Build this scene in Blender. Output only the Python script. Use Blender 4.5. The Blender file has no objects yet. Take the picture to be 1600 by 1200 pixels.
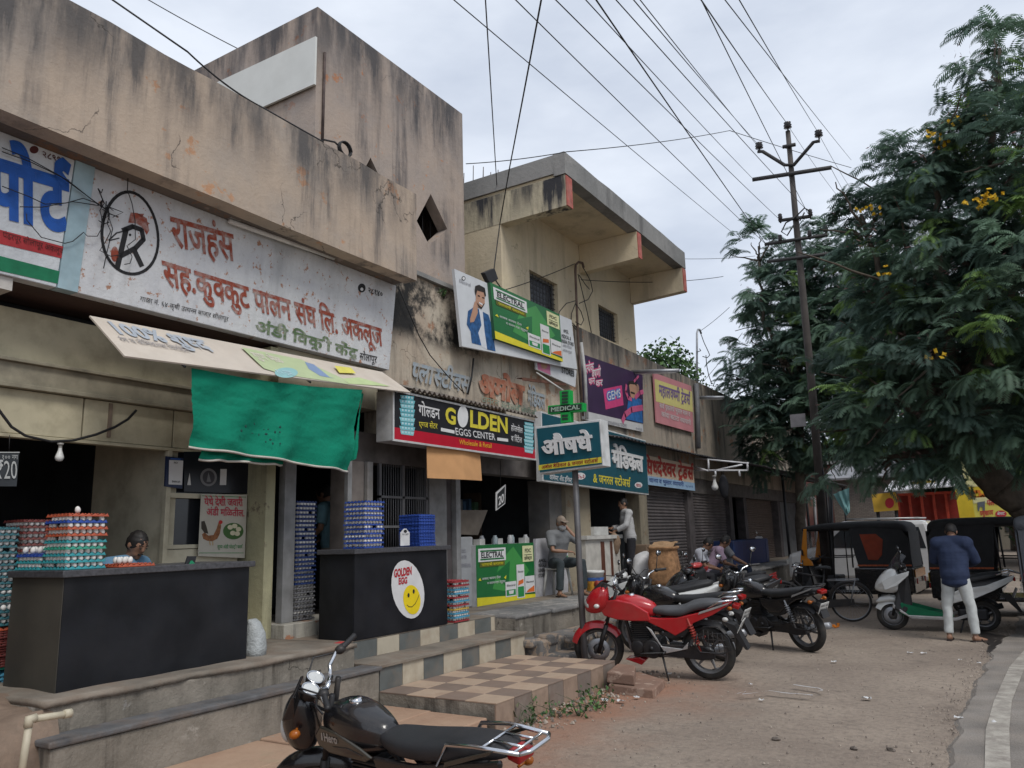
import bpy, bmesh, math, random
from mathutils import Vector as V, Matrix, noise
random.seed(7)
C = bpy.context.scene.collection
sc = bpy.context.scene
# ---------------------------------------------------------------- camera
HCAM = 1.65
FOC, YAW, PIT, ROL = 1217.7, 0.549033, 0.192798, -0.0287959
fw = V((-math.sin(YAW)*math.cos(PIT), math.cos(YAW)*math.cos(PIT), math.sin(PIT)))
rt0 = V((math.cos(YAW), math.sin(YAW), 0)); up0 = rt0.cross(fw)
rt = rt0*math.cos(ROL)+up0*math.sin(ROL); up = up0*math.cos(ROL)-rt0*math.sin(ROL)
cam = bpy.data.cameras.new('camera'); camo = bpy.data.objects.new('camera', cam); C.objects.link(camo)
cam.sensor_width = 36; cam.lens = 36*FOC/1600; cam.clip_end = 2000; cam.clip_start = .05
m4 = Matrix((rt, up, -fw)).transposed().to_4x4(); m4.translation = V((0, 0, HCAM)); camo.matrix_world = m4
sc.camera = camo
# ---------------------------------------------------------------- light
w = bpy.data.worlds.new("World"); sc.world = w; w.use_nodes = True
nt = w.node_tree; nd = nt.nodes; lk = nt.links
bg = nd['Background']; bg.inputs['Strength'].default_value = 0.1
SUN_E, SUN_R = math.radians(52), math.radians(118)
sky = nd.new('ShaderNodeTexSky'); sky.sky_type = 'NISHITA'; sky.sun_disc = False
sky.sun_elevation = SUN_E; sky.sun_rotation = SUN_R
tc = nd.new('ShaderNodeTexCoord'); mp = nd.new('ShaderNodeMapping'); mp.inputs['Scale'].default_value = (1, 1, 2.6)
lk.new(tc.outputs['Generated'], mp.inputs[0])
nz = nd.new('ShaderNodeTexNoise'); nz.inputs['Scale'].default_value = 2.3; nz.inputs['Detail'].default_value = 8; nz.inputs['Roughness'].default_value = .52
lk.new(mp.outputs[0], nz.inputs['Vector'])
cr = nd.new('ShaderNodeValToRGB'); e = cr.color_ramp.elements
e[0].position = .34; e[0].color = (4.3, 4.8, 5.75, 1); e[1].position = .62; e[1].color = (6.7, 7.15, 7.9, 1)
lk.new(nz.outputs[0], cr.inputs[0])
mx = nd.new('ShaderNodeMix'); mx.data_type = 'RGBA'; mx.inputs[0].default_value = .9
lk.new(sky.outputs[0], mx.inputs[6]); lk.new(cr.outputs[0], mx.inputs[7]); lk.new(mx.outputs[2], bg.inputs[0])
sl = bpy.data.lights.new('sun', 'SUN'); sl.energy = 1.5; sl.angle = math.radians(22); sl.color = (1, .96, .9)
so = bpy.data.objects.new('sun', sl); C.objects.link(so)
sd = V((math.sin(SUN_R)*math.cos(SUN_E), math.cos(SUN_R)*math.cos(SUN_E), math.sin(SUN_E)))
so.rotation_euler = (-sd).to_track_quat('-Z', 'Y').to_euler(); so.location = (6, -4, 15)
sc.view_settings.view_transform = 'Standard'; sc.view_settings.look = 'None'; sc.view_settings.gamma = 1
sc.view_settings.exposure = 0.45
sc.cycles.use_denoising = True
sc.cycles.max_bounces = 6
# ---------------------------------------------------------------- measuring helpers (pixel of the photo -> point on a real plane)
def ray(px, py): return rt*((px-800)/FOC)+up*((600-py)/FOC)+fw
def ax(px, py, x): d = ray(px, py); return d*(x/d.x)+V((0, 0, HCAM))
def ay(px, py, y): d = ray(px, py); return d*(y/d.y)+V((0, 0, HCAM))
def az(px, py, z): d = ray(px, py); return d*((z-HCAM)/d.z)+V((0, 0, HCAM))
# ---------------------------------------------------------------- materials
MATS = {}
def mat(name, col=(.5, .5, .5), rough=.65, metal=0., var=.18, scale=6., bump=0., bscale=None, spec=.4, coat=0., alpha=1., emit=0., dirt=0., dcol=(.10, .075, .05), trans=0.):
    if name in MATS: return MATS[name]
    m = bpy.data.materials.new(name); m.use_nodes = True; t = m.node_tree; n = t.nodes; L = t.links
    b = n['Principled BSDF']; b.inputs['Roughness'].default_value = rough; b.inputs['Metallic'].default_value = metal
    b.inputs['Specular IOR Level'].default_value = spec; b.inputs['Coat Weight'].default_value = coat; b.inputs['Alpha'].default_value = alpha
    b.inputs['Transmission Weight'].default_value = trans
    c = n.new('ShaderNodeTexCoord'); z = n.new('ShaderNodeTexNoise'); z.inputs['Scale'].default_value = scale; z.inputs['Detail'].default_value = 6
    L.new(c.outputs['Object'], z.inputs['Vector'])
    r = n.new('ShaderNodeValToRGB'); r.color_ramp.elements[0].position = .3; r.color_ramp.elements[1].position = .7
    r.color_ramp.elements[0].color = (*[x*(1-var) for x in col], 1); r.color_ramp.elements[1].color = (*[min(1, x*(1+var)) for x in col], 1)
    L.new(z.outputs[0], r.inputs[0]); out = r.outputs[0]
    if dirt > 0:
        z2 = n.new('ShaderNodeTexNoise'); z2.inputs['Scale'].default_value = scale*.6+1.3; z2.inputs['Detail'].default_value = 9; z2.inputs['Roughness'].default_value = .65
        L.new(c.outputs['Object'], z2.inputs['Vector'])
        r2 = n.new('ShaderNodeMapRange'); r2.inputs[1].default_value = .45; r2.inputs[2].default_value = .72; r2.inputs[4].default_value = dirt
        L.new(z2.outputs[0], r2.inputs[0]); x = n.new('ShaderNodeMix'); x.data_type = 'RGBA'
        L.new(r2.outputs[0], x.inputs[0]); L.new(out, x.inputs[6]); x.inputs[7].default_value = (*dcol, 1); out = x.outputs[2]
    L.new(out, b.inputs['Base Color'])
    if emit: L.new(out, b.inputs['Emission Color']); b.inputs['Emission Strength'].default_value = emit
    if bump:
        z3 = n.new('ShaderNodeTexNoise'); z3.inputs['Scale'].default_value = bscale or scale*4; z3.inputs['Detail'].default_value = 8
        L.new(c.outputs['Object'], z3.inputs['Vector']); p = n.new('ShaderNodeBump'); p.inputs['Strength'].default_value = bump; p.inputs['Distance'].default_value = .02
        L.new(z3.outputs[0], p.inputs['Height']); L.new(p.outputs[0], b.inputs['Normal'])
    MATS[name] = m; return m
def plaster(name, c1, c2, streak=.6, scol=(.06, .06, .065), peel=0., pcol=(.40, .20, .12), pscale=2.2, sc1=.9, top=None, stsc=2.2, bump=.35, rough=.9, black=None, crack=.25):
    """weathered wall paint: two tones, rain streaks running down, flaked patches, cracks"""
    m = bpy.data.materials.new(name); m.use_nodes = True; t = m.node_tree; n = t.nodes; L = t.links
    b = n['Principled BSDF']; b.inputs['Roughness'].default_value = rough; b.inputs['Specular IOR Level'].default_value = .15
    g = n.new('ShaderNodeNewGeometry'); P = g.outputs['Position']
    def noi(scale, det=8, ro=.6, mp=None, off=0):
        a = n.new('ShaderNodeMapping'); a.inputs['Scale'].default_value = mp or (1, 1, 1); a.inputs['Location'].default_value = (off, off*1.7, off*.6)
        L.new(P, a.inputs[0]); z = n.new('ShaderNodeTexNoise'); z.inputs['Scale'].default_value = scale; z.inputs['Detail'].default_value = det; z.inputs['Roughness'].default_value = ro
        L.new(a.outputs[0], z.inputs['Vector']); return z.outputs[0]
    def rng(v, a, bb, lo=0., hi=1.):
        r = n.new('ShaderNodeMapRange'); r.interpolation_type = 'SMOOTHSTEP'; r.inputs[1].default_value = a; r.inputs[2].default_value = bb; r.inputs[3].default_value = lo; r.inputs[4].default_value = hi
        L.new(v, r.inputs[0]); return r.outputs[0]
    def mul(a, bb):
        x = n.new('ShaderNodeMath'); x.operation = 'MULTIPLY'; L.new(a, x.inputs[0])
        if isinstance(bb, float): x.inputs[1].default_value = bb
        else: L.new(bb, x.inputs[1])
        return x.outputs[0]
    def add(a, bb):
        x = n.new('ShaderNodeMath'); x.operation = 'ADD'; x.use_clamp = True; L.new(a, x.inputs[0]); L.new(bb, x.inputs[1]); return x.outputs[0]
    def mix(f, a, col):
        x = n.new('ShaderNodeMix'); x.data_type = 'RGBA'; L.new(f, x.inputs[0])
        if isinstance(a, tuple): x.inputs[6].default_value = (*a, 1)
        else: L.new(a, x.inputs[6])
        x.inputs[7].default_value = (*col, 1); return x.outputs[2]
    out = mix(rng(noi(sc1, 10, .62), .38, .66), c1, c2)
    out = mix(rng(noi(sc1*7, 6, .7, off=4), .42, .8, 0, .35), out, tuple(x*.72 for x in c1))
    if peel:
        pm = rng(noi(pscale, 12, .68, off=9), .62-peel*.3, .66-peel*.3); out = mix(pm, out, pcol)
        pm2 = rng(noi(pscale*1.6, 10, .7, off=15), .66-peel*.2, .69-peel*.2); out = mix(pm2, out, tuple(x*.55+.12 for x in pcol))
    st = rng(noi(stsc, 8, .66, (1, 1, .10), 2), .46, .68)
    st = mul(st, rng(noi(.9, 6, .6, off=21), .36, .6))
    if top:
        s = n.new('ShaderNodeSeparateXYZ'); L.new(P, s.inputs[0]); tp = rng(s.outputs['Z'], top[0], top[1])
        w2 = mul(tp, rng(noi(3.2, 8, .66, (1, 1, .22), 31), .30, .66)); st = add(st, w2)
    out = mix(mul(st, streak), out, scol)
    if black:
        s2 = n.new('ShaderNodeSeparateXYZ'); L.new(P, s2.inputs[0])
        yb = mul(rng(s2.outputs['Y'], black[0]-.7, black[0]), rng(s2.outputs['Y'], black[1], black[1]+.7, 1., 0.)); zb = mul(rng(s2.outputs['Z'], black[2]-.3, black[2]), rng(s2.outputs['Z'], black[3], black[3]+.3, 1., 0.))
        bm_ = mul(mul(yb, zb), rng(noi(1.7, 12, .72, off=3), .40, .56)); out = mix(bm_, out, (.03, .03, .03))
    if crack:
        vo = n.new('ShaderNodeTexVoronoi'); vo.feature = 'DISTANCE_TO_EDGE'; vo.inputs['Scale'].default_value = .8
        mm = n.new('ShaderNodeMapping'); L.new(P, mm.inputs[0]); nn = n.new('ShaderNodeTexNoise'); nn.inputs['Scale'].default_value = 2.2; nn.inputs['Detail'].default_value = 8; L.new(P, nn.inputs['Vector'])
        va = n.new('ShaderNodeVectorMath'); va.operation = 'MULTIPLY_ADD'; L.new(nn.outputs[1], va.inputs[0]); va.inputs[1].default_value = (.9, .9, .9); L.new(mm.outputs[0], va.inputs[2]); L.new(va.outputs[0], vo.inputs['Vector'])
        ck = mul(rng(vo.outputs[0], .0, .008, 1., 0.), rng(noi(1.1, 3, .5, off=40), .52, .58)); out = mix(mul(ck, crack*2), out, (.05, .045, .04))
    L.new(out, b.inputs['Base Color'])
    p = n.new('ShaderNodeBump'); p.inputs['Strength'].default_value = bump; p.inputs['Distance'].default_value = .03
    L.new(noi(14, 9, .68), p.inputs['Height']); L.new(p.outputs[0], b.inputs['Normal'])
    MATS[name] = m; return m
# ---------------------------------------------------------------- objects
POS = {}
def thing(name, label, cat, loc=(0, 0, 0), group=None, kind=None):
    o = bpy.data.objects.new(name, None); o.empty_display_size = .1; C.objects.link(o); o.location = loc; POS[o.name] = V(loc)
    o['label'] = label; o['category'] = cat
    if group: o['group'] = group
    if kind: o['kind'] = kind
    return o
def tag(o, label, cat, group=None, kind=None):
    if label: o['label'] = label
    if cat: o['category'] = cat
    if group: o['group'] = group
    if kind: o['kind'] = kind
    return o
class MB:
    def __init__(s): s.v = []; s.f = []; s.mi = []; s.m = 0; s.sm = []; s.smooth = False
    def add(s, vs, fs, M=None):
        b = len(s.v); s.v += [(M @ V(p)) if M else V(p) for p in vs]
        for f in fs: s.f.append([b+i for i in f]); s.mi.append(s.m); s.sm.append(s.smooth)
        return s
    def box(s, x0, x1, y0, y1, z0, z1, M=None):
        vs = [(x, y, z) for x in (x0, x1) for y in (y0, y1) for z in (z0, z1)]
        return s.add(vs, [(0, 1, 3, 2), (4, 6, 7, 5), (0, 4, 5, 1), (2, 3, 7, 6), (0, 2, 6, 4), (1, 5, 7, 3)], M)
    def quad(s, a, b, c, d): return s.add([a, b, c, d], [(0, 1, 2, 3)])
    def prism(s, poly, ext, M=None):
        """poly: list of 3d points, ext: extrude vector"""
        n = len(poly); e_ = V(ext); vs = [V(p) for p in poly]+[V(p)+e_ for p in poly]
        fs = [tuple(range(n))[::-1], tuple(range(n, 2*n))]+[(i, (i+1) % n, n+(i+1) % n, n+i) for i in range(n)]
        return s.add(vs, fs, M)
    def tube(s, pts, r, n=8, caps=True, M=None):
        pts = [V(p) for p in pts]; rs = r if isinstance(r, (list, tuple)) else [r]*len(pts)
        vs = []; fs = []; prev = None
        for i, p in enumerate(pts):
            d = (pts[min(i+1, len(pts)-1)]-pts[max(i-1, 0)])
            if d.length < 1e-9: d = V((0, 0, 1))
            d.normalize()
            if prev is None: u = d.orthogonal().normalized()
            else:
                u = prev-d*prev.dot(d)
                u = u.normalized() if u.length > 1e-6 else d.orthogonal().normalized()
            prev = u; q = d.cross(u)
            for k in range(n):
                a = 2*math.pi*k/n; vs.append(p+(u*math.cos(a)+q*math.sin(a))*rs[i])
        for i in range(len(pts)-1):
            for k in range(n): fs.append((i*n+k, i*n+(k+1) % n, (i+1)*n+(k+1) % n, (i+1)*n+k))
        if caps: fs.append(tuple(range(n))[::-1]); fs.append(tuple(range((len(pts)-1)*n, len(pts)*n)))
        o = s.smooth; s.smooth = True; s.add(vs, fs, M); s.smooth = o; return s
    def lathe(s, prof, n=16, M=None, axis='Z', arc=2*math.pi):
        """prof: list of (r,h)"""
        vs = []; fs = []; full = arc > 6.28; m = n if full else n+1
        for r, h in prof:
            for k in range(m):
                a = arc*k/n; x, y = r*math.cos(a), r*math.sin(a)
                vs.append((x, y, h) if axis == 'Z' else ((x, h, y) if axis == 'Y' else (h, x, y)))
        for i in range(len(prof)-1):
            for k in range(n):
                fs.append((i*m+k, i*m+(k+1) % m, (i+1)*m+(k+1) % m, (i+1)*m+k))
        o = s.smooth; s.smooth = True; s.add(vs, fs, M); s.smooth = o; return s
    def ell(s, c, r, nu=12, nv=8, M=None):
        vs = []; fs = []
        for j in range(nv+1):
            t = math.pi*j/nv
            for k in range(nu):
                a = 2*math.pi*k/nu; vs.append((c[0]+r[0]*math.sin(t)*math.cos(a), c[1]+r[1]*math.sin(t)*math.sin(a), c[2]-r[2]*math.cos(t)))
        for j in range(nv):
            for k in range(nu): fs.append((j*nu+k, j*nu+(k+1) % nu, (j+1)*nu+(k+1) % nu, (j+1)*nu+k))
        o = s.smooth; s.smooth = True; s.add(vs, fs, M); s.smooth = o; return s
    def loft(s, secs, n=16, M=None, caps=True):
        """secs: (x, y_center, z_center, half_width_y, half_height_z, exponent) superellipse rings along x"""
        vs = []; fs = []
        for (x, yc, zc, hw, hh, ex) in secs:
            for k in range(n):
                a = 2*math.pi*k/n; c_, s_ = math.cos(a), math.sin(a)
                vs.append((x, yc+hw*math.copysign(abs(c_)**(2/ex), c_), zc+hh*math.copysign(abs(s_)**(2/ex), s_)))
        for i in range(len(secs)-1):
            for k in range(n): fs.append((i*n+k, i*n+(k+1) % n, (i+1)*n+(k+1) % n, (i+1)*n+k))
        if caps: fs.append(tuple(range(n))[::-1]); fs.append(tuple(range((len(secs)-1)*n, len(secs)*n)))
        o = s.smooth; s.smooth = True; s.add(vs, fs, M); s.smooth = o; return s
    def build(s, name, mats, parent=None, label=None, bevel=0., sub=0, loc=None, ang=40):
        me = bpy.data.meshes.new(name); off = V((0, 0, 0))
        if parent is not None: off = POS[parent.name]
        elif loc is not None: off = V(loc)
        me.from_pydata([tuple(p-off) for p in s.v], [], s.f)
        if not isinstance(mats, (list, tuple)): mats = [mats]
        for m in mats: me.materials.append(m)
        me.polygons.foreach_set('material_index', s.mi); me.polygons.foreach_set('use_smooth', s.sm)
        bm = bmesh.new(); bm.from_mesh(me); bmesh.ops.recalc_face_normals(bm, faces=bm.faces); bm.to_mesh(me); bm.free()
        me.update()
        o = bpy.data.objects.new(name, me); C.objects.link(o)
        if parent is not None: o.parent = parent
        elif loc is not None: o.location = off
        POS[o.name] = off
        if label: o['label'] = label
        if bevel:
            b = o.modifiers.new('bevel', 'BEVEL'); b.width = bevel; b.segments = 2; b.limit_method = 'ANGLE'; b.angle_limit = math.radians(ang)
        if sub:
            b = o.modifiers.new('sub', 'SUBSURF'); b.levels = sub; b.render_levels = sub
        return o
def clone(o, parent=None):
    c = o.copy(); C.objects.link(c)
    if parent: c.parent = parent
    for ch in [x for x in bpy.data.objects if x.parent == o]: clone(ch, c)
    return c
_CH = {}
def dup(root, loc, rz=0, label=None, group=None, rot=None):
    """copy of a thing with copies of its parts and sub-parts"""
    def rec(o, par):
        c = o.copy(); C.objects.link(c)
        if par: c.parent = par
        for ch in o.children: rec(ch, c)
        return c
    r = rec(root, None); r.location = loc; r.rotation_euler = rot or (0, 0, rz)
    if label: r['label'] = label
    if group: r['group'] = group
    return r
def rough_grid(mb, o, u, v, nu, nv, amp=.02, sc=1.5, nrm=None):
    """wavy sheet"""
    o, u, v = V(o), V(u), V(v); nr = V(nrm) if nrm else u.cross(v).normalized(); vs = []; fs = []
    for j in range(nv+1):
        for i in range(nu+1):
            p = o+u*(i/nu)+v*(j/nv); vs.append(p+nr*amp*noise.noise(p*sc))
    for j in range(nv):
        for i in range(nu): a = j*(nu+1)+i; fs.append((a, a+1, a+nu+2, a+nu+1))
    mb.add(vs, fs); return mb
# ---------------------------------------------------------------- lettering
def _tmesh(s, bold, res=2, shear=0.):
    """outline letters; every closed contour is filled on its own so that overlapping strokes stay solid"""
    c = bpy.data.curves.new('t', 'FONT'); c.body = s
    o = bpy.data.objects.new('t', c); C.objects.link(o); dg = bpy.context.evaluated_depsgraph_get(); dg.update()
    cu = o.to_curve(dg); loops = []
    for sp in cu.splines:
        P = sp.bezier_points; n = len(P); pts = []
        for i in range(n):
            p, q = P[i], P[(i+1) % n]; b0, b1, b2, b3 = p.co, p.handle_right, q.handle_left, q.co
            k = 1 if ((b1-b0).cross(b3-b0).length < 1e-4 and (b2-b0).cross(b3-b0).length < 1e-4) else 3
            for j in range(k): t = j/k; pts.append(b0*(1-t)**3+b1*3*t*(1-t)**2+b2*3*t*t*(1-t)+b3*t**3)
        if len(pts) > 2:
            A = sum(pts[i].x*pts[(i+1) % len(pts)].y-pts[(i+1) % len(pts)].x*pts[i].y for i in range(len(pts)))/2
            if abs(A) > 1e-5: loops.append((A, pts))
    o.to_curve_clear(); bpy.data.objects.remove(o); bpy.data.curves.remove(c)
    if not loops: return [], []
    def inside(p, poly):
        r = False; n = len(poly)
        for i in range(n):
            a, b = poly[i], poly[i-1]
            if (a.y > p.y) != (b.y > p.y) and p.x < (b.x-a.x)*(p.y-a.y)/(b.y-a.y)+a.x: r = not r
        return r
    sg = math.copysign(1, max(loops, key=lambda l: abs(l[0]))[0])
    holes = [l for l in loops if l[0]*sg < 0 and any(m[0]*sg > 0 and inside(l[1][0], m[1]) for m in loops)]
    outer = [l for l in loops if not any(l is h for h in holes)]
    def grow(pts, d):
        n = len(pts); out = []
        for i in range(n):
            e1 = (pts[i]-pts[i-1]); e2 = (pts[(i+1) % n]-pts[i])
            n1 = V((e1.y, -e1.x, 0)).normalized(); n2 = V((e2.y, -e2.x, 0)).normalized(); m = n1+n2
            m = n1 if m.length < .3 else m.normalized()/max(.5, math.sqrt((1+n1.dot(n2))/2)); out.append(pts[i]+m*d*sg)
        return out
    from mathutils.geometry import tessellate_polygon
    vs = []; fs = []
    for k, (A, pts) in enumerate(outer):
        hs = [h for a, h in holes if inside(h[0], pts) and abs(a) < abs(A)]
        L_ = [pts]+hs; tri = tessellate_polygon(L_); b = len(vs)
        vs += [V((p.x, p.y, .0004*(k % 5))) for l in L_ for p in l]; fs += [tuple(b+i for i in t) for t in tri]
        if bold:
            for l in L_:
                g = grow(l, bold*math.copysign(1, A)*sg); n = len(l); b = len(vs)
                vs += [V((p.x, p.y, .0004*(k % 5)+.0008+.00012*(i % 5))) for i, p in enumerate(l)]+[V((p.x, p.y, .0004*(k % 5)+.0008+.00012*(i % 5))) for i, p in enumerate(g)]
                fs += [(b+i, b+(i+1) % n, b+n+(i+1) % n, b+n+i) for i in range(n)]
    return vs, fs
_TC = {}
def glyphs(s, bold):
    """2-D mesh of a line of text. '~' after a Devanagari letter makes its half form (right stem cut off);
    '^' puts the hook of a following reph on the letter before it, '_' hangs the rakar strokes below it."""
    key = (s, bold)
    if key in _TC: return _TC[key]
    out_v = []; out_f = []; x = 0.; toks = []; cur = ''
    i = 0
    while i < len(s):
        if i+1 < len(s) and s[i+1] in '~^_':
            ch = s[i]
            while cur and 0x900 <= ord(ch[0]) < 0x950 and (ord(ch[0]) < 0x904 or ord(ch[0]) > 0x939) : ch = cur[-1]+ch; cur = cur[:-1]
            if cur: toks.append((cur, '')); cur = ''
            toks.append((ch, s[i+1])); i += 2
        else: cur += s[i]; i += 1
    if cur: toks.append((cur, ''))
    for tx, kind in toks:
        lead = len(tx)-len(tx.lstrip(' ')); x += .26*lead; body = tx.strip(' '); tail = len(tx)-len(tx.rstrip(' '))
        if not body: continue
        vs, fs = _tmesh(body, bold)
        if not vs: continue
        deva = any(0x900 <= ord(ch) < 0x980 for ch in body)
        x0 = min(v.x for v in vs); x1 = max(v.x for v in vs)
        sh = x-(x0 if deva else 0)
        if kind == '~':
            cut = x1-.145-1.7*bold if body not in 'कफ' else x0+(x1-x0)*.66
            bm = bmesh.new(); bv = [bm.verts.new(v) for v in vs]
            for f in fs:
                try: bm.faces.new([bv[k] for k in f])
                except ValueError: pass
            bmesh.ops.bisect_plane(bm, geom=bm.verts[:]+bm.edges[:]+bm.faces[:], plane_co=(cut, 0, 0), plane_no=(1, 0, 0), clear_outer=True)
            bm.verts.index_update(); vs = [v.co.copy() for v in bm.verts]; fs = [tuple(v.index for v in f.verts) for f in bm.faces]; bm.free(); x1 = cut
        b = len(out_v); out_v += [V((v.x+sh, v.y, v.z)) for v in vs]; out_f += [tuple(b+k for k in f) for f in fs]
        def stroke(pts, r):
            nonlocal out_v, out_f
            for (ax_, ay_), (bx_, by_) in zip(pts, pts[1:]):
                d = V((bx_-ax_, by_-ay_, 0)).normalized(); q = V((-d.y, d.x, 0))*r; p, p2 = V((ax_, ay_, 0))-d*r*.4, V((bx_, by_, 0))+d*r*.4
                bb = len(out_v); zz = V((0, 0, .003+.0004*(bb % 7))); out_v += [p-q+zz, p2-q+zz, p2+q+zz, p+q+zz]; out_f.append((bb, bb+1, bb+2, bb+3))
        if kind == '^':
            cx = x+(x1-x0)-.12; stroke([(cx, .62), (cx-.10, .70), (cx-.09, .79), (cx, .84), (cx+.1, .80)], .035+bold)
        if kind == '_':
            cx = x+(x1-x0)*.45; stroke([(cx-.16, -.12), (cx, -.01), (cx+.16, -.12)], .03+bold)
        if deva: x = x+(x1-x0)-(.012 if kind != '_' else .05)
        else: x = x+x1+.06
        x += .26*tail
    _TC[key] = (out_v, out_f, x); return _TC[key]
class Frame:
    """flat print surface: origin = lower left, u along the writing, v up, n outwards"""
    def __init__(s, o, u, v):
        s.o = V(o); s.u = V(u).normalized(); s.v = V(v); s.v = (s.v-s.u*s.v.dot(s.u)).normalized(); s.n = s.u.cross(s.v)
    def p(s, a, b, d=0.): return s.o+s.u*a+s.v*b+s.n*d
    def poly(s, mb, pts, d=.004): return mb.add([s.p(a, b, d) for a, b in pts], [tuple(range(len(pts)))])
    def rect(s, mb, a0, b0, a1, b1, d=.004): return s.poly(mb, [(a0, b0), (a1, b0), (a1, b1), (a0, b1)], d)
    def disc(s, mb, a, b, ra, rb, d=.004, n=28, rot=0.):
        c_, s_ = math.cos(rot), math.sin(rot)
        return s.poly(mb, [(a+ra*math.cos(t)*c_-rb*math.sin(t)*s_, b+ra*math.cos(t)*s_+rb*math.sin(t)*c_) for t in [2*math.pi*k/n for k in range(n)]], d)
    def line(s, mb, pts, wd, d=.004, closed=False):
        pts = list(pts)
        if closed: pts = pts+[pts[0]]
        for (a, b), (c_, e_) in zip(pts, pts[1:]):
            l = math.hypot(c_-a, e_-b) or 1e-6; x, y = -(e_-b)/l*wd/2, (c_-a)/l*wd/2; k = wd*.2/l; dx, dy = (c_-a)*k, (e_-b)*k
            s.poly(mb, [(a+x-dx, b+y-dy), (a-x-dx, b-y-dy), (c_-x+dx, e_-y+dy), (c_+x+dx, e_+y+dy)], d)
        return mb
    def text(s, mb, tx, a, b, h=None, wd=None, bold=.0, d=.006, slant=0., skew=0., ext=0., center=False):
        """baseline left corner at (a,b); h = height of a capital / head line; wd = fit to this width"""
        vs, fs, W = glyphs(tx, bold)
        k = h/.64; kx = (wd/W) if wd else k
        if center: a = a-W*kx/2
        P = [s.p(a+v.x*kx+v.y*k*slant, b+v.y*k+v.x*kx*skew, d+v.z) for v in vs]
        if ext:
            Q = [p+s.n*ext for p in P]; cnt = {}
            for f in fs:
                for i in range(len(f)): e_ = (f[i], f[(i+1) % len(f)]); cnt[e_] = 1
            n = len(P); F = [tuple(i+n for i in f) for f in fs]+[(i, j, j+n, i+n) for (i, j) in cnt if (j, i) not in cnt]
            mb.add(P+Q, F)
        else: mb.add(P, fs)
        return W*kx
def frame_px(bl, br, tl, plane, val):
    f = {'x': ax, 'y': ay}[plane]; a, b, c_ = f(*bl, val), f(*br, val), f(*tl, val)
    F = Frame(a, b-a, c_-a); F.w = (b-a).length; F.h = (c_-a).dot(F.v); return F
# ================================================================ MATERIALS
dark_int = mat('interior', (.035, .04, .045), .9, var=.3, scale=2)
cream = mat('cream_paint', (.46, .415, .29), .8, var=.12, scale=3, dirt=.45, dcol=(.12, .10, .06), bump=.15)
cream_wall = mat('cream_interior', (.48, .44, .33), .85, var=.15, scale=2, dirt=.5, dcol=(.14, .12, .08))
greyp = mat('grey_post', (.22, .22, .22), .7, var=.2, dirt=.4, dcol=(.08, .07, .06))
conc = plaster('old_concrete', (.20, .18, .15), (.28, .25, .21), .95, (.06, .052, .045), peel=.08, pcol=(.34, .31, .27), stsc=5.5, sc1=1.8, pscale=1.5, bump=.6, crack=.5)
conc_top = mat('worn_concrete_top', (.19, .165, .135), .9, var=.35, scale=2.5, bump=.5, bscale=18, dirt=.6, dcol=(.16, .10, .065))
slate = mat('slate_tread', (.105, .105, .108), .8, var=.3, scale=5, bump=.5, bscale=20, dirt=.55, dcol=(.17, .12, .085))
P_b1 = plaster('parapet_plaster', (.435, .35, .275), (.355, .305, .26), .85, (.065, .067, .073), peel=.02, pcol=(.45, .26, .155), pscale=1.9, top=(5.25, 6.1), crack=.4, stsc=3)
P_b2 = plaster('tower_plaster', (.40, .325, .27), (.335, .29, .26), .88, (.055, .058, .066), peel=.05, top=(7.0, 8.5), stsc=2.6, crack=.2, pcol=(.45, .22, .12))
P_yel = plaster('yellow_plaster', (.62, .53, .37), (.57, .49, .36), .35, (.10, .09, .07), crack=.2)
P_yel_st = plaster('yellow_beam_plaster', (.60, .53, .38), (.52, .46, .34), 1., (.05, .05, .055), top=(6.75, 7.55), stsc=5.5, crack=.2)
P_slab = plaster('grey_slab', (.28, .275, .265), (.21, .21, .205), .6, (.06, .06, .06), crack=.1)
P_peel = plaster('peeled_wall', (.50, .445, .36), (.44, .36, .28), .8, (.08, .078, .072), peel=.16, pcol=(.36, .215, .14), pscale=1.7, black=(7.8, 9.9, 4.55, 5.2), crack=.35)
P_peel2 = plaster('peeled_parapet', (.30, .26, .215), (.36, .31, .25), .92, (.07, .068, .066), peel=.12, pcol=(.36, .20, .125), pscale=1.6, stsc=3.5, top=(5.0, 5.7), crack=.2)
P_sign = plaster('painted_sign_ground', (.60, .61, .62), (.54, .55, .575), .4, (.16, .16, .16), peel=.1, pcol=(.38, .21, .14), pscale=11, sc1=2.5, crack=.0, top=(4.75, 5.0))
P_tr = plaster('transport_sign_ground', (.62, .65, .67), (.55, .58, .61), .4, (.2, .2, .21), crack=.05)
blackm = mat('dark_metal', (.03, .03, .032), .5, .3)
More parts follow.
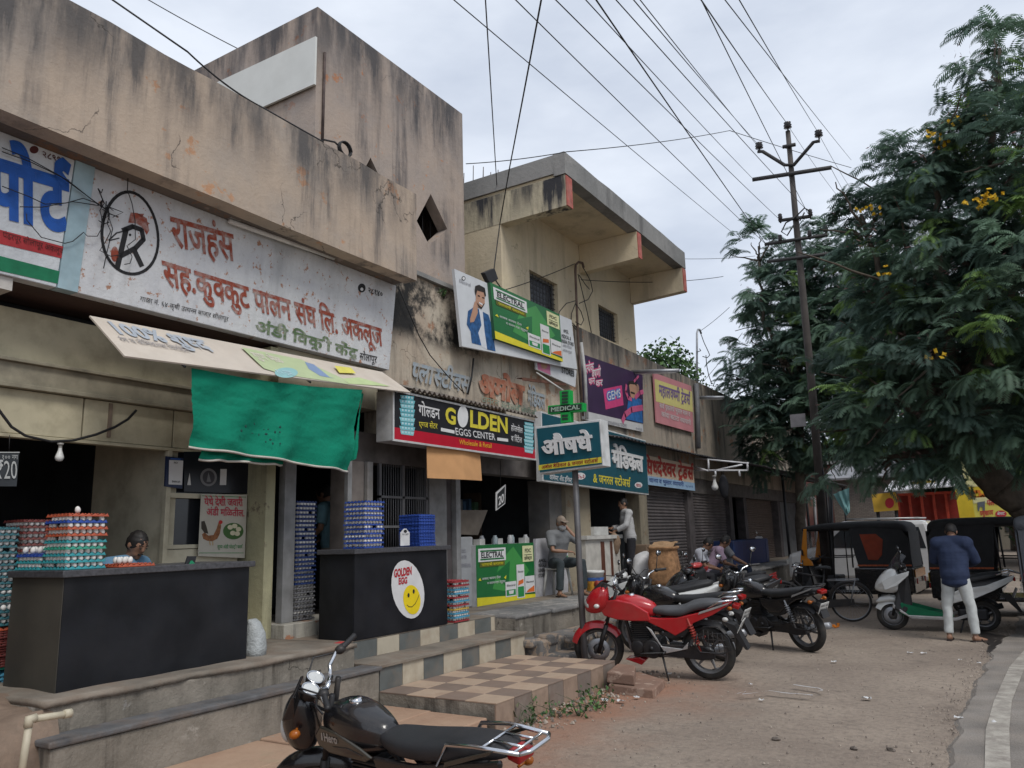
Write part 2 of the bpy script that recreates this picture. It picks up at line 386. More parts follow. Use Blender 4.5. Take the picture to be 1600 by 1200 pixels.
# ================================================================ GROUND
def ground_mat():
    m = bpy.data.materials.new('street_ground'); m.use_nodes = True; t = m.node_tree; n = t.nodes; L = t.links
    b = n['Principled BSDF']; b.inputs['Roughness'].default_value = .95; b.inputs['Specular IOR Level'].default_value = .2
    g = n.new('ShaderNodeNewGeometry'); P = g.outputs['Position']; s = n.new('ShaderNodeSeparateXYZ'); L.new(P, s.inputs[0])
    def noi(sc_, d=8, r=.6):
        z = n.new('ShaderNodeTexNoise'); z.inputs['Scale'].default_value = sc_; z.inputs['Detail'].default_value = d; z.inputs['Roughness'].default_value = r; L.new(P, z.inputs['Vector']); return z.outputs[0]
    def rng(v, a, bb, lo=0., hi=1.):
        r = n.new('ShaderNodeMapRange'); r.interpolation_type = 'SMOOTHSTEP'; r.inputs[1].default_value = a; r.inputs[2].default_value = bb; r.inputs[3].default_value = lo; r.inputs[4].default_value = hi; L.new(v, r.inputs[0]); return r.outputs[0]
    def ma(op, a, bb):
        x = n.new('ShaderNodeMath'); x.operation = op; L.new(a, x.inputs[0])
        if isinstance(bb, (int, float)): x.inputs[1].default_value = bb
        else: L.new(bb, x.inputs[1])
        return x.outputs[0]
    def mix(f, a, c_):
        x = n.new('ShaderNodeMix'); x.data_type = 'RGBA'; L.new(f, x.inputs[0])
        if isinstance(a, tuple): x.inputs[6].default_value = (*a, 1)
        else: L.new(a, x.inputs[6])
        x.inputs[7].default_value = (*c_, 1); return x.outputs[2]
    out = mix(rng(noi(.7), .35, .65), (.235, .19, .155), (.315, .26, .21))
    out = mix(rng(noi(14, 8, .7), .42, .66, 0, .55), out, (.15, .125, .105)); out = mix(rng(noi(30, 6, .7), .5, .7, 0, .5), out, (.36, .31, .26)); out = mix(rng(noi(60, 4), .56, .74, 0, .5), out, (.11, .095, .08)); out = mix(rng(noi(150, 2), .62, .72, 0, .6), out, (.27, .25, .22))
    # red soil washed against the pavement on the left
    fx = ma('ADD', s.outputs['X'], ma('MULTIPLY', noi(.55, 6), 2.6)); fy = ma('ADD', s.outputs['Y'], ma('MULTIPLY', noi(.8, 6), 2.))
    red = ma('MULTIPLY', rng(fx, -2.5, -.9, 1, 0), rng(fy, 9.2, 11., 1, 0)); red = ma('MULTIPLY', red, rng(noi(1.6, 10, .7), .28, .62, .45, 1.))
    out = mix(red, out, (.30, .155, .10))
    out = mix(ma('MULTIPLY', red, rng(noi(4, 10, .7), .55, .7)), out, (.17, .10, .07))
    st = ma('MULTIPLY', rng(noi(1.1, 8, .6), .6, .72), .45); out = mix(st, out, (.06, .052, .046))
    L.new(out, b.inputs['Base Color'])
    p = n.new('ShaderNodeBump'); p.inputs['Strength'].default_value = .6; p.inputs['Distance'].default_value = .02; L.new(ma('ADD', noi(40, 6, .7), ma('MULTIPLY', noi(5, 6), 1.5)), p.inputs['Height']); L.new(p.outputs[0], b.inputs['Normal'])
    return m
GM = ground_mat()
gb = MB()
gb.add([(-400, -60, -.2), (400, -60, -.2), (400, 5, -.2), (-400, 5, -.2), (400, 9, -.013), (-400, 9, -.013), (400, 600, -.013), (-400, 600, -.013)], [(0, 1, 2, 3), (3, 2, 4, 5), (5, 4, 6, 7)])
tag(gb.build('ground', GM), None, None, kind='structure')
gb = MB(); gb.smooth = True; rough_grid(gb, (-5.3, 1.0, .0), (8, 0, 0), (0, 21, 0), 80, 210, .012, 1.3, (0, 0, 1))
def dip(p): k = max(0, min(1, (5.7-p.y)/1.7)); return -.17*k*k*(3-2*k)
gb.v = [V((p.x, p.y, p.z+dip(p))) for p in gb.v]
tag(gb.build('dirt_road', GM), None, None, kind='structure')
# tarmac with its broken edge and white line
tar = mat('tarmac', (.20, .18, .16), .9, var=.25, scale=2.5, bump=.5, bscale=60, dirt=.4, dcol=(.25, .205, .165))
edge = [(1484, 1215), (1510, 1125), (1532, 1076), (1555, 1020), (1572, 1000), (1590, 990)]
el = [az(x, y, .0) for x, y in edge]; el = [V((el[0].x-.3, 2, 0))]+el+[V((el[-1].x+.4, 30, 0)), V((1.5, 80, 0))]
el2 = []
for a, b in zip(el, el[1:]):
    k = max(1, int((b-a).length/.08)) if a.y < 16 else 1
    for i in range(k): p = a.lerp(b, i/k); q = noise.noise(p*1.5)*.07+noise.noise(p*7)*.025; el2.append(V((p.x+q, p.y, 0)))
rb = MB(); n_ = len(el2)
rb.add([V((p.x, p.y, .022+dip(p))) for p in el2]+[V((p.x-.09, p.y, -.03+dip(p))) for p in el2]+[V((6, p.y, .022+dip(p))) for p in el2], [(i, i+1, i+1+2*n_, i+2*n_) for i in range(n_-1)]+[(i, i+1, i+1+n_, i+n_) for i in range(n_-1)])
tag(rb.build('road', tar), None, None, kind='structure')
linew = mat('road_paint', (.33, .305, .265), .9, var=.2, scale=9, dirt=1., dcol=(.19, .165, .145), bump=.3)
sl_ = [(1538, 1215), (1540, 1140), (1553, 1095), (1577, 1042), (1600, 1016), (1625, 1000)]; sr_ = [(1580, 1215), (1577, 1140), (1581, 1095), (1600, 1046), (1628, 1018), (1660, 1002)]
mb = MB(); A = [az(x, y, 0.029) for x, y in sl_]; B = [az(x, y, 0.029) for x, y in sr_]
A = [q.lerp(A[i+1], k/6) for i, q in enumerate(A[:-1]) for k in range(6)]; B = [q.lerp(B[i+1], k/6) for i, q in enumerate(B[:-1]) for k in range(6)]
for L_ in (A, B):
    for q in L_: q.z = 0.029+dip(q)
mb.add(A+B, [(i, i+1, len(A)+i+1, len(A)+i) for i in range(len(A)-1)])
tag(mb.build('road_marking', linew), None, None, kind='structure')
# red stone slabs in front of the left steps
pav = plaster('red_paving', (.33, .21, .145), (.39, .27, .19), .2, (.08, .06, .05), peel=.2, pcol=(.36, .26, .18), crack=.2)
mb = MB(); y = 1.0; ys = [1., 2.3, 3.5, 4.55, 5.95]
for i in range(4):
    for j, (xa, xb) in enumerate(((-5.24, -4.6), (-4.59, -3.97))):
        dz = random.uniform(-.012, .012); mb.box(xa, xb+random.uniform(-.02, .02), ys[i]+.008+.1*j, ys[i+1]-.008+.1*j*(i < 3), -.3, .13+dz)
tag(mb.build('pavement', pav, bevel=.012), None, None, kind='structure')
# puddle stain by the scooter
wet = mat('wet_stain', (.035, .03, .028), .35, var=.2)
mb = MB(); cs = [(1528, 985), (1560, 992), (1580, 994), (1575, 1003), (1556, 1012), (1548, 1022), (1542, 1017), (1546, 1006), (1524, 996)]
mb.add([az(x, y, .016) for x, y in cs], [tuple(range(len(cs)))]); tag(mb.build('puddle', wet), None, None, kind='structure')
# ================================================================ STEPS AND PLINTHS
F = .655
t = thing('concrete_steps', 'long grey concrete steps with slate tread below the left egg counter', 'steps', (-5.6, 4, 0))
mb = MB(); mb.box(-9, -5.46, 2.95, 5.88, -.05, F-.012); mb.box(-5.46, -5.235, 2.9, 5.98, -.3, .42); mb.build('riser', conc, t, bevel=.015)
mb = MB(); mb.smooth = True
rough_grid(mb, (-9, 2.95, F), (3.56, 0, 0), (0, 2.94, 0), 40, 40, .009, 3, (0, 0, 1)); mb.v = [V((p.x+(.035*noise.noise(V((p.y*2.3, 1, 0)))+.02*noise.noise(V((p.y*9, 4, 0))) if p.x > -5.5 else 0), p.y, p.z)) for p in mb.v]; o = mb.build('landing', conc_top, t); m_ = o.modifiers.new('s', 'SOLIDIFY'); m_.thickness = .04; m_.offset = -1 if False else 0
mb = MB(); mb.box(-5.46, -5.215, 2.88, 6.0, .425, .465); mb.build('tread', slate, t, bevel=.012)
# broken mound at the left end
t = thing('rubble_bank', 'broken soil and concrete bank at the left end of the steps', 'bank', (-6, 2, 0))
mb = MB(); mb.smooth = True
vs = []; fs = []; nx, ny = 30, 30
for j in range(ny+1):
    for i in range(nx+1):
        x = -8.2+2.95*i/nx; y = .4+2.65*j/ny; e_ = min(1, (nx-i)/2.0)
        vs.append((x+.06*noise.noise(V((x, y, 0))*3), y, (F-.02+.10*noise.noise(V((x, y, 3))*2.2)+.03*noise.noise(V((x, y, 3))*9))*(e_ if i < nx else 0)))
for j in range(ny):
    for i in range(nx): a = j*(nx+1)+i; fs.append((a, a+1, a+nx+2, a+nx+1))
mb.add(vs, fs); mb.build('mound', mat('rubble_soil', (.21, .15, .11), .95, var=.4, scale=3, bump=.9, bscale=14, dirt=.6, dcol=(.09, .075, .06)), t)
# chequered steps of the second shop
tl_g = mat('grey_tile', (.115, .125, .12), .6, var=.2, scale=4, dirt=.6, dcol=(.20, .15, .11)); tl_c = mat('cream_tile', (.45, .40, .31), .6, var=.12, scale=4, dirt=.6, dcol=(.25, .18, .12))
t = thing('tiled_steps', 'two steps faced with grey and cream square tiles below the second counter', 'steps', (-5.5, 7.3, 0))
mb = MB(); mb.box(-5.69, -5.262, 5.99, 8.72, -.05, .44); mb.box(-9, -5.702, 5.885, 8.75, -.05, F-.012); mb.m = 1; mb.box(-5.70, -5.225, 5.97, 8.74, .443, .475); mb.box(-9, -5.70, 5.89, 8.74, F-.010, F)
mb.build('core', [conc, conc_top], t, bevel=.008)
mb = MB(); k = 0; y = 6.0
while y < 8.70:
    y2 = min(y+.34, 8.71); mb.m = k % 2; mb.box(-5.262, -5.25, y+.004, y2-.004, .12, .44); y = y2; k += 1
mb.build('lower_riser_tiles', [tl_g, tl_c], t)
mb = MB(); k = 0; y = 6.1
while y < 8.70:
    y2 = min(y+.36, 8.71); mb.m = k % 2; mb.box(-5.702, -5.69, y+.004, y2-.004, .476, F-.012); y = y2; k += 1
mb.build('upper_riser_tiles', [tl_g, tl_c], t)
# tiled platform
pt1 = mat('platform_tile_light', (.40, .30, .22), .7, var=.15, scale=3, dirt=.55, dcol=(.20, .12, .08)); pt2 = mat('platform_tile_dark', (.20, .15, .12), .7, var=.2, scale=3, dirt=.5, dcol=(.16, .10, .07))
t = thing('tiled_platform', 'low platform with chequered brown and pink tiles in front of the steps', 'platform', (-4.6, 7.2, 0))
mb = MB(); mb.box(-5.245, -3.935, 5.99, 8.46, -.25, .222); mb.build('core', conc, t)
mb = MB()
for i in range(4):
    for j in range(8):
        mb.m = (i+j+1) % 2; x0 = -5.245+i*.3325; y0 = 5.985+j*.31; mb.box(x0+.002, x0+.33, y0+.002, y0+.308, .222, .235+random.uniform(-.003, .003))
mb.build('top_tiles', [pt1, pt2], t, bevel=.003)
mb = MB()
for j in range(8): mb.m = j % 2; y0 = 5.985+j*.31; mb.box(-3.935, -3.92, y0+.003, y0+.306, -.03, .220)
mb.build('side_tiles', [mat('side_tile_a', (.30, .22, .165), .7, var=.25, scale=4, dirt=.7, dcol=(.15, .10, .07)), mat('side_tile_b', (.20, .165, .14), .7, var=.25, scale=4, dirt=.7, dcol=(.14, .09, .065))], t)
# medical shop plinth, cracked kerb and lower stone steps
t = thing('stone_plinth', 'cracked grey concrete plinth with stone lip in front of the medical shop', 'plinth', (-6, 12, 0))
mb = MB(); mb.box(-9, -5.42, 8.76, 34, -.05, F-.04); mb.build('base', conc, t)
mb = MB(); mb.smooth = False
ys = 8.76
while ys < 33.5:
    L_ = random.uniform(.5, 1.1); mb.box(-6.2, -5.385+random.uniform(-.03, .03), ys, ys+L_-.012, F-.06+random.uniform(0, .01), F+.004+random.uniform(-.006, .006)); ys += L_
mb.build('stone_lip', plaster('stone_lip', (.26, .255, .245), (.17, .165, .16), .3, peel=.3, pcol=(.30, .28, .26), pscale=6), t, bevel=.02)
mb = MB(); mb.box(-9, -6.2, 8.76, 34, F-.04, F-.002); mb.build('shop_floor', conc_top, t)
t = thing('broken_step', 'broken dark stone step behind the front wheel of the red motorcycle', 'step', (-5.1, 9.6, 0))
mb = MB(); mb.box(-5.41, -5.05, 8.78, 11.6, -.03, .36); mb.box(-5.40, -4.75, 8.9, 9.9, -.03, .19)
for i in range(9): c = V((-5.1+random.uniform(-.15, .25), 8.8+i*.28, .3)); mb.box(c.x-.12, c.x+.12, c.y-.13, c.y+.13, .28, .40+random.uniform(-.04, .03), Matrix.Translation((0, 0, 0)))
mb.build('blocks', plaster('broken_stone', (.20, .19, .18), (.13, .125, .12), .3, peel=.4, pcol=(.28, .22, .17), pscale=5), t, bevel=.03)
# ================================================================ BUILDING 1: egg shop with the long parapet
b1 = thing('parapet_shop', 'single storey egg shop with stained pink parapet and hand painted signs', 'shop', (-7, 3, 0))
mb = MB(); mb.smooth = True
def wob_wall(mb, x0, x1, y0, y1, z0, z1, ny=40, nz=8, amp=.012):
    """a wall with a slightly uneven front and top"""
    vs = []; fs = []
    for xx, am in ((x1, amp), (x0, amp)):
        for j in range(nz+1):
            for i in range(ny+1):
                y = y0+(y1-y0)*i/ny; z = z0+(z1-z0)*j/nz; q = noise.noise(V((y*1.1, z*1.3, xx)))*am
                vs.append((xx+q, y, z+(noise.noise(V((y*1.6, 5, xx)))*.018 if j == nz else 0)))
    n1 = (ny+1)*(nz+1)
    for s_ in (0, 1):
        for j in range(nz):
            for i in range(ny): a = s_*n1+j*(ny+1)+i; fs.append((a, a+1, a+ny+2, a+ny+1))
    for j in (0, nz):
        for i in range(ny): a = j*(ny+1)+i; fs.append((a, a+1, n1+a+1, n1+a))
    for i in (0, ny):
        for j in range(nz): a = j*(ny+1)+i; fs.append((a, a+ny+1, n1+a+ny+1, n1+a))
    mb.add(vs, fs)
mb.smooth = False; wob_wall(mb, -6.3, -6.1, -3, 7.66, 4.955, 6.165)
mb.build('parapet', P_b1, b1)
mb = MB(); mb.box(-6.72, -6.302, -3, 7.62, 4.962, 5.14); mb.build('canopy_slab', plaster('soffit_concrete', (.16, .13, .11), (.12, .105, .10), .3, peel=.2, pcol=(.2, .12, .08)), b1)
mb = MB(); mb.box(-13, -6.75, -3, 7.6, 4.6, 4.9); mb.build('roof', conc, b1)
# sloping sign fascia
def fascia(mb, y0, y1, zb=3.83, zt=4.96, xt=-6.45, xb=-6.57, th=.12):
    mb.prism([(xt, y0, zt), (xb, y0, zb), (xb-th, y0, zb), (xt-th-.12, y0, zt)], (0, y1-y0, 0))
mb = MB(); fascia(mb, 3.56, 7.67); fa = mb.build('painted_fascia', P_sign, b1, bevel=.006)
mb = MB(); fascia(mb, -3, 3.38); tr = mb.build('transport_fascia', P_tr, b1, bevel=.006)
mb = MB(); fascia(mb, 3.385, 3.555, xt=-6.44, xb=-6.56); mb.build('blue_strip', mat('pale_blue_strip', (.30, .42, .47), .8, dirt=.3, dcol=(.4, .42, .42)), b1)
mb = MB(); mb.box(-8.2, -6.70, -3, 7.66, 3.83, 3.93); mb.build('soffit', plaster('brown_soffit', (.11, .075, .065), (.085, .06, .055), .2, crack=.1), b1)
mb = MB(); mb.box(-7.6, -6.60, -3, 3.05, 3.72, 3.826); mb.build('white_soffit', mat('white_soffit', (.5, .48, .45), .8, dirt=.3), b1)
# wall above the opening: lintel, cornice, timber panels
mb = MB(); mb.box(-7.25, -7.0, 2.4, 6.0, 3.22, 3.70); mb.m = 1; mb.box(-7.26, -6.92, 2.4, 6.0, 3.00, 3.04); mb.box(-7.26, -6.95, 2.4, 6.0, 3.04, 3.22); mb.box(-7.26, -6.91, 2.4, 6.0, 3.22, 3.25)
mb.build('lintel', [cream, mat('dusty_ledge', (.27, .245, .18), .85, dirt=.5, dcol=(.1, .09, .07))], b1, bevel=.006)
mb = MB()
for a, b in ((2.4, 3.92), (3.935, 4.84), (4.855, 5.72)): mb.box(-7.05, -6.985, a, b, 2.62, 2.995)
mb.box(-7.06, -6.97, 2.4, 5.72, 2.585, 2.615); mb.build('panel', cream, b1, bevel=.004)
mb = MB(); mb.box(-7.02, -6.965, 4.16, 4.19, 2.66, 2.98); mb.build('batten', mat('batten', (.2, .15, .11), .8), b1)
# frame right of the opening, shelf unit and pillar
mb = MB(); mb.box(-7.03, -6.97, 4.80, 4.85, F, 2.585); mb.box(-7.03, -6.975, 4.85, 5.70, 2.12, 2.17); mb.box(-7.03, -6.975, 4.85, 5.70, 1.62, 1.66); mb.box(-7.03, -6.98, 5.66, 5.71, 1.66, 2.12)
mb.box(-7.03, -6.985, 4.855, 5.70, F, 1.615); mb.build('window_frame', cream_wall, b1, bevel=.004)
mb = MB(); mb.box(-7.06, -7.035, 4.85, 5.7, 2.17, 2.6); mb.box(-7.06, -7.035, 4.85, 5.68, 1.66, 2.12); mb.build('window_glass', mat('dark_glass', (.02, .022, .026), .15, spec=.5), b1)
mb = MB(); mb.box(-7.3, -6.66, 5.78, 5.905, F-.01, 3.8); mb.build('pillar', plaster('olive_pillar', (.42, .395, .25), (.34, .32, .21), .55, (.06, .06, .05), peel=.1, pcol=(.2, .17, .12), stsc=5), b1, bevel=.01)
mb = MB(); mb.box(-8.35, -7.03, 4.86, 4.95, F-.01, 3.6); mb.box(-7.0, -6.7, 5.91, 7.6, 3.3, 4.9); mb.build('partition', cream_wall, b1)
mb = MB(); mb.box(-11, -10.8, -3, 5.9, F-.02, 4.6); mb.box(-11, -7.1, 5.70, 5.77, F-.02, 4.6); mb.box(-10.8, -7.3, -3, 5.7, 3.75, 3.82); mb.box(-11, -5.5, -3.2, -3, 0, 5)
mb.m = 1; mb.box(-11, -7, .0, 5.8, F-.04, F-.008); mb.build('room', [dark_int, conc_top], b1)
mb = MB(); mb.box(-7.25, -7.0, -3, 2.395, 2.6, 3.7); mb.build('side_wall', cream, b1)
# ================================================================ BUILDING 2: tall plastered block with diamond openings
b2 = thing('plastered_block', 'tall windowless pink plaster block with diamond openings behind the parapet', 'building', (-8, 8, 0))
def dia(pts): return [(p.y, p.z) for p in [ax(x, y, -6.72) for x, y in pts]]
d1 = dia([(673, 303), (699, 358), (671, 384), (651, 345)]); d2 = dia([(579, 246), (604, 300), (575, 330), (555, 292)])
bm = bmesh.new()
outer = [(6.42, 4.9), (9.66, 4.9), (9.66, 8.50), (6.42, 8.47)]
def loop(pts): vs = [bm.verts.new((-6.72, a, b)) for a, b in pts]; return [bm.edges.new((vs[i], vs[(i+1) % len(vs)])) for i in range(len(vs))]
ed = loop(outer)+loop(d1)+loop(d2); bmesh.ops.triangle_fill(bm, edges=ed, use_beauty=True)
bm.verts.index_update(); mb = MB(); mb.add([v.co.copy() for v in bm.verts], [tuple(v.index for v in f.verts) for f in bm.faces]); bm.free()
vb = [(-6.72, y, z) for y, z in outer]
mb.quad(vb[0], vb[3], (-13, 6.42, 8.47), (-13, 6.42, 4.9)); mb.quad(vb[1], vb[2], (-13, 9.66, 8.5), (-13, 9.66, 4.9)); mb.quad(vb[2], vb[3], (-13, 6.42, 8.47), (-13, 9.66, 8.5))
for d in (d1, d2):
    for i in range(4): (a, b), (c_, e_) = d[i], d[(i+1) % 4]; mb.quad((-6.72, a, b), (-6.72, c_, e_), (-6.90, c_, e_), (-6.90, a, b))
mb.build('wall', P_b2, b2)
mb = MB(); mb.box(-12.9, -7.9, 6.6, 9.5, 5.0, 8.2); mb.build('room', dark_int, b2)
for d in (d1, d2):
    mb = MB(); ys_ = [p[0] for p in d]; zs_ = [p[1] for p in d]
    for k in range(4): y = min(ys_)+(max(ys_)-min(ys_))*(k+.5)/4; mb.tube([(-6.98, y, min(zs_)), (-6.98, y, max(zs_))], .005, 5)
    mb.build('grille', blackm, b2)
mb = MB(); mb.tube([ax(507.5, 82, -6.70), ax(503.5, 232, -6.70)], .018, 8); mb.build('drain_pipe', mat('rust_pipe', (.07, .05, .045), .8, var=.5, scale=9), b2)
mb = MB(); a, b, c_, d = ay(339, 128.5, 6.36), ay(493, 56.5, 6.36), ay(491, 131, 6.36), ay(404, 166, 6.36); d = V((a.x, 6.36, c_.z))
mb.prism([a, b, c_, d], (0, .03, 0)); mb.build('board', mat('blank_board', (.60, .61, .58), .6, var=.06, scale=2, dirt=.3, dcol=(.45, .45, .42)), b2)
mb = MB(); mb.box(-7.9, -7.86, 6.37, 6.41, 6.0, 7.5); mb.build('board_post', blackm, b2)
# ================================================================ BUILDING 3: yellow storey with cantilevered roof
b3 = thing('yellow_house', 'yellow upper storey with heavy cantilevered roof slab and barred windows', 'building', (-8, 13.5, 0))
W = -6.7
w1 = [ax(827, 421, W), ax(871, 443, W), ax(829, 500, W)]; w2 = [ax(934.5, 475, W), ax(964.5, 491, W), ax(936, 527, W)]
wins = [(w1[0].y, w1[1].y, 5.60, w1[0].z), (w2[0].y, w2[1].y, 5.73, w2[0].z)]
def wall_holes(mb, x, y0, y1, z0, z1, holes, th):
    """front wall at plane x with rectangular holes and reveals of depth th"""
    ysp = sorted({y0, y1, *[h[0] for h in holes], *[h[1] for h in holes]}); zsp = sorted({z0, z1, *[h[2] for h in holes], *[h[3] for h in holes]})
    for a, b in zip(ysp, ysp[1:]):
        for c_, d in zip(zsp, zsp[1:]):
            if any(h[0] <= a+1e-6 and b <= h[1]+1e-6 and h[2] <= c_+1e-6 and d <= h[3]+1e-6 for h in holes): continue
            mb.quad((x, a, c_), (x, b, c_), (x, b, d), (x, a, d))
    for a, b, c_, d in holes:
        mb.quad((x, a, c_), (x, b, c_), (x-th, b, c_), (x-th, a, c_)); mb.quad((x, a, d), (x, b, d), (x-th, b, d), (x-th, a, d)); mb.quad((x, a, c_), (x, a, d), (x-th, a, d), (x-th, a, c_)); mb.quad((x, b, c_), (x, b, d), (x-th, b, d), (x-th, b, c_))
mb = MB(); wall_holes(mb, W, 10.72, 16.52, 5.5, 7.5, wins, .16)
mb.quad((W, 16.52, 5.4), (W, 16.52, 7.5), (-13, 16.52, 7.5), (-13, 16.52, 5.4)); mb.quad((-13, 10.72, 5.4), (-13, 16.52, 5.4), (-13, 16.52, 7.5), (-13, 10.72, 7.5))
mb.quad((W, 10.72, 5.4), (W, 10.72, 6.96), (-13, 10.72, 6.96), (-13, 10.72, 5.4)); mb.build('wall', P_yel, b3)
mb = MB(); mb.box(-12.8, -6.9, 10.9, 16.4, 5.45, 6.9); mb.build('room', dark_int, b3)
gm = mat('window_bars', (.05, .05, .055), .6); fr = mat('window_frame', (.14, .135, .12), .7)
for h in wins:
    mb = MB(); a, b, c_, d = h; mb.box(W-.13, W-.09, a, a+.05, c_, d); mb.box(W-.13, W-.09, b-.05, b, c_, d); mb.box(W-.13, W-.09, a+.05, b-.05, d-.05, d); mb.box(W-.13, W-.09, a+.05, b-.05, c_, c_+.05); o = mb.build('window', fr, b3)
    mb = MB()
    for k in range(1, 9): y = a+(b-a)*k/9; mb.tube([(W-.07, y, c_), (W-.07, y, d)], .007, 5)
    for k in range(1, 8): z = c_+(d-c_)*k/8; mb.tube([(W-.075, a, z), (W-.075, b, z)], .007, 5)
    mb.build('grille', gm, o)
    mb = MB(); mb.box(W-.15, W-.135, a+.05, b-.05, c_+.05, d-.05); mb.build('pane', mat('shutter_dark', (.05, .055, .065), .3), o)
mb = MB(); wob_wall(mb, -5.62, -5.40, 10.70, 16.55, 7.50, 7.90, 30, 3, .01); mb.box(-13, -5.62, 10.70, 16.55, 7.55, 7.88); mb.build('roof_slab', P_slab, b3)
mb = MB(); mb.box(-13, -5.621, 10.74, 16.5, 7.49, 7.545); mb.build('roof_soffit', P_yel, b3)
for y0, y1, nm in ((10.715, 10.93, 'beam'), (13.72, 13.9, 'beam'), (16.33, 16.525, 'beam')):
    first = y0 < 11
    mb = MB(); mb.prism([(-5.415, y0, 6.94), (-5.415, y0, 7.485), ((-13 if first else -6.69), y0, 7.485), ((-13 if first else -6.69), y0, 6.885)], (0, y1-y0, 0)); o = mb.build(nm, P_yel_st if first else P_yel, b3)
    mb = MB(); mb.box(-5.413, -5.395, y0+.005, y1-.005, 6.945, 7.47); mb.build('red_end', mat('red_beam_end', (.38, .10, .08), .8, var=.3, scale=8, dirt=.4, dcol=(.3, .25, .2)), o)
for k, (px, h) in enumerate(((733, .5), (743, .75), (754, .7), (763, .4), (770, .35), (777, .45))):
    p = ay(px, 262+k*2, 11.2); mb = MB(); mb.tube([(p.x, 11.0+.1*(k % 3), 7.85), (p.x+.02, 11.0+.1*(k % 3), 7.95+h*.6)], .008, 5); mb.build('rebar', mat('rebar', (.1, .08, .07), .8), b3)
# ================================================================ SHOP ROW: peeled wall over the shutters
b4 = thing('shop_row', 'row of small shops under a peeling painted wall with rolling shutters', 'shop row', (-7, 14, 0))
mb = MB(); mb.smooth = False
wob_wall(mb, -6.95, -6.69, 7.62, 10.6, 3.0, 5.33, 24, 12, .012); mb.build('painted_wall', P_peel, b4)
mb = MB(); wob_wall(mb, -6.96, -6.685, 10.61, 13.3, 3.0, 5.40, 16, 8, .012); mb.build('painted_wall', P_peel, b4)
mb = MB(); wob_wall(mb, -6.95, -6.66, 13.31, 33.0, 3.0, 5.68, 60, 10, .012); mb.build('parapet', P_peel2, b4)
mb = MB(); mb.box(-6.99, -6.62, 7.60, 9.66, 5.335, 5.40); mb.box(-13, -6.97, 9.7, 33, 5.1, 5.4); mb.build('ledge', P_slab, b4)
# piers, lintels, rooms
pier = plaster('shop_pier', (.30, .26, .19), (.24, .21, .16), .5, (.08, .075, .06), peel=.1, pcol=(.25, .18, .12))
dpier = mat('dark_pier', (.075, .065, .065), .8, var=.3)
def bx(nm, m, *b, bev=.005, par=b4): q = MB(); q.box(*b); return q.build(nm, m, par, bevel=bev)
bx('lintel', mat('dark_lintel', (.10, .09, .085), .85, var=.3), -6.98, -6.72, 5.91, 33, 2.62, 2.995)
bx('post', greyp, -6.76, -6.66, 6.04, 6.20, F+.15, 2.62); bx('sill', plaster('sill_plaster', (.42, .40, .35), (.36, .34, .29), .5, peel=.1, stsc=6), -7.1, -6.5, 5.93, 7.0, F-.02, F+.15)
bx('post', greyp, -6.5, -6.44, 6.79, 6.86, F, 2.9)
bx('pier', mat('brown_grey_wall', (.19, .165, .15), .85, var=.2, dirt=.3), -6.95, -6.71, 7.02, 7.36, F-.02, 2.62)
bx('post', mat('white_grey_post', (.26, .25, .24), .7, dirt=.4), -6.72, -6.66, 7.37, 7.47, F-.02, 2.62)
q = MB()
q.box(-6.76, -6.72, 7.66, 7.70, 1.5, 2.62); q.box(-6.76, -6.72, 8.12, 8.17, 1.5, 2.62); q.box(-6.76, -6.72, 8.62, 8.67, 1.5, 2.62); q.box(-6.76, -6.72, 7.66, 8.67, 2.18, 2.21); q.box(-6.76, -6.72, 7.66, 8.67, 1.80, 1.83); q.box(-6.78, -6.70, 7.6, 8.7, 1.44, 1.5)
for k in range(20): y = 7.72+k*.047; q.tube([(-6.74, y, 1.5), (-6.74, y, 2.62)], .006, 5)
q.build('window_grille', mat('grille_grey', (.12, .12, .125), .6), b4)
bx('pier', greyp, -6.95, -6.72, 8.70, 9.10, F-.02, 2.62); bx('pier', dpier, -6.9, -6.74, 9.11, 9.24, F-.02, 2.62)
bx('post', greyp, -6.75, -6.66, 9.25, 9.36, F-.02, 2.62)
bx('pier', mat('dark_grey_pier', (.12, .115, .11), .8, dirt=.3), -7.2, -6.76, 12.2, 12.66, F-.02, 2.62); bx('pier', pier, -6.98, -6.68, 12.67, 13.66, F-.02, 2.62)
bx('pier', pier, -6.98, -6.66, 16.05, 16.5, F-.02, 2.62)
shm = mat('shutter_steel', (.14, .125, .125), .55, .3, var=.25, scale=3, dirt=.35, dcol=(.10, .08, .07))
def shutter(y0, y1, x=-6.80, z1=2.95, m=shm, pitch=.075):
    q = MB(); z = F; prof = []
    while z < z1: prof += [(x, z), (x+.028, z+pitch*.25), (x+.028, z+pitch*.6), (x, z+pitch*.85)]; z += pitch
    vs = [(a, y0, b) for a, b in prof]+[(a, y1, b) for a, b in prof]; n = len(prof); q.add(vs, [(i, i+1, n+i+1, n+i) for i in range(n-1)])
    return q.build('rolling_shutter', m, b4)
s1 = shutter(16.52, 19.25); bx('pier', dpier, -6.95, -6.68, 19.27, 19.68, F-.02, 2.62); s2 = shutter(19.7, 22.75); bx('pier', dpier, -6.95, -6.66, 22.77, 23.1, F-.02, 2.62)
bx('pier', mat('grey_door', (.10, .105, .105), .7, var=.2), -7.5, -7.4, 23.1, 24.6, F-.02, 2.9); shutter(24.95, 29.0, -7.0, 2.9, mat('brown_shutter', (.12, .09, .075), .6, var=.2), .06); bx('post', dpier, -7., -6.75, 24.62, 24.93, F-.02, 2.7)
